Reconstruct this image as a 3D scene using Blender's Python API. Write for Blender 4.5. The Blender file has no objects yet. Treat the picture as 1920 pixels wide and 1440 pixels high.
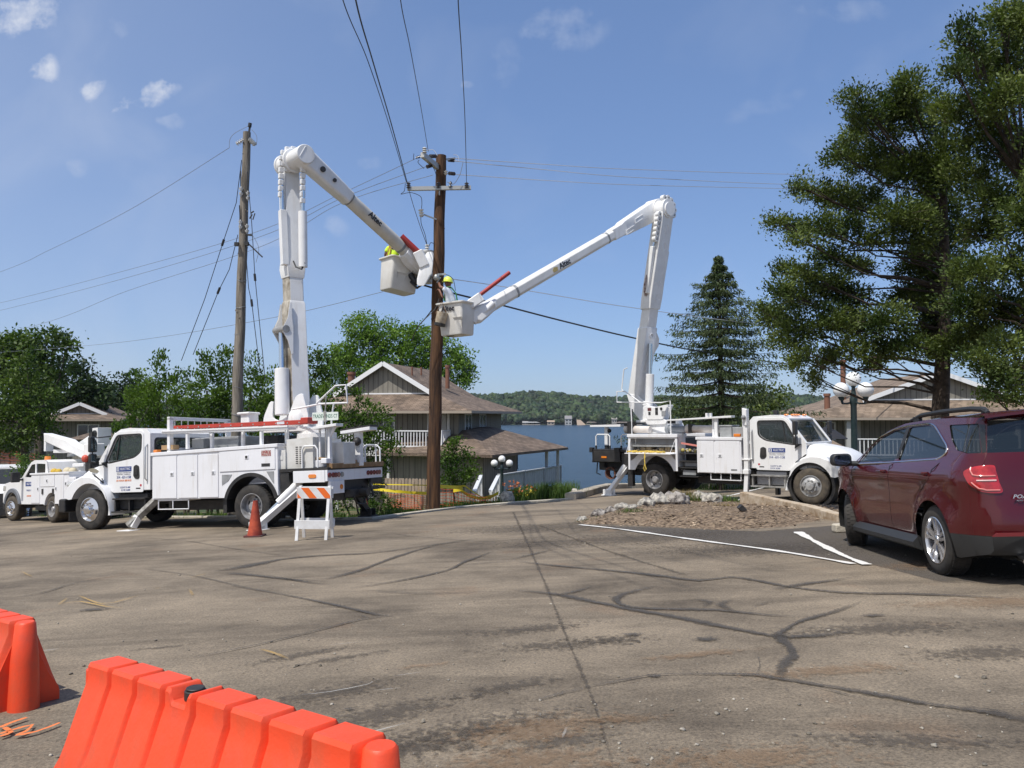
import bpy, math, random
import numpy as np
from mathutils import Vector, Matrix
from mathutils.geometry import delaunay_2d_cdt
R = math.radians
random.seed(7); RNG = np.random.default_rng(11)
sc = bpy.context.scene
COL = sc.collection
# ---------------- camera, world, sun ----------------
F = 1500.0; PIT = math.atan(60/1500.0); EYE = Vector((0, 0, 1.6))
cd = bpy.data.cameras.new('camera'); cam = bpy.data.objects.new('camera', cd); COL.objects.link(cam)
cd.sensor_width = 36; cd.lens = 36*F/1920; cd.clip_start = .05; cd.clip_end = 6000
cam.location = EYE; cam.rotation_euler = (math.pi/2+PIT, 0, 0)
sc.camera = cam
SUN_EL, SUN_DIR = 62.0, Vector((-.52, -.62, 0)).normalized()      # SUN_DIR: horizontally towards the sun
world = bpy.data.worlds.new('World'); sc.world = world; world.use_nodes = True
wn = world.node_tree.nodes; wl = world.node_tree.links
for n in list(wn): wn.remove(n)
def wnode(t, **k):
    n = wn.new(t)
    for a, b in k.items(): setattr(n, a, b)
    return n
wout = wnode('ShaderNodeOutputWorld'); bg = wnode('ShaderNodeBackground'); bg.inputs[1].default_value = 0.12
sky = wnode('ShaderNodeTexSky', sky_type='NISHITA', sun_disc=False, sun_elevation=R(SUN_EL), sun_rotation=math.atan2(SUN_DIR.x, SUN_DIR.y), altitude=200, air_density=1.0, dust_density=0.5, ozone_density=3.0)
def wm(op, a, b=None, c=None):
    n = wnode('ShaderNodeMath', operation=op)
    for i, v in enumerate((a, b, c)):
        if v is None: continue
        if isinstance(v, (int, float)): n.inputs[i].default_value = v
        else: wl.new(v, n.inputs[i])
    return n.outputs[0]
tc = wnode('ShaderNodeTexCoord'); sx = wnode('ShaderNodeSeparateXYZ'); wl.new(tc.outputs['Generated'], sx.inputs[0])
yy = wm('MAXIMUM', sx.outputs[1], .05)
U = wm('DIVIDE', sx.outputs[0], yy); V = wm('DIVIDE', sx.outputs[2], yy)
cv = wnode('ShaderNodeCombineXYZ'); wl.new(U, cv.inputs[0]); wl.new(V, cv.inputs[1])
nz = wnode('ShaderNodeTexNoise'); nz.inputs['Scale'].default_value = 26; nz.inputs['Detail'].default_value = 7; nz.inputs['Roughness'].default_value = .62; wl.new(cv.outputs[0], nz.inputs['Vector'])
nz2 = wnode('ShaderNodeTexNoise'); nz2.inputs['Scale'].default_value = 4.5; nz2.inputs['Detail'].default_value = 8; nz2.inputs['Distortion'].default_value = .6; wl.new(cv.outputs[0], nz2.inputs['Vector'])
nw = wnode('ShaderNodeTexNoise'); nw.inputs['Scale'].default_value = 13; nw.inputs['Detail'].default_value = 6; wl.new(cv.outputs[0], nw.inputs['Vector']); sw = wnode('ShaderNodeSeparateXYZ'); wl.new(nw.outputs['Color'], sw.inputs[0])
U0, V0 = U, V; U = wm('MULTIPLY_ADD', wm('SUBTRACT', sw.outputs[0], .5), .075, U); V = wm('MULTIPLY_ADD', wm('SUBTRACT', sw.outputs[1], .5), .05, V)
tot = None
for (cx, cy, a, b, rot, amp) in [(72, 124, 34, 46, -.25, .75), (160, 163, 26, 26, .5, .6), (268, 176, 76, 30, .42, .75), (35, 16, 80, 40, .1, .7), (130, 305, 40, 22, 0, .2), (312, 228, 30, 14, 0, .2),
                                 (1060, 45, 95, 60, .2, .2), (940, 105, 60, 50, .9, .12), (625, 428, 34, 30, 0, .2), (520, 450, 60, 22, 0, .16), (680, 300, 40, 16, 0, .12), (1590, 8, 120, 22, 0, .14), (1450, 190, 110, 26, .25, .1), (875, 150, 16, 12, 0, .25), (210, 45, 40, 20, .4, .2)]:
    u0, v0 = (cx-960)/F, (780-cy)/F
    du = wm('SUBTRACT', U, u0); dv = wm('SUBTRACT', V, v0); c_, s_ = math.cos(rot), math.sin(rot)
    p = wm('MULTIPLY_ADD', dv, s_, wm('MULTIPLY', du, c_)); q = wm('MULTIPLY_ADD', dv, c_, wm('MULTIPLY', du, -s_))
    r2 = wm('ADD', wm('POWER', wm('ABSOLUTE', wm('DIVIDE', p, a/F)), 2), wm('POWER', wm('ABSOLUTE', wm('DIVIDE', q, b/F)), 2))
    m_ = wm('MAXIMUM', wm('SUBTRACT', 1.15, r2), 0)
    n_ = wm('MULTIPLY', wm('MAXIMUM', wm('SUBTRACT', wm('MULTIPLY_ADD', wm('MINIMUM', m_, 1), .30, nz.outputs['Fac']), .66), 0), 3.4*amp)
    n_ = wm('MULTIPLY', n_, wm('MINIMUM', wm('MULTIPLY', m_, 1.3), 1))
    tot = n_ if tot is None else wm('ADD', tot, n_)
wisp = wm('MULTIPLY', wm('MAXIMUM', wm('SUBTRACT', nz2.outputs['Fac'], .50), 0), .45)
hz_ = wm('MULTIPLY', wm('MAXIMUM', wm('MULTIPLY_ADD', U0, -1, -.05), 0), .26); wisp = wm('ADD', wisp, wm('MULTIPLY', hz_, wm('ADD', nz2.outputs['Fac'], .5)))
tot = wm('MINIMUM', wm('ADD', tot, wisp), .9)
mixw = wnode('ShaderNodeMixRGB'); wl.new(tot, mixw.inputs[0]); gm = wnode('ShaderNodeGamma'); gm.inputs[1].default_value = .6; wl.new(sky.outputs[0], gm.inputs[0]); tn = wnode('ShaderNodeMixRGB', blend_type='MULTIPLY'); tn.inputs[0].default_value = 1; tn.inputs[2].default_value = (1.16, 1.44, 1.98, 1); wl.new(gm.outputs[0], tn.inputs[1]); wl.new(tn.outputs[0], mixw.inputs[1]); mixw.inputs[2].default_value = (5.6, 5.9, 6.6, 1)
wl.new(mixw.outputs[0], bg.inputs[0]); wl.new(bg.outputs[0], wout.inputs[0])
sl = bpy.data.lights.new('sun', 'SUN'); sl.energy = 4.2; sl.angle = R(.53); sl.color = (1, .96, .9)
so = bpy.data.objects.new('sun', sl); COL.objects.link(so)
so.rotation_euler = (-(SUN_DIR*math.cos(R(SUN_EL))+Vector((0, 0, math.sin(R(SUN_EL)))))).to_track_quat('-Z', 'Y').to_euler()
so.location = (0, 0, 30)
sc.view_settings.view_transform = 'Standard'; sc.view_settings.look = 'None'; sc.view_settings.exposure = 0.12; sc.view_settings.gamma = 1
sc.render.engine = 'CYCLES'
try:
    sc.cycles.max_bounces = 6; sc.cycles.transparent_max_bounces = 12; sc.cycles.caustics_reflective = False; sc.cycles.caustics_refractive = False
except Exception: pass
# ---------------- helpers ----------------
CP, SP = math.cos(PIT), math.sin(PIT)
def ray(px, py):
    x = (px-960)/F; y = (720-py)/F
    return Vector((x, CP-y*SP, SP+y*CP))
def P(px, py, D):
    d = ray(px, py); return EYE+d*(D/d.y)
def sstep(a, b, x):
    t = min(1, max(0, (x-a)/(b-a))); return t*t*(3-2*t)
def H(x, y):       # height of the paved lot
    z = .22+.04*max(-30, min(12, x))-.05*max(0, min(32, y))
    z -= .27*sstep(3.2, 8, x)*sstep(14.5, 21, y)
    z -= .13*sstep(-10, -14, x)
    return z
def G(px, py, dz=0):
    d = ray(px, py); t = 5.0
    for _ in range(60):
        p = EYE+d*t; e = p.z-(H(p.x, p.y)+dz)
        t += e/(-d.z+.05*d.y)*.8
    return EYE+d*t
MATS = {}
def nd(nt, t, **k):
    n = nt.nodes.new(t)
    for a, b in k.items(): setattr(n, a, b)
    return n
def mat(name, col, rough=.5, metal=0, col2=None, ns=4.0, amt=(.4, .62), bump=0, bs=40, coat=0, spec=.5, trans=0, alpha=1, emis=0, island=0, detail=5):
    if name in MATS: return MATS[name]
    m = bpy.data.materials.new(name); m.use_nodes = True; nt = m.node_tree; b = nt.nodes['Principled BSDF']
    b.inputs['Roughness'].default_value = rough; b.inputs['Metallic'].default_value = metal
    b.inputs['Coat Weight'].default_value = coat; b.inputs['Coat Roughness'].default_value = .04
    b.inputs['Specular IOR Level'].default_value = spec
    b.inputs['Transmission Weight'].default_value = trans; b.inputs['Alpha'].default_value = alpha
    b.inputs['Base Color'].default_value = (*col, 1)
    tcn = nd(nt, 'ShaderNodeTexCoord')
    out = None
    if col2 is not None:
        n = nd(nt, 'ShaderNodeTexNoise'); n.inputs['Scale'].default_value = ns; n.inputs['Detail'].default_value = detail; n.inputs['Roughness'].default_value = .6
        nt.links.new(tcn.outputs['Object'], n.inputs['Vector'])
        r = nd(nt, 'ShaderNodeValToRGB'); r.color_ramp.elements[0].position = amt[0]; r.color_ramp.elements[1].position = amt[1]
        r.color_ramp.elements[0].color = (*col, 1); r.color_ramp.elements[1].color = (*col2, 1)
        nt.links.new(n.outputs['Fac'], r.inputs[0]); out = r.outputs[0]
    if island:
        g = nd(nt, 'ShaderNodeNewGeometry'); h = nd(nt, 'ShaderNodeHueSaturation')
        mr = nd(nt, 'ShaderNodeMapRange'); mr.inputs[3].default_value = 1-island; mr.inputs[4].default_value = 1+island
        nt.links.new(g.outputs['Random Per Island'], mr.inputs[0]); nt.links.new(mr.outputs[0], h.inputs['Value'])
        if out is None: h.inputs['Color'].default_value = (*col, 1)
        else: nt.links.new(out, h.inputs['Color'])
        out = h.outputs[0]
    if out is not None: nt.links.new(out, b.inputs['Base Color'])
    if bump:
        n = nd(nt, 'ShaderNodeTexNoise'); n.inputs['Scale'].default_value = bs; n.inputs['Detail'].default_value = 4
        nt.links.new(tcn.outputs['Object'], n.inputs['Vector'])
        bp = nd(nt, 'ShaderNodeBump'); bp.inputs['Strength'].default_value = bump; bp.inputs['Distance'].default_value = .02
        nt.links.new(n.outputs['Fac'], bp.inputs['Height']); nt.links.new(bp.outputs[0], b.inputs['Normal'])
    if emis: b.inputs['Emission Color'].default_value = (*col, 1); b.inputs['Emission Strength'].default_value = emis
    MATS[name] = m; return m
def leafmat(name, col, col2, var=.3, tl=.35, ns=1.2):
    if name in MATS: return MATS[name]
    m = mat(name, col, rough=.55, col2=col2, ns=ns, island=var, spec=.25)
    nt = m.node_tree; b = nt.nodes['Principled BSDF']; o = nt.nodes['Material Output']
    t = nd(nt, 'ShaderNodeBsdfTranslucent'); mx = nd(nt, 'ShaderNodeMixShader'); mx.inputs[0].default_value = tl
    src = b.inputs['Base Color'].links[0].from_socket
    h = nd(nt, 'ShaderNodeMixRGB', blend_type='MULTIPLY'); h.inputs[0].default_value = 1; h.inputs[2].default_value = (1.15, 1.35, .5, 1)
    nt.links.new(src, h.inputs[1]); nt.links.new(h.outputs[0], t.inputs[0])
    nt.links.new(b.outputs[0], mx.inputs[1]); nt.links.new(t.outputs[0], mx.inputs[2]); nt.links.new(mx.outputs[0], o.inputs[0])
    return m
def frame_between(p0, p1, up=(0, 0, 1)):
    z = (Vector(p1)-Vector(p0)).normalized(); u = Vector(up)
    if abs(z.dot(u)) > .98: u = Vector((1, 0, 0)) if abs(z.x) < .9 else Vector((0, 1, 0))
    x = u.cross(z).normalized(); y = z.cross(x)
    M = Matrix((x, y, z)).transposed().to_4x4(); M.translation = Vector(p0); return M
class MB:
    def __init__(s): s.v = []; s.f = []; s.m = []; s.k = 0
    def add(s, vs, fs, mi=None, M=None):
        o = len(s.v); mi = s.k if mi is None else mi
        s.v += [tuple(M @ Vector(p)) if M is not None else tuple(p) for p in vs]
        s.f += [tuple(i+o for i in f) for f in fs]; s.m += [mi]*len(fs); return s
    def bx(s, x0, x1, y0, y1, z0, z1, mi=None, M=None):
        x0, x1 = sorted((x0, x1)); y0, y1 = sorted((y0, y1)); z0, z1 = sorted((z0, z1))
        v = [(x, y, z) for x in (x0, x1) for y in (y0, y1) for z in (z0, z1)]
        return s.add(v, [(0, 1, 3, 2), (4, 6, 7, 5), (0, 4, 5, 1), (2, 3, 7, 6), (0, 2, 6, 4), (1, 5, 7, 3)], mi, M)
    def bar(s, p0, p1, w, h=None, mi=None, up=(0, 0, 1), w1=None, h1=None):   # rectangular bar from p0 to p1, w across, h along 'up'
        h = w if h is None else h; w1 = w if w1 is None else w1; h1 = h if h1 is None else h1
        M = frame_between(p0, p1, up); L = (Vector(p1)-Vector(p0)).length
        v = [(-w/2, -h/2, 0), (w/2, -h/2, 0), (w/2, h/2, 0), (-w/2, h/2, 0), (-w1/2, -h1/2, L), (w1/2, -h1/2, L), (w1/2, h1/2, L), (-w1/2, h1/2, L)]
        return s.add(v, [(0, 3, 2, 1), (4, 5, 6, 7), (0, 1, 5, 4), (1, 2, 6, 5), (2, 3, 7, 6), (3, 0, 4, 7)], mi, M)
    def prism(s, poly, a, b, axis='y', mi=None, M=None):     # poly of (x,z) pushed along y (or (x,y) along z, (y,z) along x)
        n = len(poly)
        def c(p, t): return (p[0], t, p[1]) if axis == 'y' else ((p[0], p[1], t) if axis == 'z' else (t, p[0], p[1]))
        ar = sum(poly[i][0]*poly[(i+1) % n][1]-poly[(i+1) % n][0]*poly[i][1] for i in range(n))
        pl = list(poly) if ar > 0 else list(poly)[::-1]
        if a > b: a, b = b, a
        v = [c(p, a) for p in pl]+[c(p, b) for p in pl]
        f = [tuple(range(n)), tuple(range(2*n-1, n-1, -1))]+[(i, i+n, (i+1) % n+n, (i+1) % n) for i in range(n)]
        if axis != 'y': f = [t[::-1] for t in f]
        return s.add(v, f, mi, M)
    def plate(s, outer, holes, a, b, axis='y', mi=None, M=None):   # prism with holes
        pts = [Vector(p) for p in outer]; ed = [(i, (i+1) % len(outer)) for i in range(len(outer))]
        for h in holes:
            o = len(pts); pts += [Vector(p) for p in h]; ed += [(o+i, o+(i+1) % len(h)) for i in range(len(h))]
        vs, es, fs, *_ = delaunay_2d_cdt(pts, ed, [], 1, 1e-5)
        def inside(p, poly):
            c = False; n = len(poly)
            for i in range(n):
                x1, y1 = poly[i]; x2, y2 = poly[(i+1) % n]
                if (y1 > p[1]) != (y2 > p[1]) and p[0] < (x2-x1)*(p[1]-y1)/(y2-y1)+x1: c = not c
            return c
        fs = [f for f in fs if not any(inside(sum((vs[i] for i in f), Vector((0, 0)))/len(f), h) for h in holes) and inside(sum((vs[i] for i in f), Vector((0, 0)))/len(f), outer)]
        def c(p, t): return (p[0], t, p[1]) if axis == 'y' else ((p[0], p[1], t) if axis == 'z' else (t, p[0], p[1]))
        n = len(vs); V_ = [c(p, a) for p in vs]+[c(p, b) for p in vs]; F_ = [tuple(f) for f in fs]+[tuple(i+n for i in f[::-1]) for f in fs]
        cnt = {}
        for f in fs:
            for i in range(len(f)): cnt[(f[i], f[(i+1) % len(f)])] = 1
        for (i, j) in cnt:
            if (j, i) not in cnt: F_.append((j, i, i+n, j+n))
        return s.add(V_, F_, mi, M)
    def cyl(s, p0, p1, r0, r1=None, n=16, mi=None, caps=True):
        return s.tube([p0, p1], [r0, r0 if r1 is None else r1], n, mi, caps)
    def tube(s, pts, r, n=8, mi=None, caps=True):
        pts = [Vector(p) for p in pts]; rs = r if isinstance(r, (list, tuple)) else [r]*len(pts)
        o = []; last = None
        for i, p in enumerate(pts):
            t = (pts[min(i+1, len(pts)-1)]-pts[max(i-1, 0)]).normalized()
            if last is None:
                u = Vector((0, 0, 1)) if abs(t.z) < .9 else Vector((1, 0, 0)); x = u.cross(t).normalized()
            else: x = (last-t*last.dot(t)).normalized()
            last = x; y = t.cross(x)
            for k in range(n):
                a = 2*math.pi*k/n; o.append(p+(x*math.cos(a)+y*math.sin(a))*rs[i])
        f = []
        for i in range(len(pts)-1):
            for k in range(n): f.append((i*n+k, i*n+(k+1) % n, (i+1)*n+(k+1) % n, (i+1)*n+k))
        if caps: f += [tuple(range(n-1, -1, -1)), tuple((len(pts)-1)*n+k for k in range(n))]
        return s.add(o, f, mi)
    def lathe(s, prof, M=None, n=24, mi=None, closed=False):    # prof of (r,h) about +Z of M
        o = []; f = []; L = len(prof)
        for (r, h) in prof:
            for k in range(n): a = 2*math.pi*k/n; o.append((r*math.cos(a), r*math.sin(a), h))
        for i in range(L-1+(1 if closed else 0)):
            j = (i+1) % L
            for k in range(n): f.append((i*n+k, i*n+(k+1) % n, j*n+(k+1) % n, j*n+k))
        return s.add(o, f, mi, M)
    def ball(s, c, r, n=16, m=10, mi=None, sc_=(1, 1, 1)):
        o = []; f = []
        for i in range(m+1):
            th = math.pi*i/m
            for k in range(n):
                a = 2*math.pi*k/n; o.append((c[0]+r*sc_[0]*math.sin(th)*math.cos(a), c[1]+r*sc_[1]*math.sin(th)*math.sin(a), c[2]+r*sc_[2]*math.cos(th)))
        for i in range(m):
            for k in range(n): f.append((i*n+k, (i+1)*n+k, (i+1)*n+(k+1) % n, i*n+(k+1) % n))
        return s.add(o, f, mi)
    def loft(s, rings, mi=None, caps=True, closed=True):
        n = len(rings[0]); o = [p for r in rings for p in r]; f = []
        for i in range(len(rings)-1):
            for k in range(n if closed else n-1): f.append((i*n+k, i*n+(k+1) % n, (i+1)*n+(k+1) % n, (i+1)*n+k))
        if caps: f += [tuple(range(n-1, -1, -1)), tuple((len(rings)-1)*n+k for k in range(n))]
        return s.add(o, f, mi)
    def build(s, name, mats, parent=None, bevel=0, smooth=38, world=False, seg=2, recalc=True, sub=0):
        me = bpy.data.meshes.new(name)
        vs = s.v
        if world and parent is not None:
            Mi = rootM(parent).inverted(); vs = [tuple(Mi @ Vector(p)) for p in vs]
        me.from_pydata(vs, [], s.f)
        for m in (mats if isinstance(mats, (list, tuple)) else [mats]): me.materials.append(m)
        me.polygons.foreach_set('material_index', s.m)
        if recalc:
            import bmesh
            b = bmesh.new(); b.from_mesh(me); bmesh.ops.remove_doubles(b, verts=b.verts, dist=1e-6); bmesh.ops.recalc_face_normals(b, faces=b.faces); b.to_mesh(me); b.free()
        if smooth:
            me.polygons.foreach_set('use_smooth', [True]*len(me.polygons)); me.set_sharp_from_angle(angle=R(smooth))
        me.update()
        o = bpy.data.objects.new(name, me); COL.objects.link(o)
        if parent is not None: o.parent = parent
        if bevel:
            mo = o.modifiers.new('bevel', 'BEVEL'); mo.width = bevel; mo.segments = seg; mo.limit_method = 'ANGLE'; mo.angle_limit = R(35); mo.harden_normals = True
        if sub:
            mo = o.modifiers.new('sub', 'SUBSURF'); mo.levels = sub; mo.render_levels = sub
        return o
WM = {}
def rootM(p):
    while p.name not in WM: p = p.parent
    return WM[p.name]
def tag(o, label=None, cat=None, group=None, kind=None):
    if label: o['label'] = label
    if cat: o['category'] = cat
    if group: o['group'] = group
    if kind: o['kind'] = kind
    return o
def thing(name, label, cat, M=None, group=None):
    o = bpy.data.objects.new(name, None); COL.objects.link(o)
    M = Matrix() if M is None else (M if isinstance(M, Matrix) else Matrix.Translation(Vector(M)))
    o.matrix_world = M; o.empty_display_size = .3; WM[o.name] = M.copy()
    return tag(o, label, cat, group)
def fastmesh(name, verts, faces, mats, mi=None, parent=None, smooth=False, world=False):   # numpy arrays, all faces the same size
    me = bpy.data.meshes.new(name); verts = np.asarray(verts, dtype=np.float64); faces = np.asarray(faces, dtype=np.int32)
    if world and parent is not None:
        Mi = np.array(rootM(parent).inverted()); verts = verts @ Mi[:3, :3].T+Mi[:3, 3]
    me.vertices.add(len(verts)); me.vertices.foreach_set('co', verts.ravel())
    n, k = faces.shape
    me.loops.add(n*k); me.loops.foreach_set('vertex_index', faces.ravel())
    me.polygons.add(n); me.polygons.foreach_set('loop_start', np.arange(n)*k)
    for m in (mats if isinstance(mats, (list, tuple)) else [mats]): me.materials.append(m)
    if mi is not None: me.polygons.foreach_set('material_index', np.asarray(mi, dtype=np.int32))
    if smooth: me.polygons.foreach_set('use_smooth', np.ones(n, dtype=bool))
    me.update(calc_edges=True)
    o = bpy.data.objects.new(name, me); COL.objects.link(o)
    if parent is not None: o.parent = parent
    return o
def text_mesh(txt, size, M, mt, parent, name='lettering', sx=1.0, ext=.002, shear=0, world=False, align='CENTER', bold=0):
    c = bpy.data.curves.new(name, 'FONT'); c.body = txt; c.size = size; c.extrude = ext; c.align_x = align; c.align_y = 'CENTER'; c.shear = shear; c.resolution_u = 2; c.offset = bold
    t = bpy.data.objects.new('tmp', c); COL.objects.link(t)
    me = bpy.data.meshes.new_from_object(t, depsgraph=bpy.context.evaluated_depsgraph_get())
    bpy.data.objects.remove(t); bpy.data.curves.remove(c)
    MM = M @ Matrix.Diagonal((sx, 1, 1, 1))
    if world and parent is not None: MM = rootM(parent).inverted() @ MM
    me.transform(MM); me.name = name; me.materials.clear(); me.materials.append(mt)
    o = bpy.data.objects.new(name, me); COL.objects.link(o)
    if parent is not None: o.parent = parent
    return o
def side_M(x, y, z, s):     # text plane on a truck side: s=+1 the side whose outward normal is +y, s=-1 outward normal is -y (x runs forward)
    X = Vector((-s, 0, 0)); Y = Vector((0, 0, 1)); Z = X.cross(Y)
    M = Matrix((X, Y, Z)).transposed().to_4x4(); M.translation = Vector((x, y, z)); return M
def wire(p0, p1, sag=.3, n=20):
    p0, p1 = Vector(p0), Vector(p1)
    return [p0.lerp(p1, i/n)-Vector((0, 0, 4*sag*(i/n)*(1-i/n))) for i in range(n+1)]
def copy_tree(o, parent=None):
    c = o.copy(); COL.objects.link(c); c.parent = parent
    if parent is None: pass
    for ch in list(o.children): copy_tree(ch, c)
    return c
# ================= GROUND =================
def asphalt_mat():
    m = bpy.data.materials.new('asphalt'); m.use_nodes = True; nt = m.node_tree; b = nt.nodes['Principled BSDF']; L = nt.links
    t = nd(nt, 'ShaderNodeTexCoord'); co = t.outputs['Object']
    def noise(s, d=5, r=.6, vec=None, dist=0):
        n = nd(nt, 'ShaderNodeTexNoise'); n.inputs['Scale'].default_value = s; n.inputs['Detail'].default_value = d; n.inputs['Roughness'].default_value = r; n.inputs['Distortion'].default_value = dist
        L.new(vec or co, n.inputs['Vector']); return n.outputs['Fac']
    def ramp(x, *st):
        r = nd(nt, 'ShaderNodeValToRGB'); e = r.color_ramp.elements
        while len(e) < len(st): e.new(.5)
        for i, (p, c) in enumerate(st): e[i].position = p; e[i].color = (*c, 1)
        L.new(x, r.inputs[0]); return r.outputs[0]
    def mix(a, b_, f, mode='MIX'):
        n = nd(nt, 'ShaderNodeMixRGB', blend_type=mode)
        for i, v in ((0, f), (1, a), (2, b_)):
            if isinstance(v, (int, float)): n.inputs[i].default_value = v
            elif isinstance(v, tuple): n.inputs[i].default_value = (*v, 1)
            else: L.new(v, n.inputs[i])
        return n.outputs[0]
    base = ramp(noise(.45, 8, .68), (.33, (.104, .084, .063)), (.48, (.194, .159, .118)), (.64, (.272, .222, .163)))
    mp = nd(nt, 'ShaderNodeMapping'); mp.inputs['Scale'].default_value = (.22, 1.1, 1); mp.inputs['Rotation'].default_value = (0, 0, .35); L.new(co, mp.inputs[0])
    streak = ramp(noise(1.1, 7, .7, mp.outputs[0], .8), (.38, (.62, .61, .60)), (.52, (1.04, 1.03, 1.01)))
    c = mix(base, streak, .7, 'MULTIPLY')
    rust = ramp(noise(.8, 5, .6), (.60, (0, 0, 0)), (.78, (.7, .7, .7))); c = mix(c, (.22, .14, .085), rust)
    gr = ramp(noise(60, 5, .8), (.32, (.32, .31, .30)), (.5, (1, 1, 1)), (.70, (1.7, 1.65, 1.55))); c = mix(c, gr, .85, 'MULTIPLY')
    v = nd(nt, 'ShaderNodeTexVoronoi'); v.inputs['Scale'].default_value = 55; L.new(co, v.inputs['Vector'])
    sp = ramp(v.outputs['Distance'], (.07, (1, 1, 1)), (.11, (0, 0, 0)))
    vs = nd(nt, 'ShaderNodeSeparateXYZ'); L.new(v.outputs['Color'], vs.inputs[0])
    gt = nd(nt, 'ShaderNodeMath', operation='GREATER_THAN'); gt.inputs[1].default_value = .72; L.new(vs.outputs[0], gt.inputs[0])
    sf = nd(nt, 'ShaderNodeMath', operation='MULTIPLY'); L.new(sp, sf.inputs[0]); L.new(gt.outputs[0], sf.inputs[1])
    c = mix(c, (.34, .31, .27), sf.outputs[0])
    L.new(c, b.inputs['Base Color']); b.inputs['Roughness'].default_value = .88; b.inputs['Specular IOR Level'].default_value = .3
    n = noise(120, 4, .7); bp = nd(nt, 'ShaderNodeBump'); bp.inputs['Strength'].default_value = .55; bp.inputs['Distance'].default_value = .012; L.new(n, bp.inputs['Height'])
    n2 = noise(1.2, 4, .6); bp2 = nd(nt, 'ShaderNodeBump'); bp2.inputs['Strength'].default_value = .35; bp2.inputs['Distance'].default_value = .05; L.new(n2, bp2.inputs['Height']); L.new(bp.outputs[0], bp2.inputs['Normal'])
    L.new(bp2.outputs[0], b.inputs['Normal']); return m
M_ASPH = asphalt_mat()
LOT = [(-70, -25), (40, -25), (60, 0), (60, 36), (30, 35), (16, 31.5), (9, 31), (5.2, 32), (3.7, 30.5), (2.6, 27.5), (1.95, 24.2), (1.3, 23.9), (0, 23.3), (-1.4, 22.3), (-2.1, 21.2), (-3.3, 19.3), (-4.6, 19.6), (-6.2, 21.3), (-9.5, 23), (-13, 26.5), (-19, 31), (-30, 37), (-70, 45)]
def pip(p, poly):
    c = False; n = len(poly)
    for i in range(n):
        x1, y1 = poly[i]; x2, y2 = poly[(i+1) % n]
        if (y1 > p[1]) != (y2 > p[1]) and p[0] < (x2-x1)*(p[1]-y1)/(y2-y1)+x1: c = not c
    return c
def sheet(name, poly, m, dz, step=1.0, hf=H, label=None):
    pts = []; n = len(poly)
    for i in range(n):
        a, b = Vector(poly[i]), Vector(poly[(i+1) % n]); k = max(1, int((b-a).length/step))
        pts += [a.lerp(b, j/k) for j in range(k)]
    ed = [(i, (i+1) % len(pts)) for i in range(len(pts))]
    xs = [p[0] for p in poly]; ys = [p[1] for p in poly]
    x = min(xs)+step/2
    while x < max(xs):
        y = min(ys)+step/2
        while y < max(ys):
            if pip((x, y), poly): pts.append(Vector((x+.01*math.sin(y*7), y)))
            y += step
        x += step
    vs, e, fs, *_ = delaunay_2d_cdt(pts, ed, [], 1, 1e-4)
    mb = MB(); mb.add([(v.x, v.y, hf(v.x, v.y)+dz) for v in vs], [f for f in fs if pip(tuple(sum((vs[i] for i in f), Vector((0, 0)))/len(f)), poly)])
    o = mb.build(name, m, smooth=60, recalc=False); return o
near = [(x, y) for x, y in LOT]
tag(sheet('asphalt_lot', near, M_ASPH, 0, 1.5), kind='structure')
# terrain under and beyond the lot
def lotdist(x, y):
    p = Vector((x, y)); d = 1e9
    for i in range(len(LOT)):
        a = Vector(LOT[i]); b = Vector(LOT[(i+1) % len(LOT)]); ab = b-a; t = max(0, min(1, (p-a).dot(ab)/ab.length_squared)); d = min(d, (a+ab*t-p).length)
    return -d if pip((x, y), LOT) else d
WATER = -7.4
def T(x, y):
    d = lotdist(x, y); h = H(x, y)
    if d < 0: return h-.07-.25*sstep(0, 1.5, -d)
    plat = -3.5
    if x < -9: plat = -3.5+1.4*sstep(-9, -17, x)
    if x > 10: plat = -3.5+2.5*sstep(10, 16, x)
    reach = 10 if x < 16 else 6
    z = h-.05+(plat-h)*sstep(.6, reach+4, d)
    if y > 40: z = min(z, plat)
    sh = 58+30*sstep(-12, -30, x)+2*math.sin(x*.3)
    if x > 30: sh += (x-30)*.5
    z += (WATER-2.5-plat)*sstep(sh-8, sh+12, y)
    z += .10*math.sin(x*1.3+y*.7)*math.sin(y*1.1-x*.4)*sstep(.5, 3, d)
    return z
gx = sorted(set([-700, -450, -300, -200, -150, -110, -90]+[-75+i*1.5 for i in range(94)]+[66, 75, 90, 120, 170, 250, 400, 700])); gy = sorted(set([-40, -20, 0, 8]+[14+i*1.2 for i in range(52)]+[80, 90, 100, 120]))
tv = [(x, y, T(x, y)) for y in gy for x in gx]; nx = len(gx)
tf = [(j*nx+i, j*nx+i+1, (j+1)*nx+i+1, (j+1)*nx+i) for j in range(len(gy)-1) for i in range(nx-1)]
earth = mat('earth_grass', (.045, .07, .02), .95, col2=(.16, .12, .07), ns=.9, amt=(.45, .62), bump=.8, bs=14)
tag(fastmesh('ground_slope', tv, tf, earth, smooth=True), kind='structure')
wm_ = mat('lake_water', (.010, .028, .048), .2, spec=.5); nt = wm_.node_tree; b_ = nt.nodes['Principled BSDF']; b_.inputs['IOR'].default_value = 1.33
tcw = nd(nt, 'ShaderNodeTexCoord'); mpw = nd(nt, 'ShaderNodeMapping'); mpw.inputs['Scale'].default_value = (.55, 1.5, 1); nt.links.new(tcw.outputs['Object'], mpw.inputs[0])
prev = None
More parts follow.
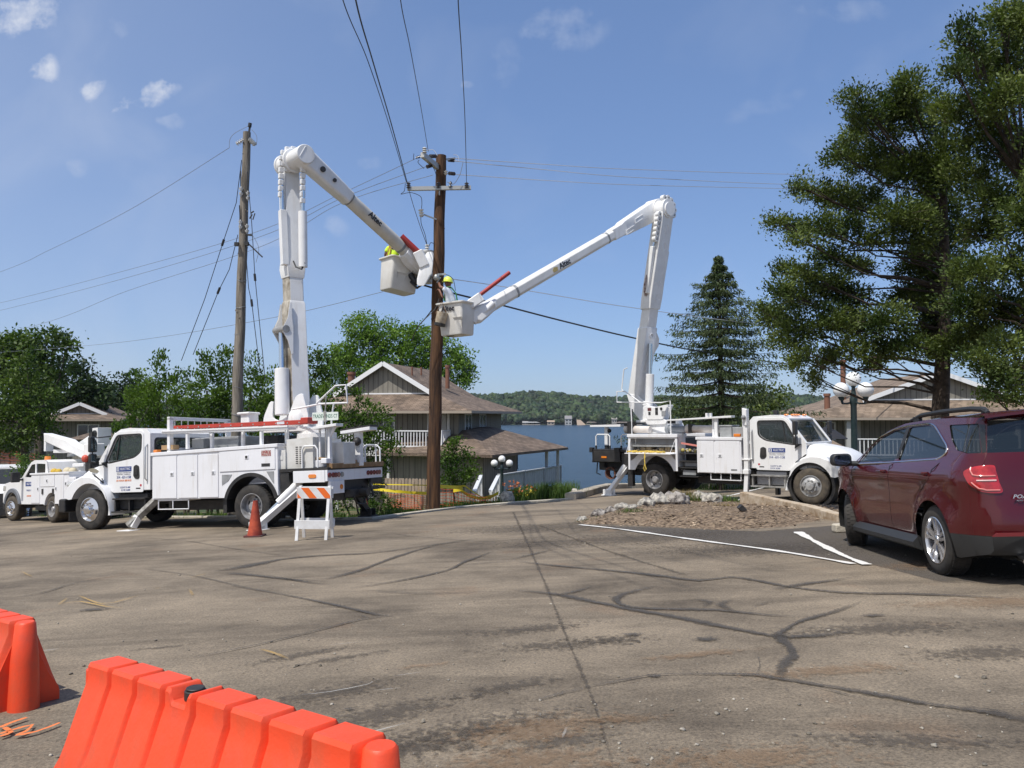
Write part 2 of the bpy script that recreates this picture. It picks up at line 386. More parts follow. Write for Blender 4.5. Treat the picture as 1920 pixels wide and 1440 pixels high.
for s_, d_, st in ((.09, .8, .9), (.55, .35, 1.0), (2.2, .12, 1.0)):
    n = nd(nt, 'ShaderNodeTexNoise'); n.inputs['Scale'].default_value = s_; n.inputs['Detail'].default_value = 5; n.inputs['Roughness'].default_value = .65; nt.links.new(mpw.outputs[0], n.inputs['Vector'])
    bp = nd(nt, 'ShaderNodeBump'); bp.inputs['Strength'].default_value = st; bp.inputs['Distance'].default_value = d_; nt.links.new(n.outputs['Fac'], bp.inputs['Height'])
    if prev: nt.links.new(prev, bp.inputs['Normal'])
    prev = bp.outputs[0]
nt.links.new(prev, b_.inputs['Normal'])
mb = MB(); mb.add([(-2500, 40, WATER), (2500, 40, WATER), (2500, 1000, WATER), (-2500, 1000, WATER)], [(0, 1, 2, 3)]); tag(mb.build('lake_water', wm_, recalc=False), kind='structure')
# ---- far shore: hill under a wood ----
def hillz(x, y):
    s0 = 800+25*math.sin(x*.011)+12*math.sin(x*.031+1)
    top = 17+4*math.sin(x*.006+.8)+2.5*math.sin(x*.017+2)+2.0*math.sin(x*.043)-2*sstep(50, 350, x)
    z = WATER-1+(top-WATER+1)*(1-(1-min(1, max(0, (y-s0)/230)))**1.7)
    return z if y > s0 else WATER-1-(s0-y)*.02
hx = np.linspace(-1500, 1500, 121); hy = np.concatenate([np.linspace(740, 1080, 35), [1200, 1500, 2200]])
hv = [(x, y, hillz(x, y)) for y in hy for x in hx]; n_ = len(hx)
hf = [(j*n_+i, j*n_+i+1, (j+1)*n_+i+1, (j+1)*n_+i) for j in range(len(hy)-1) for i in range(n_-1)]
tag(fastmesh('far_hillside', hv, hf, mat('hill_earth', (.03, .05, .015), .95, col2=(.07, .08, .03), ns=.05), smooth=True), kind='structure')
import bmesh
bb = bmesh.new(); bmesh.ops.create_icosphere(bb, subdivisions=2, radius=1); icov = np.array([v.co[:] for v in bb.verts]); icof = np.array([[v.index for v in f.verts] for f in bb.faces]); bb.free()
def lumps(cs, rs, zs=.8, jit=.28):
    K = len(icov); V_ = []; F_ = []
    for i, (c, r) in enumerate(zip(cs, rs)):
        d = 1+jit*RNG.standard_normal(K)[:, None]*.9
        V_.append(icov*d*np.array([r, r, r*zs])*RNG.uniform(.85, 1.15, 3)+np.array(c)); F_.append(icof+i*K)
    return np.concatenate(V_), np.concatenate(F_)
cs = []; rs = []
for i in range(8200):
    x = RNG.uniform(-90, 420) if i < 6000 else RNG.uniform(-560, 620)
    y = 800+25*math.sin(x*.011)+12*math.sin(x*.031+1)+4+250*RNG.random()**1.3
    r = RNG.uniform(1.8, 4.2); cs.append((x, y, hillz(x, y)+r*.75+RNG.uniform(0, 4.5))); rs.append(r)
v_, f_ = lumps(cs, rs, .95)
fm = leafmat('far_foliage', (.012, .028, .010), (.042, .066, .018), .6, .05, .045)
tag(fastmesh('far_wood', v_, f_, fm, smooth=False), 'dense green woodland covering the far hillside', 'woodland', kind='stuff')
# ---- marks on the lot ----
def stainmat(name, col, k=3.0, ns=6, namp=.9, maxa=.9, rough=.8, grain=0):
    m = bpy.data.materials.new(name); m.use_nodes = True; nt = m.node_tree; b = nt.nodes['Principled BSDF']; o = nt.nodes['Material Output']; L = nt.links
    b.inputs['Base Color'].default_value = (*col, 1); b.inputs['Roughness'].default_value = rough; b.inputs['Specular IOR Level'].default_value = .3
    uv = nd(nt, 'ShaderNodeUVMap'); t = nd(nt, 'ShaderNodeTexCoord'); s = nd(nt, 'ShaderNodeSeparateXYZ'); L.new(uv.outputs[0], s.inputs[0])
    n = nd(nt, 'ShaderNodeTexNoise'); n.inputs['Scale'].default_value = ns; n.inputs['Detail'].default_value = 7; n.inputs['Roughness'].default_value = .7; L.new(t.outputs['Object'], n.inputs['Vector'])
    def mth(op, a, b_=None, c=None):
        q = nd(nt, 'ShaderNodeMath', operation=op)
        for i, v in enumerate((a, b_, c)):
            if v is None: continue
            if isinstance(v, (int, float)): q.inputs[i].default_value = v
            else: L.new(v, q.inputs[i])
        return q.outputs[0]
    e = mth('SUBTRACT', 1, s.outputs[0])                      # u = 0 centre, 1 rim
    a = mth('MULTIPLY', mth('ADD', e, mth('MULTIPLY', mth('SUBTRACT', n.outputs['Fac'], .62), namp)), k)
    a = mth('MINIMUM', mth('MAXIMUM', a, 0), maxa); a = mth('MULTIPLY', a, mth('MINIMUM', mth('MULTIPLY', s.outputs[1], 1), 1))
    tr = nd(nt, 'ShaderNodeBsdfTransparent'); mx = nd(nt, 'ShaderNodeMixShader'); L.new(a, mx.inputs[0]); L.new(tr.outputs[0], mx.inputs[1]); L.new(b.outputs[0], mx.inputs[2]); L.new(mx.outputs[0], o.inputs[0])
    if grain:
        n2 = nd(nt, 'ShaderNodeTexNoise'); n2.inputs['Scale'].default_value = 90; L.new(t.outputs['Object'], n2.inputs['Vector'])
        r = nd(nt, 'ShaderNodeValToRGB'); r.color_ramp.elements[0].position = .3; r.color_ramp.elements[1].position = .7
        r.color_ramp.elements[0].color = (*[c*(1-grain) for c in col], 1); r.color_ramp.elements[1].color = (*[min(1, c*(1+grain)) for c in col], 1)
        L.new(n2.outputs['Fac'], r.inputs[0]); L.new(r.outputs[0], b.inputs['Base Color'])
    return m
class Marks:
    def __init__(s): s.v = []; s.f = []; s.uv = []
    def ribbon(s, pix, w, dz, fade=True, world=None):
        pts = [G(*p) for p in pix] if world is None else [Vector((*p, 0)) for p in world]
        # resample
        q = []; ws = w if isinstance(w, (list, tuple)) else [w]*len(pts); wq = []
        for i in range(len(pts)-1):
            k = max(2, int((pts[i+1]-pts[i]).length/.22))
            for j in range(k):
                t = j/k; p0 = pts[max(0, i-1)]; p1 = pts[i]; p2 = pts[i+1]; p3 = pts[min(len(pts)-1, i+2)]
                q.append(.5*((2*p1)+(p2-p0)*t+(2*p0-5*p1+4*p2-p3)*t*t+(3*p1-p0-3*p2+p3)*t**3)); wq.append(ws[i]*(1-t)+ws[i+1]*t)
        q.append(pts[-1]); wq.append(ws[-1]); o = len(s.v); n = len(q)
        for i, p in enumerate(q):
            d = (q[min(n-1, i+1)]-q[max(0, i-1)]); d.z = 0; d.normalize(); nn = Vector((-d.y, d.x, 0)); ww = wq[i]*(1+.25*math.sin(i*.9)+.15*math.sin(i*2.3))/2
            vf = min(1, min(i, n-1-i)/3+.15) if fade else 1
            for u, c in ((1, -1), (0, 0), (1, 1)):
                x = p+nn*ww*c; s.v.append((x.x, x.y, H(x.x, x.y)+dz)); s.uv.append((u, vf))
        for i in range(n-1):
            for k in range(2): s.f.append((o+i*3+k, o+i*3+k+1, o+i*3+4+k, o+i*3+3+k))
    def blob(s, px, py, rx, ry, dz, rot=0, n=20):     # radii in metres
        c = G(px, py); o = len(s.v); s.v.append((c.x, c.y, H(c.x, c.y)+dz)); s.uv.append((0, 1))
        for i in range(n):
            a = 2*math.pi*i/n; u, w = rx*math.cos(a), ry*math.sin(a); x = c.x+u*math.cos(rot)-w*math.sin(rot); y = c.y+u*math.sin(rot)+w*math.cos(rot)
            s.v.append((x, y, H(x, y)+dz)); s.uv.append((1, 1))
        for i in range(n): s.f.append((o, o+1+i, o+1+(i+1) % n))
    def build(s, name, m, kind='structure'):
        me = bpy.data.meshes.new(name); me.from_pydata(s.v, [], s.f); uv = me.uv_layers.new(name='UVMap')
        for l in me.loops: uv.data[l.index].uv = s.uv[l.vertex_index]
        me.materials.append(m); me.polygons.foreach_set('use_smooth', [True]*len(me.polygons)); o = bpy.data.objects.new(name, me); COL.objects.link(o); o['kind'] = kind; return o
L_ = lambda x, y: (x/2, 980+y/2)          # left ground zoom -> photo pixels
R_ = lambda x, y: (960+x/2, 980+y/2)
tar = Marks(); Z = .012
def rib(f, pts, w, m=None): (m or tar).ribbon([f(*p) for p in pts], [q*.66 for q in w], Z)
rib(R_, [(0, 255), (160, 270), (260, 290), (430, 325), (640, 362), (800, 395), (960, 425), (1040, 432), (1170, 425), (1300, 408)], [.16, .2, .3, .3, .22, .2, .2, .24, .2, .1])
rib(R_, [(540, 240), (420, 270), (390, 295), (440, 320), (600, 328), (760, 330), (960, 350), (1110, 358)], [.16, .2, .2, .2, .2, .18, .12, .08])
rib(R_, [(20, 148), (180, 165), (400, 185), (580, 205), (700, 220), (820, 207), (920, 220), (1020, 240), (1230, 265), (1480, 270), (1700, 278), (1900, 290)], [.1, .18, .22, .25, .25, .18, .14, .2, .2, .16, .18, .1])
rib(R_, [(980, 255), (1060, 238), (1180, 222), (1300, 205)], [.25, .25, .2, .1])
rib(R_, [(1310, 300), (1200, 340), (1090, 370), (1040, 395), (1000, 420), (1010, 440), (1050, 480), (1045, 510), (1010, 550), (1010, 590)], [.08, .15, .14, .1, .16, .22, .2, .2, .14, .14])
rib(R_, [(280, 620), (420, 595), (540, 575), (700, 572), (900, 575), (1000, 590), (1100, 605), (1250, 630), (1400, 655), (1560, 685), (1700, 705), (1830, 725), (1990, 765)], [.06, .06, .05, .06, .1, .12, .12, .12, .13, .13, .13, .15, .15])
rib(R_, [(1680, 695), (1760, 705), (1840, 715), (1890, 735)], [.04, .07, .06, .03])
rib(R_, [(1130, 620), (1220, 640), (1330, 672)], [.03, .05, .02])
rib(R_, [(60, 680), (170, 650), (290, 620)], [.05, .08, .06])
rib(R_, [(150, 280), (240, 260), (300, 240)], [.08, .2, .1])
rib(R_, [(680, 290), (740, 300), (720, 320)], [.14, .2, .1]); rib(R_, [(830, 290), (780, 310), (850, 342)], [.1, .2, .1]); rib(R_, [(980, 295), (900, 320)], [.12, .1])
rib(R_, [(0, 140), (80, 120), (160, 100)], [.18, .2, .1]); rib(R_, [(920, 500), (930, 540), (915, 575)], [.02, .02, .02]); rib(R_, [(1020, 620), (1045, 645)], [.03, .02])
rib(L_, [(810, 185), (900, 170), (1050, 140), (1200, 125), (1400, 115), (1600, 88), (1800, 60)], [.2, .6, .5, .25, .18, .15, .1])
rib(L_, [(840, 190), (960, 200), (1080, 215), (1230, 222)], [.3, .25, .2, .2]); rib(L_, [(1220, 215), (1350, 180), (1500, 125), (1640, 85), (1760, 70)], [.3, .22, .2, .15, .1])
rib(L_, [(1310, 250), (1500, 220), (1680, 180), (1740, 150), (1850, 110)], [.1, .15, .15, .14, .1]); rib(L_, [(1700, 165), (1830, 152), (1990, 145)], [.12, .12, .06])
rib(L_, [(1000, 200), (1150, 225), (1240, 235)], [.1, .16, .1]); rib(L_, [(1360, 255), (1560, 268), (1750, 265), (1920, 262)], [.05, .06, .06, .1])
rib(L_, [(850, 235), (1050, 270), (1200, 300), (1330, 328), (1410, 348), (1480, 352)], [.05, .07, .1, .14, .16, .08])
rib(L_, [(1470, 352), (1360, 365), (1240, 395), (1100, 430), (950, 465), (800, 495), (640, 525)], [.1, .08, .07, .06, .05, .04, .02])
rib(L_, [(1020, 410), (1120, 385), (1220, 388)], [.02, .03, .02]); rib(L_, [(1390, 362), (1340, 348)], [.06, .04])
rib(L_, [(270, 140), (500, 95), (640, 80)], [.05, .04, .03]); rib(L_, [(490, 152), (640, 128), (800, 120)], [.04, .05, .02]); rib(L_, [(160, 355), (210, 350)], [.03, .02])
rib(L_, [(0, 290), (150, 268), (300, 225), (520, 192)], [.08, .08, .08, .05]); rib(L_, [(540, 175), (720, 200), (900, 240), (1040, 265)], [.05, .05, .05, .04])
rib(L_, [(560, 60), (700, 70), (850, 95), (1080, 128)], [.08, .06, .06, .04]); rib(L_, [(1480, 45), (1620, 60), (1900, 78)], [.05, .06, .04])
tar.blob(*R_(725, 441), .14, .1, Z); tar.blob(*R_(455, 423), .12, .08, Z); tar.blob(*L_(350, 329), .22, .12, Z); tar.blob(*R_(540, 580), .07, .04, Z); tar.blob(*L_(1310, 705), .06, .035, Z); tar.blob(*R_(1350, 352), .14, .07, Z)
tar.build('tar_seams', stainmat('tar', (.072, .064, .056), 1.7, 26, 2.2, .74, .7, .3))
dk = Marks()       # darker asphalt wear and tyre scuffs, plus a painted cable shadow
for px, py, rx, ry, rot in [(1180, 1010, 3.2, 1.5, .1), (1400, 1030, 2.4, 1.2, -.2), (1000, 990, 3, 1.6, 0), (1060, 1210, .9, .25, .1), (1150, 1200, .5, .2, 0), (1000, 1180, .8, .25, .3), (720, 1340, .8, .28, .5), (620, 1300, .7, .25, .4), (560, 1230, .6, .16, .6), (800, 1400, .9, .25, .5), (1050, 1390, .5, .2, .3), (1700, 1390, .7, .15, -.2), (1650, 1180, 1.2, .35, 0), (1860, 1225, .8, .3, 0), (640, 1235, .6, .1, .5), (300, 1215, .4, .06, .3), (880, 1370, 1, .3, .4), (950, 1290, .6, .16, .5)]:
    dk.blob(px, py, rx, ry, .006, rot)
dk.ribbon([(962, 960), (985, 1010), (1020, 1090), (1060, 1190), (1110, 1310), (1150, 1440)], [.12, .09, .06, .05, .04, .04], .006); dk.ribbon([(1010, 985), (1130, 1030), (1290, 1080)], .12, .006)  # first ribbon: cast shadow of an overhead cable, painted as a dark mark
dk.build('worn_and_cable_shadow', stainmat('worn_and_shadow', (.085, .072, .06), 1.3, 22, 3.4, .5, .9, .3))
rt = Marks()
for px, py, rx, ry, rot in [(1010, 1370, .7, .3, .3), (1390, 1425, .8, .25, 0), (1000, 1430, .6, .3, 0), (1180, 1350, .35, .12, 0), (790, 1250, .4, .08, .2), (1750, 1060, 1.0, .5, .2), (1880, 1130, 1.3, .4, 0), (1550, 1260, .8, .2, .1), (1300, 1230, .6, .12, .2)]:
    rt.blob(px, py, rx, ry, .009, rot)
rt.build('rusty_dust', stainmat('rustdust', (.26, .165, .095), 1.0, 20, 3.2, .36, .95, .3))
wt = Marks()
wt.ribbon([(1087, 985), (1160, 993), (1300, 1013), (1460, 1035), (1600, 1059)], [.10, .10, .10, .10, .10], .015, fade=False)
wt.ribbon([(1496, 999), (1530, 1018), (1580, 1043), (1625, 1061)], [.16, .11, .11, .11], .018, fade=False)
wt.ribbon([(1360, 931), (1430, 915)], [.15, .15], .015, fade=False)
wt.build('parking_lines', stainmat('lineWhite', (.72, .70, .66), 7, 14, .9, .95, .7, .12))
ch = Marks()
ch.ribbon([(70, 1226), (110, 1220)], .035, .018); ch.ribbon([(565, 1308), (620, 1302), (690, 1288), (697, 1282)], .012, .018); ch.ribbon([(615, 1214), (680, 1207)], .012, .018); ch.ribbon([(700, 1300), (750, 1295)], .015, .018)
ch.ribbon([(640, 1390), (700, 1378), (760, 1362)], .02, .018); ch.ribbon([(740, 1272), (790, 1265)], .015, .018); ch.ribbon([(1055, 1390), (1062, 1370)], .015, .018)
ch.build('chalk_scuffs', stainmat('chalk', (.5, .49, .46), 3, 40, 1.6, .7, .9))
om = Marks()
for st in [[(0, 1371), (20, 1362), (50, 1352)], [(0, 1383), (25, 1375), (60, 1366), (48, 1378), (30, 1386), (70, 1378), (112, 1362)], [(0, 1388), (20, 1380), (8, 1371)]]: om.ribbon(st, .03, .021, fade=False)
om.build('orange_paint_marks', stainmat('orangePaint', (.75, .20, .06), 6, 50, 1.4, .95, .8))
ym = Marks()
for st in [[(148, 1120), (180, 1133), (205, 1138)], [(258, 1120), (215, 1133), (190, 1134)], [(110, 1137), (150, 1131), (200, 1141), (232, 1143)], [(110, 1137), (125, 1125)], [(40, 1074), (60, 1084)], [(355, 1108), (362, 1120)], [(488, 1222), (510, 1228), (540, 1240)], [(292, 1107), (300, 1105)], [(360, 1085), (388, 1078)]]: ym.ribbon(st, .035, .021)
ym.build('yellow_paint_marks', stainmat('yellowPaint', (.52, .33, .10), 2.4, 40, 1.6, .7, .8))
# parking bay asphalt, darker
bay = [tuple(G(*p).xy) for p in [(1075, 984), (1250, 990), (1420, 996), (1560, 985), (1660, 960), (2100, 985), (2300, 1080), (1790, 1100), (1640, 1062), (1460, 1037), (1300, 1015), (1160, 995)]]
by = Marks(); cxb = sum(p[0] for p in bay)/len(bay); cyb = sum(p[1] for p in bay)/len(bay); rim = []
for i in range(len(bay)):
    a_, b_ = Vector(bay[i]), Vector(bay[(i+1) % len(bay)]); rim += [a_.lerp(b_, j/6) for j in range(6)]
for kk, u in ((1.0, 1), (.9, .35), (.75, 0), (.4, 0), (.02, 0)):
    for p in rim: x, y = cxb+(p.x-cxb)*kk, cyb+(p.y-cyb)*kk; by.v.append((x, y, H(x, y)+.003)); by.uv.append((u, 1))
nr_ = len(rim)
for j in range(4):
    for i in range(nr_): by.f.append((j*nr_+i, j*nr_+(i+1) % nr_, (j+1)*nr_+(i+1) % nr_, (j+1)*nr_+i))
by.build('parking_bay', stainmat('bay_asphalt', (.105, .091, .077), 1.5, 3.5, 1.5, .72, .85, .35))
# loose pebbles on the asphalt
cs = []; rs = []
for i in range(420):
    px = RNG.uniform(0, 1920); py = 1000+440*RNG.random()**.8; g = G(px, py); r = RNG.choice([.004, .006, .009, .013], p=[.4, .35, .2, .05]); cs.append((g.x, g.y, H(g.x, g.y)+r*.4)); rs.append(r)
v_, f_ = lumps(cs, rs, .7); tag(fastmesh('loose_pebbles', v_, f_, mat('pebble', (.16, .14, .11), .9, col2=(.34, .31, .26), ns=3, island=.5)), 'small loose pebbles scattered over the asphalt', 'gravel', kind='stuff')
# ---- kerbs ----
conc = mat('concrete', (.30, .26, .20), .9, col2=(.46, .41, .33), ns=3, bump=.5, bs=30)
conc2 = mat('concrete_pale', (.40, .36, .29), .9, col2=(.52, .47, .38), ns=5, bump=.5, bs=30)
def kerb(name, pts, w, h, label, m=conc, hf=H):
    mb = MB(); n = len(pts); rings = []
    for i in range(n):
        a, b = Vector(pts[max(0, i-1)]), Vector(pts[min(n-1, i+1)]); d = (b-a).normalized(); nn = Vector((-d.y, d.x)); p = Vector(pts[i])
        hh = h[i] if isinstance(h, list) else h; r = []
        for s_, z_ in ((-1, -.35), (-1, 1-.12), (-.8, 1), (.8, 1), (1, 1-.12), (1, -.35)):
            q = p+nn*w/2*s_; r.append((q.x, q.y, hf(p.x, p.y)+(hh*z_ if z_ > 0 else -.3)))
        rings.append(r)
    mb.loft(rings); o = mb.build(name, m, bevel=.01); tag(o, kind='structure'); return o
kerb('kerb', [(-13, 26.6), (-9.5, 23.1), (-6.2, 21.4), (-4.6, 19.75), (-3.4, 19.45), (-2.2, 21.3), (-1.5, 22.4), (0, 23.45), (1.2, 24.0), (1.85, 24.2)], .14, .05, '', conc2)
kerb('kerb', [(1.75, 24.2), (2.1, 25.1), (2.5, 26.4), (3.0, 28.2), (3.7, 30.6), (4.6, 31.8)], .34, [.2, .22, .22, .22, .2, .18], '', conc)
kerb('kerb', [(4.6, 32.0), (6.2, 33.2), (7.2, 33.6), (16, 34.0), (34, 37)], .2, .16, '', conc2)
# planted island with retaining wall, left of the parked car
isl = [tuple(G(*p).xy) for p in [(1056, 978), (1075, 984), (1130, 987), (1250, 991), (1340, 996), (1430, 995), (1500, 988), (1560, 976), (1640, 955), (1600, 948), (1500, 955), (1400, 950), (1398, 930), (1330, 940), (1270, 938), (1200, 947), (1120, 957)]]
mul = mat('mulch', (.07, .045, .028), .95, col2=(.30, .22, .145), ns=15, amt=(.36, .62), bump=1, bs=60)
icx = sum(p[0] for p in isl)/len(isl); icy = sum(p[1] for p in isl)/len(isl)
def segd(x, y, pl):
    p = Vector((x, y)); m = 1e9
    for i in range(len(pl)): a = Vector(pl[i]); ab = Vector(pl[(i+1) % len(pl)])-a; t = max(0, min(1, (p-a).dot(ab)/ab.length_squared)); m = min(m, (a+ab*t-p).length)
    return m
def HI(x, y):
    d = segd(x, y, isl); return H(x, y)-.05+.17*sstep(0, 1.2, d)+.02*math.sin(x*5)*math.sin(y*4)
tag(sheet('mulch_island', isl, mul, .02, .5, HI), kind='structure')
cs = []; rs = []; cv_ = []; cf_ = []; k_ = 0
while k_ < 3600:
    x = RNG.uniform(min(p[0] for p in isl), max(p[0] for p in isl)); y = RNG.uniform(min(p[1] for p in isl), max(p[1] for p in isl))
    if not pip((x, y), isl): continue
    a = RNG.uniform(0, 3.14); l = RNG.uniform(.02, .06); w = RNG.uniform(.006, .018); z = HI(x, y)+.025+RNG.uniform(0, .015); dx, dy = math.cos(a)*l, math.sin(a)*l; ex, ey = -math.sin(a)*w, math.cos(a)*w; t = RNG.uniform(-.012, .012)
    o = len(cv_); cv_ += [(x-dx-ex, y-dy-ey, z-t), (x+dx-ex, y+dy-ey, z+t), (x+dx+ex, y+dy+ey, z+t+.004), (x-dx+ex, y-dy+ey, z-t+.004)]; cf_.append((o, o+1, o+2, o+3)); k_ += 1
tag(fastmesh('mulch_chips', cv_, cf_, mat('mulch_chip', (.10, .06, .03), .9, col2=(.34, .26, .18), ns=3, island=.5)), 'brown bark mulch and leaf litter on the island', 'mulch', kind='stuff')
mb = MB()
ww = [G(1394, 951, .05), G(1450, 955, .05), G(1520, 962, .05), G(1580, 972, .05)]
ww = [Vector((p.x, p.y, H(p.x, p.y))) for p in ww]; hts = [.42, .3, .2, .12]; rings = []
for i, p in enumerate(ww):
    d = (ww[min(3, i+1)]-ww[max(0, i-1)]); d.z = 0; d.normalize(); nn = Vector((-d.y, d.x, 0))*.1
    rings.append([p-nn-Vector((0, 0, .3)), p-nn+Vector((0, 0, hts[i])), p+nn+Vector((0, 0, hts[i])), p+nn-Vector((0, 0, .3))])
mb.loft(rings); tag(mb.build('retaining_wall', mat('wall_concrete', (.26, .17, .09), .9, col2=(.50, .42, .32), ns=5, amt=(.3, .6), bump=.6, bs=25), bevel=.02), 'low rust stained concrete edge wall tapering beside the mulch island', 'low wall')
kerb('kerb', [tuple(G(1450, 948).xy), tuple(G(1470, 941).xy), tuple(G(1520, 940).xy), tuple(G(1640, 941).xy), (11.5, 17.5)], .34, [.02, .14, .16, .16, .16], '', mat('kerb_tan', (.42, .33, .20), .9, col2=(.52, .43, .28), ns=6, bump=.5, bs=30))
for k, (px, py) in enumerate([(1563, 999), (1930, 1012)]):
    g = G(px, py); d = Vector((1, .12, 0)).normalized(); mb = MB()
    if k == 0:
        mb.bar(Vector((g.x, g.y, H(g.x, g.y)+.07)), Vector((g.x+1.7, g.y+.2, H(g.x+1.7, g.y+.2)+.07)), .16, .13); tag(mb.build('wheel_stop', conc2, bevel=.025), 'pale concrete wheel stop under the nose of the maroon car', 'wheel stop')
# rocks along the island
def rock(px, py, r, lab, D=None, sq=.7, m='rock_pale'):
    r *= .8; g = G(px, py); K = RNG.standard_normal((42, 1)); v = icov*(1+.13*K)*np.array([r*RNG.uniform(1, 1.35), r, r*sq]); v = v+.05*r*np.sin(v[:, [1, 2, 0]]*9/r)
    mb = MB(); mb.add([tuple(q) for q in v], [tuple(f) for f in icof]); o = mb.build('rock', mat(m, *((.16, .15, .14), .95) if m == 'rock_pale' else ((.07, .06, .055), .95), col2=(.46, .43, .37) if m == 'rock_pale' else (.36, .33, .30), ns=9, amt=(.38, .58), bump=1, bs=24), smooth=30)
    o.location = (g.x, g.y, HI(g.x, g.y)+r*sq*.45); s_ = o.modifiers.new('s', 'SUBSURF'); s_.levels = s_.render_levels = 1
    tx = bpy.data.textures.get('rk') or bpy.data.textures.new('rk', 'CLOUDS'); tx.noise_scale = .09; dm = o.modifiers.new('d', 'DISPLACE'); dm.texture = tx; dm.strength = r*.9; dm.mid_level = .5
    return tag(o, lab, 'rock', 'pale rocks edging the mulch island')
for (px, py, r, lab) in [(1092, 977, .13, 'smallest pale rock at the left tip of the mulch island'), (1122, 970, .19, 'grey brown jagged rock near the left tip of the mulch island'), (1146, 965, .17, 'dark brown rotted rock beside the jagged one on the island'), (1168, 964, .2, 'low tan rock left of the round white one on the island'),
                         (1186, 966, .13, 'small white rock in front of the tan one on the island'), (1212, 960, .23, 'round cream rock in the left half of the island row'), (1238, 957, .30, 'tall whitish pitted rock joined to the big grey one'), (1268, 956, .36, 'biggest grey rock in the middle of the island row'),
                         (1312, 948, .30, 'brightest white rock at the right end of the island row'), (1334, 952, .30, 'pitted grey rock furthest right in the island row')]:
    rock(px, py, r, lab, m='rock_dark' if px in (1122, 1146, 1268) else 'rock_pale')
# ================= VEHICLES =================
W_ = mat('white_paint', (.80, .80, .80), .4, col2=(.775, .77, .76), ns=1.3, coat=.15)
W2 = mat('white_body_paint', (.79, .79, .81), .42, col2=(.76, .76, .775), ns=2.0, coat=.2)
WB = mat('boom_paint', (.80, .80, .79), .4, col2=(.70, .69, .67), ns=2.5, amt=(.45, .75))
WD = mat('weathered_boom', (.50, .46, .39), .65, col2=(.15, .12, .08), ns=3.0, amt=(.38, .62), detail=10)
FG = mat('fibreglass', (.66, .63, .56), .5, col2=(.58, .54, .46), ns=3)
BK = mat('black_metal', (.018, .018, .019), .55, col2=(.035, .032, .03), ns=6)
def grime(m, col=(.52, .46, .38), f=.5, th=(.52, .80), sc_=(5, 5, .55)):
    nt = m.node_tree; b = nt.nodes['Principled BSDF']; L = nt.links; src = b.inputs['Base Color'].links[0].from_socket
    t = [n for n in nt.nodes if n.type == 'TEX_COORD'][0]; mp = nd(nt, 'ShaderNodeMapping'); mp.inputs['Scale'].default_value = sc_; L.new(t.outputs['Object'], mp.inputs[0])
    n = nd(nt, 'ShaderNodeTexNoise'); n.inputs['Scale'].default_value = 1.6; n.inputs['Detail'].default_value = 9; n.inputs['Roughness'].default_value = .65; L.new(mp.outputs[0], n.inputs['Vector'])
    r = nd(nt, 'ShaderNodeMapRange'); r.inputs[1].default_value = th[0]; r.inputs[2].default_value = th[1]; r.inputs[4].default_value = f; L.new(n.outputs['Fac'], r.inputs[0])
    x = nd(nt, 'ShaderNodeMixRGB'); x.inputs[2].default_value = (*col, 1); L.new(r.outputs[0], x.inputs[0]); L.new(src, x.inputs[1]); L.new(x.outputs[0], b.inputs['Base Color'])
grime(W2); grime(WB, f=.4); grime(W_, f=.3)
GR = mat('grey_metal', (.30, .31, .32), .5, col2=(.22, .22, .22), ns=5)
TY = mat('tyre_rubber', (.022, .021, .020), .85, col2=(.05, .044, .038), ns=5, bump=.2, bs=30)
TYD = mat('dusty_tyre', (.06, .05, .04), .9, col2=(.11, .09, .065), ns=5)
CHR = mat('polished_steel', (.75, .75, .76), .16, metal=1)
RIMG = mat('grey_rim', (.42, .42, .43), .45, metal=.4, col2=(.28, .27, .26), ns=8)
GL = mat('vehicle_glass', (.03, .045, .045), .03, trans=.0, alpha=.42, spec=.9)
GLD = mat('dark_glass', (.012, .014, .016), .04, spec=.9, alpha=.88)
INT = mat('dark_interior', (.03, .03, .032), .8)
AMB = mat('amber_lens', (.75, .22, .02), .25, coat=1)
REDL = mat('red_lens', (.30, .01, .012), .2, coat=1)
DIA = mat('tread_plate', (.30, .30, .31), .35, metal=.7, bump=.9, bs=26)
STL = mat('worn_steel', (.30, .29, .27), .5, metal=.5, col2=(.45, .44, .42), ns=7)
BLU = mat('lettering_blue', (.03, .06, .22), .5); ORG = mat('lettering_orange', (.70, .22, .08), .5); BKL = mat('lettering_black', (.02, .02, .025), .5)
RODM = mat('hydraulic_rod', (.55, .62, .68), .15, metal=.9)
LADR = mat('ladder_red', (.50, .055, .035), .5, col2=(.40, .045, .03), ns=5)
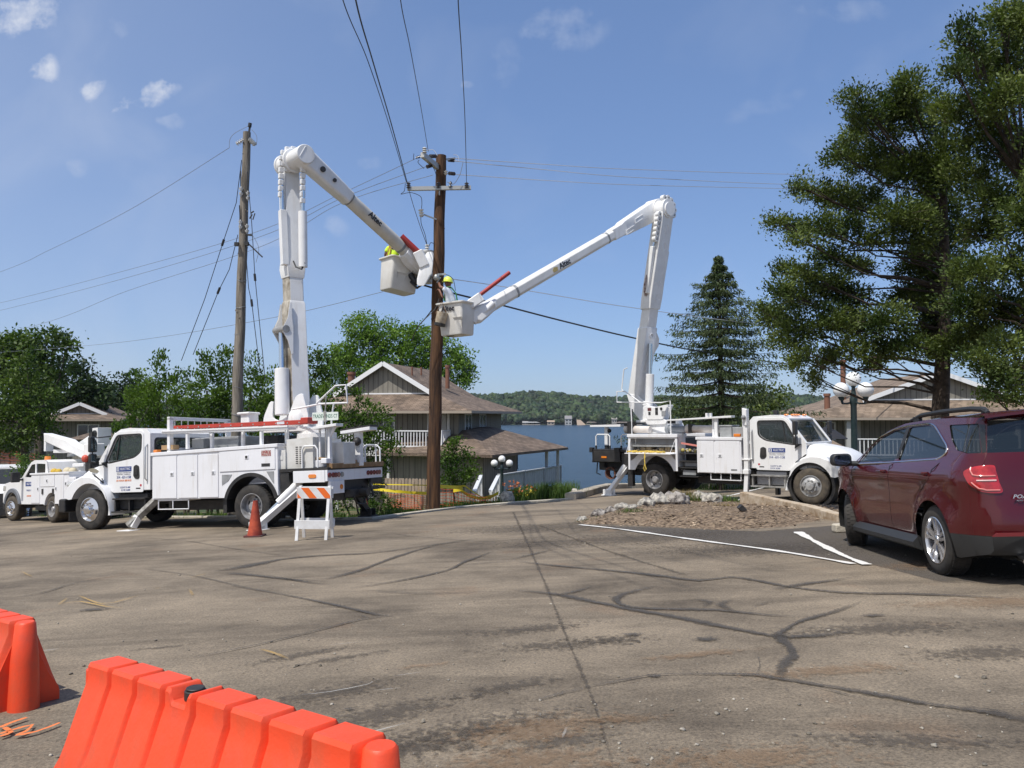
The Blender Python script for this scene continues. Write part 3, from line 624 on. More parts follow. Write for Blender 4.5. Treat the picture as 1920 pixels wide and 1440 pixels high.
def wheel(parent, x, yface, zc, s, Rr, wd, style, tyre=TY, n=40, steer=0, cam_=0, rimm=None):
    """outer face at y=yface, pointing to side s"""
    M = Matrix.Translation((x, yface, zc)) @ Matrix.Rotation(steer, 4, 'Z') @ Matrix((( 1, 0, 0, 0), (0, 0, s, 0), (0, 1, 0, 0), (0, 0, 0, 1)))   # local Z -> outwards
    h = bpy.data.objects.new('wheel', None); COL.objects.link(h); h.parent = parent
    rr = Rr*.60 if style != 'suv' else Rr*.66
    mb = MB()
    prof = [(rr, -.012), (rr*1.04, -.002), (rr*1.22, .004), (Rr*.90, -.004), (Rr*.955, -.02), (Rr*.985, -.05), (Rr*.985, -wd+.05), (Rr*.95, -wd+.015), (Rr*.8, -wd), (rr, -wd+.01)]
    mb.lathe(prof, M, 48, closed=True)
    nb = 44
    for k in range(nb):      # tread blocks
        for q, (a0, a1) in enumerate(((-.035, -wd*.30), (-wd*.36, -wd*.64), (-wd*.70, -wd+.035))):
            t = 2*math.pi*(k+(q % 2)*.5)/nb; dt = 2*math.pi/nb*.36; r0, r1 = Rr*.975, Rr
            v = []
            for tt in (t-dt, t+dt):
                for r in (r0, r1):
                    for hh in (a0, a1): v.append((r*math.cos(tt), r*math.sin(tt), hh))
            mb.add(v, [(0, 1, 3, 2), (4, 6, 7, 5), (0, 4, 5, 1), (2, 3, 7, 6), (0, 2, 6, 4), (1, 5, 7, 3)], None, M)
    mb.build('tyre', tyre, h, smooth=30)
    mb = MB()
    if style == 'front':     # polished, hub standing out, hand holes round the rim
        mb.lathe([(rr, -.02), (rr, .004), (rr*.95, .006), (rr*.90, -.03), (rr*.80, -.025), (rr*.62, .02), (rr*.50, .03), (rr*.46, .03), (rr*.40, .02), (rr*.40, .07), (rr*.33, .10), (rr*.16, .105), (0.001, .105)], M, 36)
        for k in range(10):
            a = 2*math.pi*k/10; c = M @ Vector((rr*.54*math.cos(a), rr*.54*math.sin(a), .02)); e = M @ Vector((rr*.54*math.cos(a), rr*.54*math.sin(a), .075)); mb.cyl(c, e, .022, .017, 6)
            a += .3; c = M @ Vector((rr*.73*math.cos(a), rr*.73*math.sin(a), -.06)); e = M @ Vector((rr*.73*math.cos(a), rr*.73*math.sin(a), .004)); 
            if k % 5 == 0: mb.cyl(c, e, .05, .05, 10, mi=1)
    elif style == 'rear':    # deep dish
        mb.lathe([(rr, -.02), (rr, .004), (rr*.95, .004), (rr*.92, -.03), (rr*.86, -.15), (rr*.70, -.175), (rr*.48, -.175), (rr*.42, -.16), (rr*.38, -.15), (rr*.36, -.05), (rr*.28, -.02), (0.001, -.02)], M, 36)
        for k in range(10):
            a = 2*math.pi*k/10; c = M @ Vector((rr*.52*math.cos(a), rr*.52*math.sin(a), -.175)); e = M @ Vector((rr*.52*math.cos(a), rr*.52*math.sin(a), -.13)); mb.cyl(c, e, .02, .017, 6)
        for k in range(5):
            a = 2*math.pi*(k+.3)/5; c = M @ Vector((rr*.74*math.cos(a), rr*.74*math.sin(a), -.18)); e = M @ Vector((rr*.74*math.cos(a), rr*.74*math.sin(a), -.166)); mb.cyl(c, e, .045, .045, 10, mi=1)
    else:                    # five split spokes
        mb.lathe([(rr, -.02), (rr*1.02, .0), (rr*.97, .004), (rr*.93, -.02), (rr*.90, -.12), (rr*.88, -.16)], M, 40)
        mb.lathe([(rr*.9, -.15), (0.001, -.15)], M, 24, mi=1)
        mb.lathe([(rr*.24, -.04), (rr*.2, -.012), (rr*.12, -.004), (.001, -.004)], M, 24)
        for k in range(5):
            a = 2*math.pi*k/5+cam_
            for da in (-.17, .17):
                c, s_ = math.cos(a+da), math.sin(a+da); c0, s0 = math.cos(a+da*.4), math.sin(a+da*.4); w0, w1 = rr*.085, rr*.10; t = Vector((-s_, c_ if False else c, 0))
                v = []
                for (r, zz, w, cc, ss) in ((rr*.14, -.015, w0, c0, s0), (rr*.55, -.012, rr*.09, c, s_), (rr*.97, -.006, w1, c, s_)):
                    v += [(r*cc-ss*w, r*ss+cc*w, zz-.035), (r*cc-ss*w*.7, r*ss+cc*w*.7, zz), (r*cc+ss*w*.7, r*ss-cc*w*.7, zz), (r*cc+ss*w, r*ss-cc*w, zz-.035)]
                mb.add(v, [(0, 1, 5, 4), (1, 2, 6, 5), (2, 3, 7, 6), (4, 5, 9, 8), (5, 6, 10, 9), (6, 7, 11, 10)], None, M)
            a2 = a+math.pi/5; c = M @ Vector((rr*.2*math.cos(a2), rr*.2*math.sin(a2), -.06)); e = M @ Vector((rr*.2*math.cos(a2), rr*.2*math.sin(a2), -.02)); mb.cyl(c, e, .011, .011, 6, mi=1)
    rm = {'front': CHR, 'rear': RIMG, 'suv': mat('alloy', (.62, .62, .64), .22, metal=.9)}[style]
    mb.build('rim', [rimm or rm, BK], h, smooth=35); return h
def arc(cx, cz, r, a0, a1, n):
    return [(cx+r*math.cos(R(a0+(a1-a0)*i/n)), cz+r*math.sin(R(a0+(a1-a0)*i/n))) for i in range(n+1)]
def rrect(x0, x1, z0, z1, r=.05, n=4):
    p = []
    for cx, cz, a in ((x1-r, z1-r, 0), (x0+r, z1-r, 90), (x0+r, z0+r, 180), (x1-r, z0+r, 270)): p += arc(cx, cz, r, a, a+90, n)
    return p
def roundpoly(pts, r=.06, n=4):
    out = []; k = len(pts)
    for i in range(k):
        p = Vector(pts[i]); a = Vector(pts[i-1])-p; b = Vector(pts[(i+1) % k])-p; ra = min(r, a.length*.45); rb = min(r, b.length*.45); p0 = p+a.normalized()*ra; p1 = p+b.normalized()*rb
        for j in range(n+1):
            t = j/n; out.append(tuple(p0*(1-t)**2+p*2*t*(1-t)+p1*t*t))
    return out
def truck_cab(T_, s, num, warnside):
    """medium duty cab: x forward from the rear axle, visible side at y = 1.2 s"""
    cab = MB(); hw = 1.03; xb = 3.06
    prof = [(xb, .92), (xb, 2.28), (xb+.12, 2.40), (3.7, 2.44), (3.98, 2.42), (4.16, 2.33), (4.68, 1.63), (4.70, .92)]
    win = roundpoly([(3.33, 2.25), (4.05, 2.25), (4.12, 2.18), (4.42, 1.66), (4.36, 1.62), (3.55, 1.74), (3.36, 1.86)], .09)
    for q in (-1, 1):
        cab.plate(prof, [win], q*hw, q*(hw-.05))
    strip = [0, 1, 2, 3, 4, 5]
    def wall(p, q_, w=.05): cab.add([(p[0], -hw+.001, p[1]), (p[0], hw-.001, p[1]), (q_[0], hw-.001, q_[1]), (q_[0], -hw+.001, q_[1])], [(0, 1, 2, 3)])
    for i in (1, 2, 3, 4): wall(prof[i], prof[i+1])
    # rear wall with window, windscreen frame
    cab.plate([(-hw+.002, .92), (hw-.002, .92), (hw-.002, 2.28), (-hw+.002, 2.28)], [rrect(-.86, .86, 1.62, 2.14, .09)], xb, xb+.04, axis='x')
    wd = Vector((4.68-4.16, 0, 1.63-2.33)); 
    for q in (-1, 1): cab.bar((4.16, q*(hw-.06), 2.33), (4.68, q*(hw-.06), 1.63), .12, .05, up=(1, 0, .7))
    cab.bar((4.17, -hw+.1, 2.315), (4.17, hw-.1, 2.315), .05, .06); cab.bar((4.67, -hw+.1, 1.64), (4.67, hw-.1, 1.64), .06, .06)
    cab.bx(xb+.05, 4.65, -hw+.06, hw-.06, .93, 1.0)
    cb = cab.build('cab', W_, T_, bevel=.018, smooth=40)
    mb = MB(); mb.add([(4.19, -hw+.12, 2.30), (4.19, hw-.12, 2.30), (4.66, hw-.12, 1.66), (4.66, -hw+.12, 1.66)], [(0, 1, 2, 3)]); mb.build('windshield', GL, cb)
    mb = MB(); mb.bx(xb+.015, xb+.021, -.84, .84, 1.64, 2.12); mb.build('rear_window', GL, cb)
    mb = MB(); mb.plate(rrect(-.9, .9, 1.58, 2.18, .1), [rrect(-.85, .85, 1.63, 2.13, .08)], xb-.012, xb+.002, axis='x'); mb.build('window_seal', BK, cb)
    for q in (-1, 1):
        mb = MB(); mb.prism(win, q*(hw-.028), q*(hw-.022)); mb.build('side_window', GL, cb)
        big = roundpoly([(3.29, 2.29), (4.07, 2.29), (4.16, 2.2), (4.47, 1.64), (4.37, 1.58), (3.53, 1.70), (3.31, 1.84)], .1)
        mb = MB(); mb.plate(big, [win], q*(hw-.002), q*(hw+.010)); mb.bar((4.02, q*(hw-.02), 2.25), (4.12, q*(hw-.02), 1.68), .03, .03, up=(1, 0, 0)); mb.build('window_seal', BK, cb)
        door = [(3.25, .88), (3.25, 2.30), (3.32, 2.36), (4.05, 2.36), (4.22, 2.24), (4.52, 1.66), (4.50, 1.15), (4.22, .88)]
        mb = MB(); mb.plate(roundpoly(door, .05), [big], q*(hw+.001), q*(hw+.018)); d = mb.build('door', W_, cb, bevel=.008)
        mb = MB(); mb.prism(roundpoly([(3.36, 1.24), (3.38, 1.50), (3.47, 1.54), (3.55, 1.50), (3.56, 1.27), (3.5, 1.20), (3.4, 1.19)], .03), q*(hw+.017), q*(hw+.03)); mb.bx(3.42, 3.51, q*(hw+.03), q*(hw+.04), 1.28, 1.44); mb.build('door_handle', BK, cb, bevel=.006)
        mb = MB(); mb.tube([(3.14, q*(hw+.0), 1.14), (3.16, q*(hw+.06), 1.2), (3.15, q*(hw+.06), 1.95), (3.14, q*(hw+.0), 2.02)], .018, 8); mb.build('grab_handle', mat('grab', (.55, .55, .55), .3, metal=.7), cb)
        # mirrors on a black loop
        mb = MB(); my = q*(hw+.34); mb.tube([(4.45, q*hw, 1.58), (4.52, my-.0, 1.54), (4.52, my, 1.60), (4.52, my, 2.22), (4.30, q*(hw), 2.26)], .017, 8); mb.prism([(4.38, 1.50), (4.56, 1.62), (4.40, 1.64)], q*hw, q*(hw+.06)); mb.build('mirror_arm', BK, cb)
        mb = MB(); mb.bx(4.47, 4.56, my-.11, my+.11, 1.88, 2.26); mb.bx(4.47, 4.56, my-.10, my+.10, 1.62, 1.84); m_ = mb.build('mirror', BK, cb, bevel=.03)
        mb = MB(); mb.bx(4.464, 4.469, my-.085, my+.085, 1.91, 2.23); mb.bx(4.464, 4.469, my-.08, my+.08, 1.65, 1.81); mb.build('mirror_glass', mat('mirror_glass', (.5, .55, .6), .04, metal=1), cb)
        # lettering
        fs = hw+.0195
        mb = MB(); mb.bx(3.62, 4.10, q*fs, q*(fs+.002), 1.385, 1.505); mb.build('company_banner', BLU, cb)
        text_mesh('ELECTRIC', .082, side_M(3.86-q*.05, q*(fs+.003), 1.445, q), W_, cb, sx=.88); mb = MB(); cx_ = 3.86+q*.185; mb.bx(cx_-.035, cx_+.035, q*(fs+.002), q*(fs+.003), 1.40, 1.49, 0); mb.bx(cx_-.018, cx_+.012, q*(fs+.003), q*(fs+.004), 1.41, 1.48, 1); mb.build('emblem', [W_, BLU], cb)
        if q != s: continue
        GRL = mat('lettering_grey', (.30, .30, .33), .6)
        text_mesh('ELECTRICAL CONTRACTORS', .036, side_M(3.86, q*(fs+.001), 1.355, q), GRL, cb, sx=.95); text_mesh('INDUSTRIAL - COMMERCIAL', .036, side_M(3.86, q*(fs+.001), 1.315, q), GRL, cb, sx=.95)
        text_mesh('314 - 631-1158', .088, side_M(3.86, q*(fs+.001), 1.245, q), BLU, cb, sx=.82, bold=.0015)
        if s > 0: text_mesh('24 HOUR SERVICE', .06, side_M(3.86, q*(fs+.001), 1.165, q), ORG, cb, sx=.98, bold=.001)
        text_mesh('U.S.DOT 61-400', .06, side_M(3.82, q*(fs+.001), 1.00, q), BLU, cb, sx=.78); text_mesh('G.V.W. 54,000', .06, side_M(3.80, q*(fs+.001), .935, q), BLU, cb, sx=.78)
        mb = MB(); mb.cyl((3.33, q*(hw+.018), 1.04), (3.33, q*(hw+.021), 1.04), .03, n=16); mb.build('round_sticker', mat('sticker_red', (.45, .04, .05), .5), cb)
        mb = MB(); mb.bx(3.34, 3.48, q*(hw+.018), q*(hw+.021), .955, .985); mb.build('door_badge', BK, cb)
    # interior
    mb = MB()
    for q in (-.55, .55): mb.bx(3.25, 3.75, q-.24, q+.24, 1.15, 1.42); mb.bx(3.22, 3.38, q-.24, q+.24, 1.42, 2.02)
    mb.bx(4.3, 4.62, -hw+.07, hw-.07, 1.2, 1.60); mb.build('seats', INT, cb, bevel=.05)
    mb = MB(); c = Vector((4.18, .55, 1.62)); ax = Vector((-.75, 0, .66)); u = Vector((0, 1, 0)); w = ax.cross(u)
    mb.tube([c+(u*math.cos(a)+w*math.sin(a))*.22 for a in np.linspace(0, 2*math.pi, 25)], .015, 6); mb.tube([c, c-ax*.3], .03); mb.bar(c-u*.2, c+u*.2, .03, .02); mb.build('steering_wheel', BK, cb)
    # marker lights and aerial on the roof
    mb = MB()
    for y in (-.7, -.2, 0, .2, .7): mb.ball((4.02, y, 2.44), .05, 10, 6, sc_=(1.5, 1, .55))
    mb.build('marker_light', AMB, cb)
    mb = MB(); mb.tube([(4.0, s*.55, 2.43), (3.55, s*.55, 3.0)], .005, 5); mb.build('aerial', BK, cb)
    # bonnet and wings
    def sec(x, hwid, zt, zb, sh=.16):
        return [(x, -hwid, zb), (x, -hwid, zt-sh), (x, -hwid+.04, zt-sh*.5), (x, -hwid*.82, zt-.03), (x, -hwid*.4, zt), (x, hwid*.4, zt), (x, hwid*.82, zt-.03), (x, hwid-.04, zt-sh*.5), (x, hwid, zt-sh), (x, hwid, zb)]
    mb = MB(); mb.loft([sec(4.52, 1.0, 1.62, .95, .22), sec(4.72, .96, 1.62, .95, .24), sec(5.0, .90, 1.57, .9, .22), sec(5.35, .83, 1.50, .82, .22), sec(5.62, .76, 1.38, .78, .24), sec(5.76, .70, 1.24, .76, .26), sec(5.84, .62, 1.06, .76, .2)])
    hd = mb.build('hood', W_, T_, smooth=50)
    mb = MB(); mb.bx(5.80, 5.855, -.45, .45, .78, 1.10); mb.build('grille', CHR, hd, bevel=.02)
    for q in (-1, 1):
        F_ = [(4.13, .34), (4.19, .62), (4.28, .98), (4.50, 1.20), (4.62, 1.28), (4.85, 1.34), (5.10, 1.33), (5.36, 1.24), (5.56, 1.08), (5.68, .92), (5.66, .80), (5.52, .76)]+arc(4.83, .48, .65, 25, 192, 18)
        ri = []
        for (yy_, k_) in ((.62, 1), (1.06, 1), (1.16, .975), (1.20, .93)):     # crown the wing outwards
            ri.append([(4.85+(x-4.85)*(k_ if z > .7 else 1), q*yy_, .48+(z-.48)*(k_ if math.hypot(x-4.83, z-.48) > .68 else 1)) for x, z in F_])
        mb = MB(); mb.loft(ri); wg = mb.build('fender', W_, hd, smooth=40)
        hl = MB(); hl.ball((5.55, q*1.03, 1.10), .15, 16, 10, sc_=(.9, .72, .55)); hl.build('headlight', mat('lamp_glass', (.45, .45, .42), .08, coat=1), hd)
        mb = MB(); mb.prism(roundpoly([(4.78, 1.42), (4.98, 1.50), (5.12, 1.48), (5.04, 1.40), (4.84, 1.38)], .03), q*.90, q*.955); (q == s and s > 0) and mb.build('side_vent', mat('vent_tan', (.22, .2, .15), .6), hd)
        mb = MB(); mb.lathe([(.56, -.5), (.64, -.5), (.64, -.02), (.56, -.02)], Matrix.Translation((4.83, q*1.16, .50)) @ Matrix(((1, 0, 0, 0), (0, 0, q, 0), (0, 1, 0, 0), (0, 0, 0, 1))), 40, closed=True); 
        if s < 0: mb.build('wheel_arch_liner', BK, hd)
        text_mesh(num, .12, side_M(4.60, q*(1.003), 1.38, q), BLU, cb, sx=.9, bold=.002) if q == s else None
        mb = MB(); mb.tube([(4.55, q*1.06, 1.23), (4.42, q*1.13, 1.12), (4.72, q*1.15, 1.34)], .02, 6); mb.build('hood_latch', BK, hd)
    mb = MB(); mb.bx(5.70, 5.92, -1.12, 1.12, .42, .76); mb.build('bumper', BK, T_, bevel=.04)
    # steps and tanks
    for q in (-1, 1):
        mb = MB(); mb.bx(3.2, 4.1, q*.72, q*.98, .44, .86); mb.build('fuel_tank', DIA if s < 0 else BK, T_, bevel=.05)
        mb = MB(); mb.bx(3.12, 4.13, q*.95, q*1.14, .71, .745); mb.bx(3.12, 4.13, q*.95, q*1.17, .40, .435); mb.bx(3.13, 3.17, q*.95, q*1.1, .40, .74); mb.bx(4.06, 4.1, q*.95, q*1.1, .40, .74); mb.bx(3.62, 3.66, q*.95, q*1.1, .40, .74); mb.build('cab_step', STL if s < 0 else BK, T_)
    return cb
def chassis(T_):
    mb = MB()
    for q in (-.43, .43): mb.bx(-1.95, 5.7, q-.05, q+.05, .55, .82)
    for x in (-1.85, -1.5, -.3, .8, 1.9, 3.0, 4.2, 5.4): mb.bx(x-.06, x+.06, -.4, .4, .58, .78)
    mb.cyl((0, -.9, .48), (0, .9, .48), .09); mb.ball((0, 0, .48), .22, 14, 8); mb.cyl((4.82, -.9, .46), (4.82, .9, .46), .07); mb.cyl((0, 0, .5), (3.2, 0, .62), .06)
    mb.bx(3.2, 5.2, -.4, .4, .45, 1.0); mb.bx(1.2, 2.9, -.6, .6, .40, .62); mb.bx(-.9, 1.2, -.7, .7, .72, .9)
    mb.build('chassis', BK, T_)
def latch(mb, x, y, z, s, w=.10, h=.09):
    mb.bx(x-w/2, x+w/2, y, y+s*.012, z-h/2, z+h/2, 0); mb.bx(x-w*.3, x+w*.3, y+s*.012, y+s*.02, z-h*.3, z+h*.3, 1)
def outrigger(T_, x0, y0, z0, x1, y1, z1, s, mt=WB, dark=False, cy=True):
    mb = MB(); a = Vector((x0, y0, z0)); b = Vector((x1, y1, z1)); m = a.lerp(b, .5)
    mb.bar(a, b-Vector((0, 0, -.12)), .16, .12, up=(1, 0, 0)); o = mb.build('outrigger', mt, T_, bevel=.012)
    if not cy: mb = MB(); mb.bx(x1-.2, x1+.2, y1-.16, y1+.16, z1-.0, z1+.035); mb.bar(b+(a-b)*.12, b+(a-b)*.3+Vector((0, 0, .1)), .17, .13, up=(1, 0, 0)); mb.build('outrigger_foot', WB, o, bevel=.01); return
    mb = MB(); off = Vector((0, 0, .17)); mb.cyl(a+off, a.lerp(b, .55)+off, .085, n=16); mb.build('outrigger_cylinder', mt, o)
    mb = MB(); mb.cyl(a.lerp(b, .55)+off, b+Vector((0, 0, .17)), .04, n=12); mb.build('outrigger_rod', RODM, o)
    mb = MB(); mb.bx(x1-.2, x1+.2, y1-.16, y1+.16, z1-.0, z1+.035); mb.bx(x1-.16, x1+.16, y1-.12, y1-.09, z1+.03, z1+.2); mb.bx(x1-.16, x1+.16, y1+.09, y1+.12, z1+.03, z1+.2); mb.build('outrigger_foot', WB if not dark else BK, o, bevel=.01)
def fit(o_, f_, up):     # frame: x from o to f
    up = Vector(up).normalized(); x = (f_-o_); x -= up*x.dot(up); L = x.length; x.normalize(); y = up.cross(x); M = Matrix((x, y, up)).transposed().to_4x4(); M.translation = o_; return M, L
# ---------- left bucket truck ----------
def pk(px, py, D): return P(px, py, D)
oL = Vector((-5.73, 17.95, 0)); fL = Vector((-10.2, 19.6, 0)); oL.z = H(oL.x, oL.y)-.0; fL.z = -1.2; oL.z = -.91
ML, LL = fit(oL, fL, (-.04, .05, 1)); ML = ML @ Matrix.Translation((.1, -1.2, 0))
TL = thing('bucket_truck', 'big white bucket truck with red ladder, its boom raised upright beside the traffic cone', 'bucket truck', ML)
chassis(TL); truck_cab(TL, 1, '261', True)
for x, st in ((0, 'rear'), (4.80, 'front')):
    for q in (1, -1): wheel(TL, x, q*1.19, .49, q, .49, .28 if st == 'front' else .55, st)
mb = MB(); mb.bx(5.1, 5.3, .5, 1.15, .1, .5)
# service body
sb = MB()
for q in (1, -1):
    y1, y0 = q*1.19, q*.66
    sb.prism([(2.84, .69), (2.84, 1.73), (-.72, 1.80), (-.72, .72), (-.66, .72)]+arc(0, .50, .70, 160, 16, 20)+[(.80, .69)], y0, y1)
    sb.bx(-.74, 2.86, q*.62, q*1.215, 1.73, 1.80) if False else sb.prism([(2.87, 1.72), (2.87, 1.80), (-.74, 1.87), (-.74, 1.79)], q*.60, q*1.22)
    sb.bx(1.78, 2.70, y0+q*.1, y1-q*.02, .655, .69); sb.bx(1.78, 2.70, q*1.14, q*1.17, .45, .475)
    for x in (1.79, 2.25, 2.68): sb.bx(x-.012, x+.012, q*1.14, q*1.17, .475, .66)
sb.bx(-.72, 2.84, -.66, .66, .90, .98); sb.bx(2.78, 2.84, -.66, .66, .9, 1.5)
body = sb.build('service_body', W2, TL, bevel=.012)
for q in (1, -1):
    y = q*1.192; ys = y+q*.016
    for (a, b) in ((2.80, 2.10), (2.05, 1.49), (1.44, .90)):
        mb = MB(); mb.bx(b, a, y, ys, .72, 1.70); latch(mb, b+.13, ys, 1.28-.0, q); mb.build('compartment_door', [W2, GR], body, bevel=.006)
        mb = MB()
    mb = MB(); mb.prism([(.86, 1.29), (.86, 1.74), (-.66, 1.78), (-.66, 1.31)], y, ys); latch(mb, .10, ys, 1.60, q); mb.bx(-.53, -.30, ys, ys+q*.005, 1.37, 1.44, 1); mb.bx(-.56, -.30, ys, ys+q*.004, 1.60, 1.73, 2)
    mb.build('compartment_door', [W2, BK, mat('warning_label', (.30, .05, .05), .6, col2=(.5, .45, .4), ns=40)], body, bevel=.006)
    mb = MB(); mb.prism([(.80, 1.22), (.52, 1.22), (.62, 1.08), (.80, .98)], y, ys-q*.01); mb.prism([(-.42, 1.26), (-.62, 1.26), (-.62, .98), (-.56, 1.05)], y, ys-q*.01); mb.build('wheel_pocket', GR, body)
    mb = MB(); mb.prism(arc(0, .50, .745, 14, 166, 26)+arc(0, .50, .665, 166, 14, 26), q*.7, q*1.222)
    mb.build('wheel_arch', BK, body)
mb = MB()
mb.bx(2.72, 2.84, 1.02, 1.17, 1.80, 1.87); mb.build('amber_marker', AMB, body, bevel=.02)
# flat rear deck and tail
dk_ = MB(); dk_.bx(-.74, -1.05, -1.15, 1.15, 1.22, 1.30); dk_.bx(-1.05, -2.0, -1.18, 1.18, 1.24, 1.30, 0); dk_.bx(-1.9, -2.04, -1.2, 1.05, 1.27, 1.38, 1); dk_.bx(-1.12, -1.93, 1.10, 1.19, .98, 1.24, 2); dk_.bx(-1.12, -1.93, -1.19, -1.10, .98, 1.24, 2)
dk_.bx(-1.94, -2.0, -1.19, 1.19, 1.0, 1.24, 2); dk_.bx(-1.96, -2.02, .55, 1.12, .72, 1.0, 2); dk_.bx(-1.96, -2.02, -1.12, -.6, .86, 1.0, 3)
dk_.bx(-.8, -1.9, -.7, .7, .75, 1.1, 3); dk_.bx(-.75, -.98, .66, 1.15, .80, 1.2, 3)
dkk = dk_.build('rear_deck', [BK, mat('deck_timber', (.22, .13, .06), .85, col2=(.30, .20, .11), ns=6), W2, BK], TL, bevel=.006)
LRED = mat('tail_lens', (.16, .012, .015), .25, coat=1)
mb = MB(); mb.prism(rrect(-1.72, -1.52, 1.08, 1.16, .038), 1.19, 1.203); mb.build('side_marker', AMB, dkk)
for k, y in enumerate([1.12, .98, .88, .76, .62, -.5, -.64, -.78, -.92, -1.04]):
    mb = MB(); mb.cyl((-2.0, y, 1.13), (-2.025, y, 1.13), .055, n=14); mb.build('tail_light', LRED if k != 4 else STL, dkk)
mb = MB(); mb.cyl((-2.02, .68, .86), (-2.035, .68, .86), .055, n=14); mb.build('tail_light', AMB, dkk)
mb = MB(); mb.bx(-1.8, -2.1, -.45, .45, .62, .78); mb.cyl((-2.1, 0, .7), (-2.3, 0, .7), .09); mb.tube([(-2.05, -.3, .62), (-2.12, -.1, .42), (-2.05, .1, .45), (-2.1, .3, .62)], .025, 6); mb.tube([(-2.05, -.5, .9), (-2.14, -.5, .6), (-2.1, -.3, .5), (-2.12, -.2, .75)], .03, 6); mb.bx(-1.9, -1.96, -1.05, 1.05, .72, .8); mb.build('tow_hitch', BK, TL)
for (x, y, dx, dy) in ((-1.30, 1.10, -.40, 0), (-1.97, -.45, 0, -.5), (-1.97, -1.15, .5, 0)):
    mb = MB(); mb.tube([(x, y, 1.30), (x, y, 1.70), (x+dx*.15, y+dy*.15, 1.78), (x+dx*.85, y+dy*.85, 1.78), (x+dx, y+dy, 1.70), (x+dx, y+dy, 1.30)], .02, 8); mb.build('grab_rail', W_, dkk)
# boxes and tackle lying on the deck
mb = MB(); mb.bx(-1.12, -1.38, .75, 1.05, 1.30, 1.47); mb.bx(-1.80, -1.95, .95, 1.14, 1.38, 1.50); mb.bx(-1.1, -1.3, -.9, -.4, 1.3, 1.42); mb.cyl((-1.6, .85, 1.3), (-1.6, .85, 1.46), .14); mb.build('deck_box', W2, dkk, bevel=.02)
mb = MB(); mb.bx(-1.5, -1.85, -.2, .35, 1.305, 1.50); mb.bx(-1.5, -1.8, -.75, -.4, 1.305, 1.50); mb.build('deck_box', W2, dkk, bevel=.01)
mb = MB(); mb.tube([(-1.3, .7, 1.42), (-1.5, .95, 1.5), (-1.8, .8, 1.46)], .05, 6); mb.bx(-1.92, -2.0, -.2, .2, 1.385, 1.43); mb.build('timber_block', mat('timber_block', (.35, .24, .13), .85), dkk)
mb = MB(); mb.tube([(-1.95, .0, 1.40), (-1.97, -.12, 1.44), (-1.95, -.3, 1.40)], .03, 6); mb.build('red_strap', mat('red_cloth', (.5, .05, .05), .8), dkk)
# pedestal, turret
mb = MB(); mb.prism([(-.86, 1.25), (-.86, 1.95), (-1.55, 1.98), (-1.55, 1.25)], .48, 1.05); mb.bx(-.55, -.86, .45, 1.1, 1.25, 1.72)
for k in range(9):
    for j in range(2): mb.bx(-1.10-j*.1, -1.16-j*.1, 1.05, 1.056, 1.40+k*.045, 1.42+k*.045, 1)
mb.bx(-.62, -.80, 1.10, 1.11, 1.50, 1.68, 0); mb.build('control_cabinet', [mat('cabinet_white', (.66, .65, .62), .5, col2=(.55, .53, .48), ns=2), BK], TL, bevel=.02)
mb = MB(); mb.prism([(-1.62, 1.35), (-1.75, 1.85), (-2.05, 1.85), (-2.05, 1.35)], .1, .6); mb.build('control_cabinet', mat('cabinet_white', (1, 1, 1)), TL, bevel=.02)
mb = MB(); mb.bx(-.55, -1.35, -.42, .42, .9, 1.95); mb.cyl((-.95, 0, 1.95), (-.95, 0, 2.10), .46, n=28); mb.cyl((-.95, 0, 2.10), (-.95, 0, 2.22), .40, n=28); mb.build('pedestal', WB, TL, bevel=.01)
wl_ = lambda x, y, z: ML @ Vector((x, y, z))
# boom geometry in world space; a = axis across the boom, b = the direction the upper boom leans
elbL = wl_(-.28, 0, 8.75); footL = wl_(-.42, 0, 2.5); tip = P(783, 492, 21.8)
b = tip-elbL; b.z = 0; b.normalize(); a = Vector((b.y, -b.x, 0))
if a.y > 0: a = -a
up = (elbL-footL).normalized()
def boxsec(c, w, h, a_, b_, r=.18):      # octagonal-ish section
    o = []
    for (i, j) in ((-1, -1+r*2), (-1+r*2, -1), (1-r*2, -1), (1, -1+r*2), (1, 1-r*2), (1-r*2, 1), (-1+r*2, 1), (-1, 1-r*2)): o.append(c+a_*w/2*i+b_*h/2*j)
    return o
Lb = lambda t: footL.lerp(elbL, t)
yy_ = (ML.to_3x3() @ Vector((0, 1, 0))); xx_ = (ML.to_3x3() @ Vector((1, 0, 0)))
mb = MB(); secs = [(0.0, .40, .36), (.07, .48, .46), (.44, .45, .42), (.45, .41, .38)]
mb.loft([boxsec(Lb(t), w, h, a, b, .04) for t, w, h in secs]); 
for q in (-1, 1): mb.loft([[Lb(t)+a*.03*q*0+b*(o_)+a*(q*.27-.02), Lb(t)+b*(o_)+a*(q*.27+.02), Lb(t)+b*(o_+w_)+a*(q*.27+.02), Lb(t)+b*(o_+w_)+a*(q*.27-.02)] for t, o_, w_ in ((.24, -.23, .06), (.29, -.30, .14), (.325, -.42, .27), (.345, -.40, .25), (.38, -.29, .12), (.44, -.22, .05))])
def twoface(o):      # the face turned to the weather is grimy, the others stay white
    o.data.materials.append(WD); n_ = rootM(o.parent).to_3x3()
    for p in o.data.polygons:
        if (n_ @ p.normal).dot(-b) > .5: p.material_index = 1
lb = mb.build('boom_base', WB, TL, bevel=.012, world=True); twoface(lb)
mb = MB(); mb.loft([boxsec(Lb(t), w, h, a, b, .08) for t, w, h in ((.44, .41, .38), (.545, .41, .38))]); ins = mb.build('insulator_section', WB, lb, bevel=.01, world=True); twoface(ins)
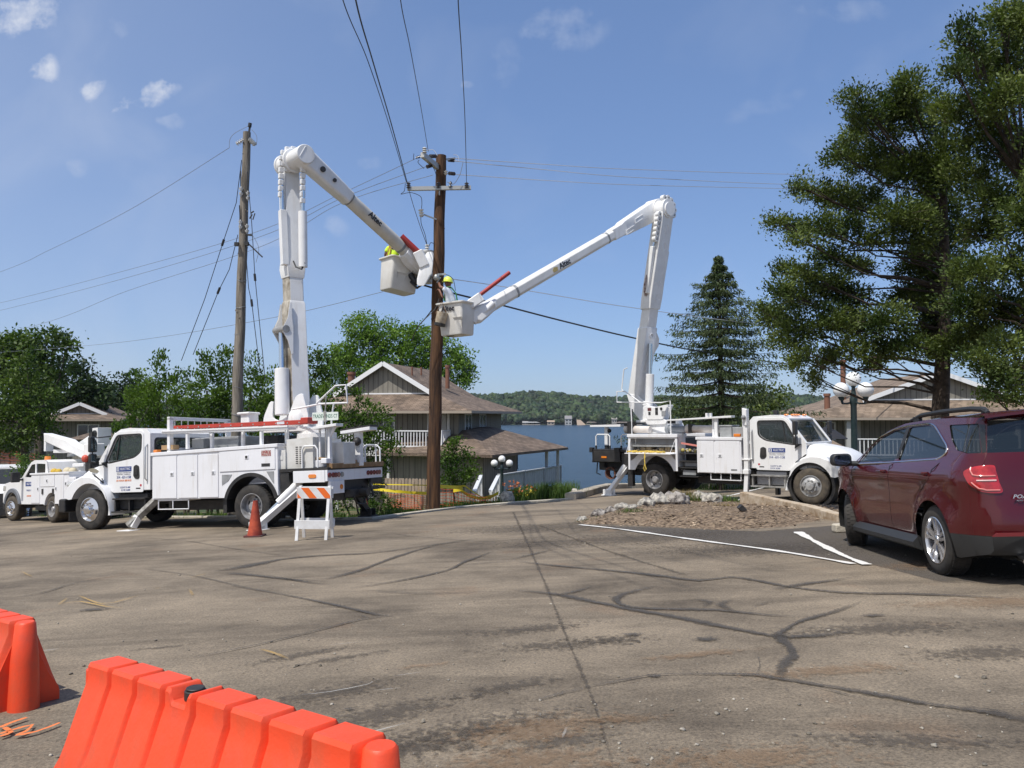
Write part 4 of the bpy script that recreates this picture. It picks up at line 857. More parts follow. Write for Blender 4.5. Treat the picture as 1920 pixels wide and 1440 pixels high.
mb = MB(); mb.loft([boxsec(Lb(t), w, h, a, b, .03) for t, w, h in ((.54, .43, .41), (.575, .48, .47), (.62, .42, .41), (.99, .39, .37), (1.02, .36, .32))]); mb.build('lower_boom', WB, TL, bevel=.02, world=True)
def fixworld(o): pass
# elbow barrel and upper boom root
e0 = elbL+Vector((0, 0, .0)); mb = MB(); mb.cyl(e0-a*.24, e0+a*1.0, .23, n=28); mb.cyl(e0+a*.3, e0+a*.36, .30, n=28); mb.cyl(e0-a*.27, e0-a*.22, .28, n=24); mb.build('elbow', WB, TL, bevel=.02, world=True)
mb = MB()
for k in range(7):
    an = R(-60+k*30); c = e0+a*.26+b*(-.29*math.cos(an))+Vector((0, 0, .29*math.sin(an)+.02)); mb.bar(c-a*.05, c+a*.05, .13, .11)
for k in range(6): c = e0+a*.26-b*.30+Vector((0, 0, -.12-.15*k)); mb.bar(c-a*.06, c+a*.04, .12, .13); c2 = e0+a*.72+b*.05+Vector((0, 0, -.30-.15*k)); mb.bar(c2-a*.06, c2+a*.04, .12, .13)
mb.build('elbow_chain', WB, TL, bevel=.02, world=True)
r0 = e0+a*.78; dU = (tip-r0).normalized(); side = a; nrm = dU.cross(side).normalized()
Lu = (tip-r0).length
mb = MB(); mb.loft([boxsec(r0+dU*t, w, h, side, nrm, .12) for t, w, h in ((-.12, .42, .42), (.0, .42, .46), (1.0, .38, .40), (1.35, .38, .36), (1.38, .38, .34), (1.60, .38, .34))]); mb.build('boom_root', WB, TL, bevel=.03, world=True)
mb = MB(); mb.cyl(r0+dU*1.55, r0+dU*(Lu-.05), .175, n=24); ub = mb.build('upper_boom', FG, TL, world=True)
mb = MB(); mb.cyl(r0+dU*(Lu-.75), r0+dU*(Lu-.68), .18, n=24); mb.cyl(r0+dU*1.58, r0+dU*1.62, .18, n=24); mb.build('boom_band', GR, TL, world=True)
for (t, rr_) in ((.55, .07), (.95, .05)):
    mb = MB(); c = r0+dU*t+a*.235; mb.cyl(c-a*.02, c+a*.005, rr_, n=16); mb.build('access_hole', BK, TL, world=True)
vM = Matrix((dU, -nrm if nrm.z < 0 else nrm, a)).transposed().to_4x4(); 
yv = nrm if nrm.z > 0 else -nrm; vM = Matrix((dU, dU.cross(a)*-1, a)).transposed().to_4x4(); vM = Matrix((dU, a.cross(dU), a)).transposed().to_4x4(); vM.translation = r0+dU*2.45+a*.19
text_mesh('Altec', .22, vM, BKL, TL, world=True, bold=.006)
# hydraulic cylinders on the lower boom
def C_(t, u, v): return Lb(t)+a*u+b*v
mb = MB(); mb.bar(C_(.585, .16, -.26), C_(.80, .16, -.27), .16, .16, up=a); mb.build('hydraulic_cylinder', WB, TL, bevel=.01, world=True)
mb = MB(); mb.cyl(C_(.79, .16, -.27), C_(.94, .20, -.28), .055, n=12); mb.build('hydraulic_rod', RODM, TL, world=True)
mb = MB(); mb.cyl(C_(.575, .50, .05), C_(.79, .58, .05), .105, n=18); mb.build('hydraulic_cylinder', WB, TL, world=True)
mb = MB(); mb.cyl(C_(.78, .58, .05), C_(.87, .66, .05), .045, n=12); mb.build('hydraulic_rod', RODM, TL, world=True)
mb = MB(); mb.tube([C_(.60, .3, -.1), C_(.575, .42, -.1), C_(.565, .52, 0), C_(.59, .60, .05)], .02, 6); mb.build('hydraulic_hose', BK, TL, world=True)
mb = MB(); c0 = C_(.01, .10, -.42); mb.cyl(c0, C_(.185, .08, -.38), .17, n=24); mb.build('lift_cylinder', WB, TL, bevel=.01, world=True)
mb = MB(); mb.cyl(C_(.18, .08, -.38), C_(.335, .02, -.33), .07, n=16); mb.build('hydraulic_rod', RODM, TL, world=True)
mb = MB(); mb.cyl(C_(.335, -.31, -.34), C_(.335, .31, -.34), .09, n=14); mb.build('cylinder_pin', STL, TL, world=True)
# turret cheeks
mb = MB()
for q in (-.30, .30): mb.prism(roundpoly([(.35, 2.20), (.30, 2.55), (.12, 2.9), (.02, 2.9), (.05, 2.5), (-.15, 2.42), (-.38, 2.52), (-.62, 3.0), (-.80, 3.05), (-.95, 2.5), (-.92, 2.20)], .08), q-.03, q+.03)
mb.bx(.3, -.95, -.4, .4, 2.16, 2.26); mb.ball((-.60, .34, 2.42), .22, 14, 8, sc_=(1, .5, 1.2)); mb.build('turret', WB, TL, bevel=.01)
mb = MB(); mb.bx(.42, .68, .35, .7, 2.20, 2.62); mb.bx(.40, .75, .3, .75, 2.60, 2.66); mb.build('turret_box', WB, TL, bevel=.03)
mb = MB(); mb.tube([wl_(-.7, .6, 2.65), wl_(-1.6, .8, 2.72), wl_(-2.3, .8, 2.70), wl_(-2.27, .8, 3.10), wl_(-2.0, .8, 3.10), wl_(-1.5, .8, 2.74)], .022, 8); mb.tube([wl_(-1.95, .8, 2.72), wl_(-1.85, .75, 2.4), wl_(-1.8, .7, 1.9), wl_(-1.8, .7, 1.3)], .02, 8); mb.build('turret_rail', W_, TL, world=True)
# racks
mb = MB(); mb.prism([(2.62, 2.24), (2.62, 2.29), (-.95, 2.23), (-.95, 2.17)], .80, 1.12); mb.prism([(2.62, 2.28), (2.62, 2.32), (-.95, 2.26), (-.95, 2.22)], 1.10, 1.14)
for x in (1.9, -.2): mb.bx(x-.03, x+.03, 1.02, 1.10, 1.85, 2.24)
for x in (1.5, .6, -.62): mb.bx(x-.035, x+.035, .66, .74, 1.85, 2.2)
mb.bx(2.42, 2.5, .95, 1.08, 1.82, 2.62); mb.bx(2.42, 2.5, -1.08, -.95, 1.82, 2.62); mb.bx(2.42, 2.5, -1.08, 1.08, 2.56, 2.64); mb.bx(2.43, 2.48, -1, 1, 2.28, 2.33)
for k in range(9): mb.bx(2.45, 2.47, -.9+k*.22, -.88+k*.22, 2.32, 2.57)
mb.bx(2.42, 2.5, -1.08, 1.08, 1.80, 1.9); mb.build('ladder_rack', W_, TL, bevel=.008)
mb = MB(); mb.bx(2.2, .9, -.5, .5, 1.8, 2.12, 0); mb.bx(2.1, 1.75, .3, .7, 1.86, 2.1, 0); mb.bx(.5, .0, -.6, .2, 1.8, 2.1, 1); mb.build('cargo_bin', [mat('galvanised', (.30, .31, .31), .5, metal=.3, col2=(.40, .41, .41), ns=4), BK], TL, bevel=.01)
mb = MB(); mb.bx(2.70, 2.35, .85, 1.05, 1.86, 1.97)
o = mb.build('cardboard_box', mat('cardboard', (.38, .25, .13), .85), None, bevel=.004); o.matrix_world = ML; tag(o, 'small cardboard box on the service body behind the big left truck cab', 'cardboard box')
for q in (1,):   # tool trays at the tail
    mb = MB(); mb.prism([(-1.55, 2.14), (-1.55, 2.20), (-2.15, 2.25), (-2.15, 2.19)], .75, 1.05); mb.bx(-1.60, -1.64, .85, .9, 1.35, 2.16); mb.bx(-1.83, -1.91, .86, .94, 1.36, 2.2); mb.bar((-1.88, .9, 1.95), (-2.05, .9, 2.2), .05); mb.build('tool_tray', W_, TL, bevel=.008)
    mb = MB(); mb.prism([(-1.62, 2.05), (-1.62, 2.12), (-2.40, 2.19), (-2.40, 2.11)], -.3, .05); mb.bx(-1.93, -2.08, -.2, -.05, 1.30, 2.1); mb.bar((-1.6, -.1, 1.66), (-2.0, -.1, 1.68), .06); mb.build('tool_tray', W_, TL, bevel=.008)
    mb = MB(); mb.prism([(-1.62, 2.125), (-1.62, 2.16), (-2.42, 2.23), (-2.42, 2.195)], -.3, .05); mb.ball((-2.02, -.02, 1.86), .10, 12, 8); mb.build('tray_liner', BK, TL)
SM = ML @ Matrix.Translation((-1.85, 1.0, 2.42)); SX = Vector((1, .05, 0)); sM = Matrix(((ML.to_3x3() @ Vector((-1, 0, 0))), Vector((0, 0, 1)), (ML.to_3x3() @ Vector((-1, 0, 0))).cross(Vector((0, 0, 1))))).transposed().to_4x4(); sM.translation = SM.translation
SG = thing('street_sign', 'white street name sign on a thin post at the left truck tail', 'street sign', sM)
mb = MB(); mb.prism(rrect(-.34, .34, -.09, .09, .02), -.004, .004, axis='z'); mb.build('sign_plate', mat('sign_white', (.72, .78, .72), .4), SG)
text_mesh('TRADEWINDS CT', .115, Matrix.Translation((0, 0, .005)), mat('sign_green', (.02, .14, .09), .5), SG, sx=.70)
mb = MB(); mb.bx(-.03, .03, -.12, .12, -.03, .02); mb.cyl((0, .1, 0), (.04, .5, 0), .012); mb.cyl((0, -1.05, 0), (0, -.1, 0), .014); mb.build('post', STL, SG)
# outriggers
outrigger(TL, 2.72, 1.02, .80, 3.30, 1.45, -.02, 1, mat('outrigger_worn', (.16, .15, .13), .6, col2=(.36, .35, .32), ns=6), cy=False); outrigger(TL, 2.0, -1.0, .8, 1.3, -1.7, -.05, -1, BK, True)
outrigger(TL, -1.2, .95, .90, -.42, 1.5, -.02, 1); gf = ML.inverted() @ (G(690, 970)+Vector((0, 0, .02))); outrigger(TL, -1.35, -.7, .85, gf.x, gf.y, gf.z, -1, BK, True)
mb = MB(); mb.bx(.85, .75, .7, 1.1, .35, .75); mb.build('mud_flap', BK, TL)
# red ladder on the rack
LD = bpy.data.objects.new('ladder', None); COL.objects.link(LD); LD.matrix_world = ML; WM[LD.name] = ML.copy(); tag(LD, 'long red fibreglass ladder lying on the rack of the big left truck', 'ladder')
mb = MB()
for y in (1.04, .70): mb.prism([(2.32, 2.35), (2.32, 2.42), (-1.35, 2.37), (-1.35, 2.28)], y-.02, y+.02)
mb.build('ladder_rail', LADR, LD, bevel=.006)
mb = MB()
for k in range(12): x = 2.2-k*.31; mb.cyl((x, .70, 2.37-.01*k*.5), (x, 1.065, 2.37-.01*k*.5), .018, n=8)
mb.build('ladder_rung', STL, LD)
mb = MB(); mb.bx(-.62, -.82, 1.062, 1.066, 2.30, 2.36); mb.build('ladder_label', mat('label_pale', (.6, .62, .65), .5), LD)
mb = MB(); mb.bx(-1.25, -1.45, .68, 1.08, 2.28, 2.42); mb.build('ladder_foot', LADR, LD, bevel=.02)
# bucket of the left truck
def bucket(T_, c, rot, tilt, w=1.15, d=.62, h=1.0, steps=True, wM=None):
    M = Matrix.Translation(c) @ Matrix.Rotation(rot, 4, 'Z') @ Matrix.Rotation(tilt, 4, 'Y')
    def rr(z, k, lip=0): return [tuple(M @ Vector((x*k+math.copysign(lip, x), y*k+math.copysign(lip, y), z))) for x, y in roundpoly([(-w/2, -d/2), (w/2, -d/2), (w/2, d/2), (-w/2, d/2)], .09)]
    mb = MB(); mb.loft([rr(-h, .84), rr(-h+.03, .88), rr(-.05, .985), rr(-.04, 1, .045), rr(0, 1, .05), rr(.008, .99, .02), rr(-.01, .95), rr(-h+.08, .82)], caps=True)
    bk = mb.build('bucket', [mat('bucket_fibreglass', (.74, .72, .67), .42, col2=(.62, .59, .52), ns=2.5, amt=(.4, .8))], T_, bevel=.008, world=True)
    mb = MB()
    for sx_, yy2 in ((-1, 0),):
        pass
    # moulded step pockets on the faces
    v = lambda x, y, z: tuple(M @ Vector((x, y, z)))
    for (x, sy) in ((-.12, -1), (.30, -1)) if steps else ((.25, -1),):
        y0 = sy*(d/2*.94+.005); mb.add([v(x-.14, y0, -.42), v(x+.14, y0, -.42), v(x+.10, y0+.03, -.72), v(x-.10, y0+.03, -.72), v(x-.14, y0+.0+sy*.03, -.42), v(x+.14, y0+sy*.03, -.42), v(x+.10, y0+.035+sy*.0, -.52), v(x-.10, y0+.035, -.52)], [(4, 5, 6, 7), (0, 1, 5, 4), (0, 4, 7, 3), (1, 2, 6, 5), (3, 7, 6, 2)])
    mb.build('step_pocket', mat('bucket_shade', (.66, .63, .57), .5), bk, world=True)
    return bk, M
bkL, MBL = bucket(TL, P(752, 489, 22.1), R(38), R(7), w=.92, d=.72, h=.90)
mb = MB(); kn = tip; mb.loft([boxsec(kn+dU*t, w, h, side, nrm, .2) for t, w, h in ((-.55, .42, .40), (-.3, .52, .52), (.15, .56, .55), (.45, .40, .40))]); mb.loft([boxsec(P(px, py, 21.35), w, w, Vector((1, 0, 0)), Vector((0, .3, 1)), .2) for px, py, w in ((806, 478, .2), (799, 505, .34), (790, 528, .25))]); kk = mb.build('boom_tip', WB, TL, bevel=.03, world=True)
mb = MB(); mb.bar(kn+a*.30+dU*-.25, kn+a*.30+dU*-.05, .13, .05, up=a); mb.bar(kn+a*.30+dU*.25, kn+a*.30+dU*.42, .16, .05, up=a); mb.build('tip_vent', BK, TL, world=True)
mb = MB(); mb.tube([P(770, 528, 21.8), P(782, 540, 21.7), P(793, 532, 21.6), P(794, 522, 21.6)], .035, 8); mb.tube([P(770, 515, 21.9), P(780, 530, 21.8), P(787, 520, 21.7)], .09, 8); mb.build('hydraulic_hose', BK, TL, world=True)
mb = MB(); mb.tube([P(752, 443, 21.2), P(785, 474, 21.35)], .085, 14); mb.build('jib_pole', mat('jib_red', (.36, .03, .025), .45, col2=(.28, .04, .03), ns=5), TL, world=True)
mb = MB(); mb.bar(P(783, 471, 21.35), P(797, 500, 21.4), .24, .28, up=(1, 0, 0)); mb.build('jib_bracket', WB, TL, bevel=.03, world=True)
# ---------- right bucket truck ----------
oR = Vector((4.4112, 24.9, -.86)); fR = Vector((8.0828, 21.8, -.74))
MR, LR = fit(oR, fR, (-.01, .01, 1)); MR = MR @ Matrix.Translation((0, 1.2, 0))
TR = thing('bucket_truck', 'white bucket truck with open side locker spilling yellow rope, parked by the lake kerb', 'bucket truck', MR)
chassis(TR); truck_cab(TR, -1, '201', True)
for x, st, ty in ((0, 'rear', TY), (4.83, 'rear', TY)):
    for q in (1, -1):
        if x == 0: wheel(TR, x, q*1.19, .49, q, .49, .55, 'rear')
        else: wheel(TR, x, q*1.19, .49, q, .49, .28, 'front', tyre=TYD, rimm=mat('dull_rim', (.52, .52, .51), .4, metal=.45, col2=(.36, .35, .34), ns=9))
sb = MB()
for q in (1, -1):
    y1, y0 = q*1.19, q*.66
    sb.bx(1.47, 2.87, y0, y1, .75, 1.73); sb.prism([(1.44, 1.73), (1.44, 1.82), (2.90, 1.80), (2.90, 1.72)], q*.62, q*1.22)
    # shelf cage under the front locker
    for x in (1.88, 2.20, 2.50, 2.82): sb.bx(x-.012, x+.012, q*1.12, q*1.15, .56, .75)
    sb.bx(1.87, 2.83, q*.75, q*1.15, .545, .565)
    # rear locker: frame with an open horizontal compartment and a wheel arch
    op = [(-.84, 1.34), (.74, 1.34), (.74, 1.76), (-.84, 1.76)]
    outer = [(-.93, .77), (-.70, .77)]+arc(0, .50, .73, 158, 20, 20)+[(.70, .77), (.82, .77), (.82, 1.80), (-.93, 1.80)]
    sb.plate(outer, [op, [(-.84, 1.05), (-.72, 1.12), (-.55, 1.28), (-.84, 1.28)], [(.60, 1.28), (.74, 1.10), (.74, 1.28)]], q*1.17, q*1.19)
    sb.plate(outer, [], y0, q*.70); sb.bx(-.93, -.90, y0, q*1.17, .9, 1.8); sb.bx(.79, .82, y0, q*1.17, .9, 1.8)
    sb.bx(-.95, .84, q*.62, q*1.22, 1.80, 1.90); sb.bx(-.90, .79, q*.70, q*1.17, 1.30, 1.325)
    sb.bx(-.92, .80, q*1.19, q*1.60 if q < 0 else q*1.2, 1.30, 1.325) if False else None
    for k, (za, zb_) in enumerate(((.60, .63), (.86, .89), (1.06, 1.09), (1.29, 1.32))): sb.bx(.84, 1.46, y0, q*1.12, za, zb_, 1)
    sb.bx(.84, 1.46, q*.66, q*.70, .6, 1.3, 1)
sb.bx(-.9, 2.85, -.66, .66, .9, 1.0, 1); sb.bx(2.80, 2.85, -.66, .66, 1.0, 1.6, 1); sb.bx(-.9, .8, -.66, .66, 1.0, 1.78, 1)
body = sb.build('service_body', [W2, BK], TR, bevel=.01)
for q in (1, -1):
    y = q*1.192; ys = y+q*.016
    for (a_, b_2, lx) in ((1.51, 2.02, 1.63), (2.07, 2.83, 2.22)):
        mb = MB(); mb.bx(a_, b_2, y, ys, .77, 1.70); latch(mb, lx, ys, 1.27, q, .12, .10)
        if a_ > 2: mb.bx(2.55, 2.74, ys, ys+q*.005, .84, .89, 1)
        mb.build('compartment_door', [W2, GR], body, bevel=.006)
mb = MB(); mb.prism([(-.86, -1.19), (.76, -1.19), (.76, -1.52), (-.86, -1.52)], 1.285, 1.31, axis='z'); mb.bar((-.85, -1.18, 1.72), (-.82, -1.48, 1.31), .012); mb.bar((.74, -1.18, 1.72), (.72, -1.48, 1.31), .012); mb.build('drop_door', W2, body, bevel=.006)
mb = MB(); mb.bx(-.82, .72, -.72, -1.1, 1.55, 1.57); mb.bx(-.82, .72, -1.08, -1.10, 1.50, 1.57); mb.build('locker_shelf', GR, body)
mb = MB()
for k in range(7): mb.bx(-.8+k*.22, -.62+k*.22, -.75, -1.02, 1.33, 1.42+.05*((k*7) % 3))
mb.build('locker_contents', mat('tools_tan', (.14, .10, .06), .8, col2=(.3, .24, .15), ns=12), body)
# yellow rope coiled on the drop door
YR = mat('yellow_rope', (.62, .42, .05), .8, col2=(.75, .58, .14), ns=30); mb = MB(); rnd = random.Random(3); pts = []
for k in range(230):
    t = k*.55; cx_ = -.45+.35*math.sin(k*.031)*1.9; pts.append(Vector((min(.42, max(-.82, -.2+.6*math.sin(k*.05)+.14*math.cos(t))), -1.33+.11*math.sin(t), 1.33+.05*rnd.random())))
mb.tube(pts, .011, 5)
mb.tube([(-.12, -1.40, 1.34), (-.12, -1.53, 1.33), (-.13, -1.54, 1.2), (-.11, -1.54, 1.05), (-.13, -1.54, .95), (-.16, -1.54, .85), (-.12, -1.54, .76), (-.07, -1.54, .83), (-.11, -1.54, .95), (-.13, -1.54, 1.1), (-.10, -1.54, 1.2), (-.12, -1.53, 1.32)], .013, 6)
o = mb.build('rope', YR, None); o.matrix_world = MR; tag(o, 'tangle of yellow rope on the drop door of the right truck, loop hanging', 'rope')
# things in the open bay
mb = MB(); mb.bar((.86, -1.0, 1.62), (1.42, -1.0, 1.54), .05, .05, mi=1)
for k in range(14): mb.ball((.9+.04*k, -.8-.2*rnd.random(), 1.36+.05*rnd.random()), .05+.02*rnd.random(), 8, 5, mi=2 if k % 3 else 3)
mb.bx(.95, 1.4, -.7, -1.0, .92, 1.04, 0); mb.bx(.92, 1.35, -.7, -1.05, .66, .80, 0)
mb.build('bay_contents', [GR, mat('faded_red', (.62, .22, .18), .7), mat('tools_grey', (.12, .12, .11), .7, col2=(.4, .38, .33), ns=9), mat('tools_yellow', (.4, .33, .1), .7)], body)
# rear deck
dk_ = MB(); dk_.bx(-.95, -2.35, -1.15, 1.15, 1.33, 1.40); dk_.bx(-1.25, -2.3, -1.18, -1.12, 1.0, 1.33); dk_.bx(-1.25, -2.3, 1.12, 1.18, 1.0, 1.33); dk_.bx(-2.25, -2.32, -1.18, 1.18, 1.0, 1.33); dk_.bx(-2.3, -2.42, -1.2, -1.05, 1.30, 1.46)
dk_.bx(-1.25, -1.45, -1.22, -1.08, 1.33, 1.46); dk_.bx(-1.0, -2.2, -.8, .8, .7, 1.0); dk_.bx(-.97, -1.2, -1.15, -.7, .9, 1.3); dk_.bx(-.93, -.96, -1.17, -.66, .85, 2.3); dk_.bx(-.80, -.98, -1.16, -1.0, .25, .78)
dkk = dk_.build('rear_deck', BK, TR, bevel=.008)
mb = MB(); mb.bx(-1.75, -1.95, -1.18, -1.195, 1.12, 1.18); mb.build('side_marker', AMB, dkk)
mb = MB(); mb.bx(-1.3, -2.45, -1.0, 1.0, .96, 1.0); mb.tube([(-2.3, -.9, .95), (-2.34, -.9, .6), (-2.25, -.8, .55)], .02, 6)
M0 = Matrix.Translation((-1.75, -1.0, .62)) @ Matrix.Rotation(R(90), 4, 'X'); mb.lathe([(.19, -.25), (.20, 0), (.17, 0), (.16, -.25)], M0, 24, mi=1, closed=True); mb.bx(-2.0, -2.2, -.95, -.6, .72, .96); mb.tube([(-1.3, -.9, .8), (-1.5, -.95, .72), (-1.9, -.95, .75), (-2.2, -.9, .85)], .04, 6)
mb.build('tow_hitch', [BK, mat('rusty_pipe', (.10, .045, .03), .8, col2=(.2, .08, .05), ns=9)], TR)
for x in (-2.28, -1.30):
    mb = MB(); mb.tube([(x, -1.0, 1.40), (x, -1.0, 1.82), (x+.06, -1.0, 1.88), (x+.48, -1.0, 1.88), (x+.54, -1.0, 1.82), (x+.54, -1.0, 1.40)], .022, 8); mb.cyl((x, -1.0, 1.38), (x, -1.0, 1.52), .032, n=8, mi=1); mb.cyl((x+.54, -1.0, 1.38), (x+.54, -1.0, 1.52), .032, n=8, mi=1); mb.build('grab_rail', [W_, BK], dkk)
mb = MB(); mb.bx(-1.96, -2.08, -.8, -.68, 1.52, 2.12); mb.bx(-1.96, -2.08, -.8, -.68, 1.40, 1.52, 1); mb.prism([(-2.55, 2.13), (-2.55, 2.19), (-1.35, 2.21), (-1.35, 2.13)], -.95, -.6); mb.prism([(-2.55, 2.192), (-2.55, 2.21), (-1.35, 2.235), (-1.35, 2.212)], -.95, -.6, mi=1); mb.ball((-1.92, -.74, 2.0), .07, 10, 6, mi=1); mb.build('tool_tray', [W_, BK], TR, bevel=.006)
# pedestal, tube, turret
mb = MB(); mb.prism([(-.55, 1.90), (-.50, 2.20), (.15, 2.24), (.30, 1.90)], -.55, .45); mb.cyl((-.15, 0, 2.2), (-.15, 0, 2.32), .45, n=28); mb.bx(-.45, .2, -.45, .45, 1.0, 2.0); mb.build('pedestal', WB, TR, bevel=.015)
for (x0, x1, m__) in ((-1.25, -.35, 'pipe_cream'), (.25, .95, 'pipe_grey'), (.95, 2.40, 'pipe_cream')):
    mb = MB(); mb.cyl((x0, -.78, 2.05), (x1, -.78, 2.03), .115, n=20); mb.cyl((x0-.01, -.78, 2.05), (x0+.1, -.78, 2.05), .14, n=20); mb.build('storage_tube', mat(m__, (.66, .62, .57) if m__ == 'pipe_cream' else (.28, .30, .33), .5, col2=(.56, .50, .45) if m__ == 'pipe_cream' else (.22, .24, .26), ns=3), TR)
mb = MB(); mb.bx(-1.25, -.9, -.7, -.9, 2.16, 2.24); mb.bx(1.05, 1.16, -.65, -.92, 1.92, 2.2); mb.bx(.42, .62, -.9, -1.05, 2.22, 2.34); mb.bx(-.95, -1.0, -.9, -.82, 1.9, 2.7); mb.build('tube_bracket', BK, TR)
mb = MB(); mb.prism([(.42, 2.30), (.42, 2.34), (2.55, 2.44), (2.55, 2.38)], -1.12, -.86); mb.bx(1.98, 2.08, -1.06, -.98, 1.8, 2.4); mb.bx(1.86, 1.92, -.95, -.9, 1.8, 2.4); mb.bx(1.72, 1.79, -1.1, -1.0, 2.4, 2.52); mb.bx(1.85, 1.9, -1.1, -1.0, 2.4, 2.52); mb.build('ladder_rack', W_, TR, bevel=.006)
mb = MB(); mb.bx(2.12, 2.5, -1.0, -.5, 1.80, 2.12); mb.bx(2.1, 2.52, -1.02, -.48, 2.12, 2.16); mb.bx(2.52, 2.86, -1.0, -.45, 1.80, 2.1); mb.build('cargo_bin', mat('galvanised', (1, 1, 1)), TR, bevel=.012)
mb = MB(); mb.bx(2.64, 2.84, -1.20, -1.1, 1.82, 1.91); mb.build('amber_marker', AMB, body, bevel=.02)
mb = MB(); mb.bx(2.93, 3.06, -1.18, -1.04, .78, 2.62); mb.bx(2.90, 2.98, -1.16, -1.0, 2.1, 2.65); mb.bx(3.0, 3.06, -1.22, -1.16, 2.15, 2.6); mb.bx(2.88, 3.12, -1.2, -1.02, 1.15, 1.19); mb.ball((2.98, -1.24, 2.38), .07, 10, 6, mi=1); mb.bx(2.90, 3.08, -1.22, -1.02, .76, .88); mb.bar((3.0, -1.12, .8), (2.94, -1.12, .02), .12, .12); mb.bx(2.78, 3.10, -1.3, -.95, 0, .04)
mb.build('front_outrigger', [W_, GR], TR, bevel=.01)
mb = MB(); mb.bx(2.93, 3.06, 1.04, 1.18, 0, 2.6); mb.build('front_outrigger', BK, TR, bevel=.01)
outrigger(TR, -1.05, -1.0, .88, -1.50, -1.45, -.06, -1); outrigger(TR, -1.0, 1.0, .88, -1.3, 1.8, -.06, 1, WB); outrigger(TR, -.75, -.6, .7, -.45, -.7, .02, -1, BK, True)
wr_ = lambda x, y, z: MR @ Vector((x, y, z))
footR = wr_(-1.32, 0, 2.75); elbR = wr_(-.12, 0, 9.30); tipR = P(897, 586, 21.3)
b = tipR-elbR; b.z = 0; b.normalize(); a = Vector((-b.y, b.x, 0))
if a.y > 0: a = -a        # a points towards the viewer's side
Lb = lambda t: footR.lerp(elbR, t)
mb = MB(); mb.loft([boxsec(Lb(t), w, h, a, b, .04) for t, w, h in ((0, .40, .30), (.08, .42, .58), (.40, .42, .52), (.405, .38, .46))]); mb.loft([[Lb(t)+b*(-o_)-a*.19, Lb(t)+b*(-o_)+a*.19, Lb(t)-b*(o_-w2)+a*.19, Lb(t)-b*(o_-w2)-a*.19] for t, o_, w2 in ((.26, .24, .1), (.315, .46, .3), (.35, .44, .3), (.39, .22, .1))])
bb_ = mb.build('boom_base', WB, TR, bevel=.015, world=True)
mb = MB(); mb.loft([boxsec(Lb(t), w, h, a, b, .05) for t, w, h in ((.39, .38, .44), (.50, .38, .42))]); mb.build('insulator_section', WB, bb_, bevel=.01, world=True)
mb = MB(); mb.loft([boxsec(Lb(t), w, h, a, b, .03) for t, w, h in ((.495, .44, .50), (.55, .44, .56), (.92, .44, .52), (.99, .42, .56))]); mb.cyl(Lb(.99)-a*.21, Lb(.99)+a*.21, .31, n=32); lbR = mb.build('lower_boom', WB, TR, bevel=.02, world=True)
# raised lugs and bolts on the boom's side
mb = MB()
def lug(t, u, rx, rz, raised=.012):
    c = Lb(t)+b*u+a*.222; up_ = (elbR-footR).normalized()
    ring = [c+b*rx*math.cos(k*math.pi/8)+up_*rz*math.sin(k*math.pi/8) for k in range(17)]; mb.tube(ring, .011, 5)
for (t, u, rx, rz) in ((.80, 0, .09, .14), (.885, -.02, .08, .16), (.62, 0, .08, .09), (.55, .0, .09, .1), (.215, -.02, .10, .22), (.11, -.05, .10, .20), (.36, 0, .07, .08), (.28, 0, .08, .14)): lug(t, u, rx, rz)
for k in range(14): c = Lb(.52+.018*(k//2)*1.4)+b*(.16 if k % 2 else -.16)+a*.21; mb.cyl(c, c+a*.022, .018, n=6)
mb.cyl(Lb(.985)+a*.2, Lb(.985)+a*.26, .22, n=28); mb.build('boom_fittings', WB, TR, world=True)
mb = MB()
for k in range(6): c = Lb(.955-.024*k)+b*.34+a*.10; mb.cyl(c-a*.07, c+a*.07, .10, n=14); mb.cyl(c+a*.07, c+a*.09, .045, n=8, mi=1)
for k in range(6): an = R(70+k*27); c = Lb(.99)+b*(.36*math.cos(an))+Vector((0, 0, .36*math.sin(an)))+a*.08; mb.cyl(c-a*.07, c+a*.07, .10, n=14); mb.cyl(c+a*.07, c+a*.09, .04, n=8, mi=1)
mb.build('elbow_chain', [WB, GR], TR, bevel=.01, world=True)
for (u0, t0, t1, u1, t2) in ((.36, .80, .57, .30, .845), (-.34, .79, .60, -.36, .94)):
    mb = MB(); mb.bar(Lb(t1)+b*(u0*.9)+a*.06, Lb(t0)+b*u0+a*.06, .12, .14, up=a); mb.build('hydraulic_cylinder', WB, TR, bevel=.02, world=True)
    mb = MB(); mb.cyl(Lb(t0)+b*u0+a*.06, Lb(t2)+b*u1+a*.06, .04, n=10); mb.build('hydraulic_rod', RODM, TR, world=True)
mb = MB(); mb.tube([Lb(.66)+b*.36, Lb(.62)+b*.40, Lb(.58)+b*.37, Lb(.56)+b*.30], .045, 8); mb.build('hydraulic_hose', mat('hose_red', (.12, .03, .03), .7, col2=(.5, .45, .42), ns=15), TR, world=True)
mb = MB(); mb.cyl(wr_(-.82, -.1, 2.2), wr_(-.72, -.1, 3.85), .14, n=22); mb.build('lift_cylinder', WB, TR, bevel=.01, world=True)
mb = MB(); mb.cyl(wr_(-.72, -.1, 3.8), wr_(-.68, -.1, 4.85), .065, n=14); mb.build('hydraulic_rod', RODM, TR, world=True)
rR = elbR-a*.42; dR = (tipR-rR).normalized(); LuR = (tipR-rR).length; sd = a; nr = dR.cross(sd).normalized()
mb = MB(); mb.cyl(elbR-a*.18, elbR-a*.62, .33, n=30); mb.loft([boxsec(rR+dR*t, w, h, sd, nr, .06) for t, w, h in ((.0, .38, .62), (.5, .38, .60), (1.85, .36, .46), (2.0, .34, .38), (2.5, .34, .36))]); mb.build('boom_root', WB, TR, bevel=.03, world=True)
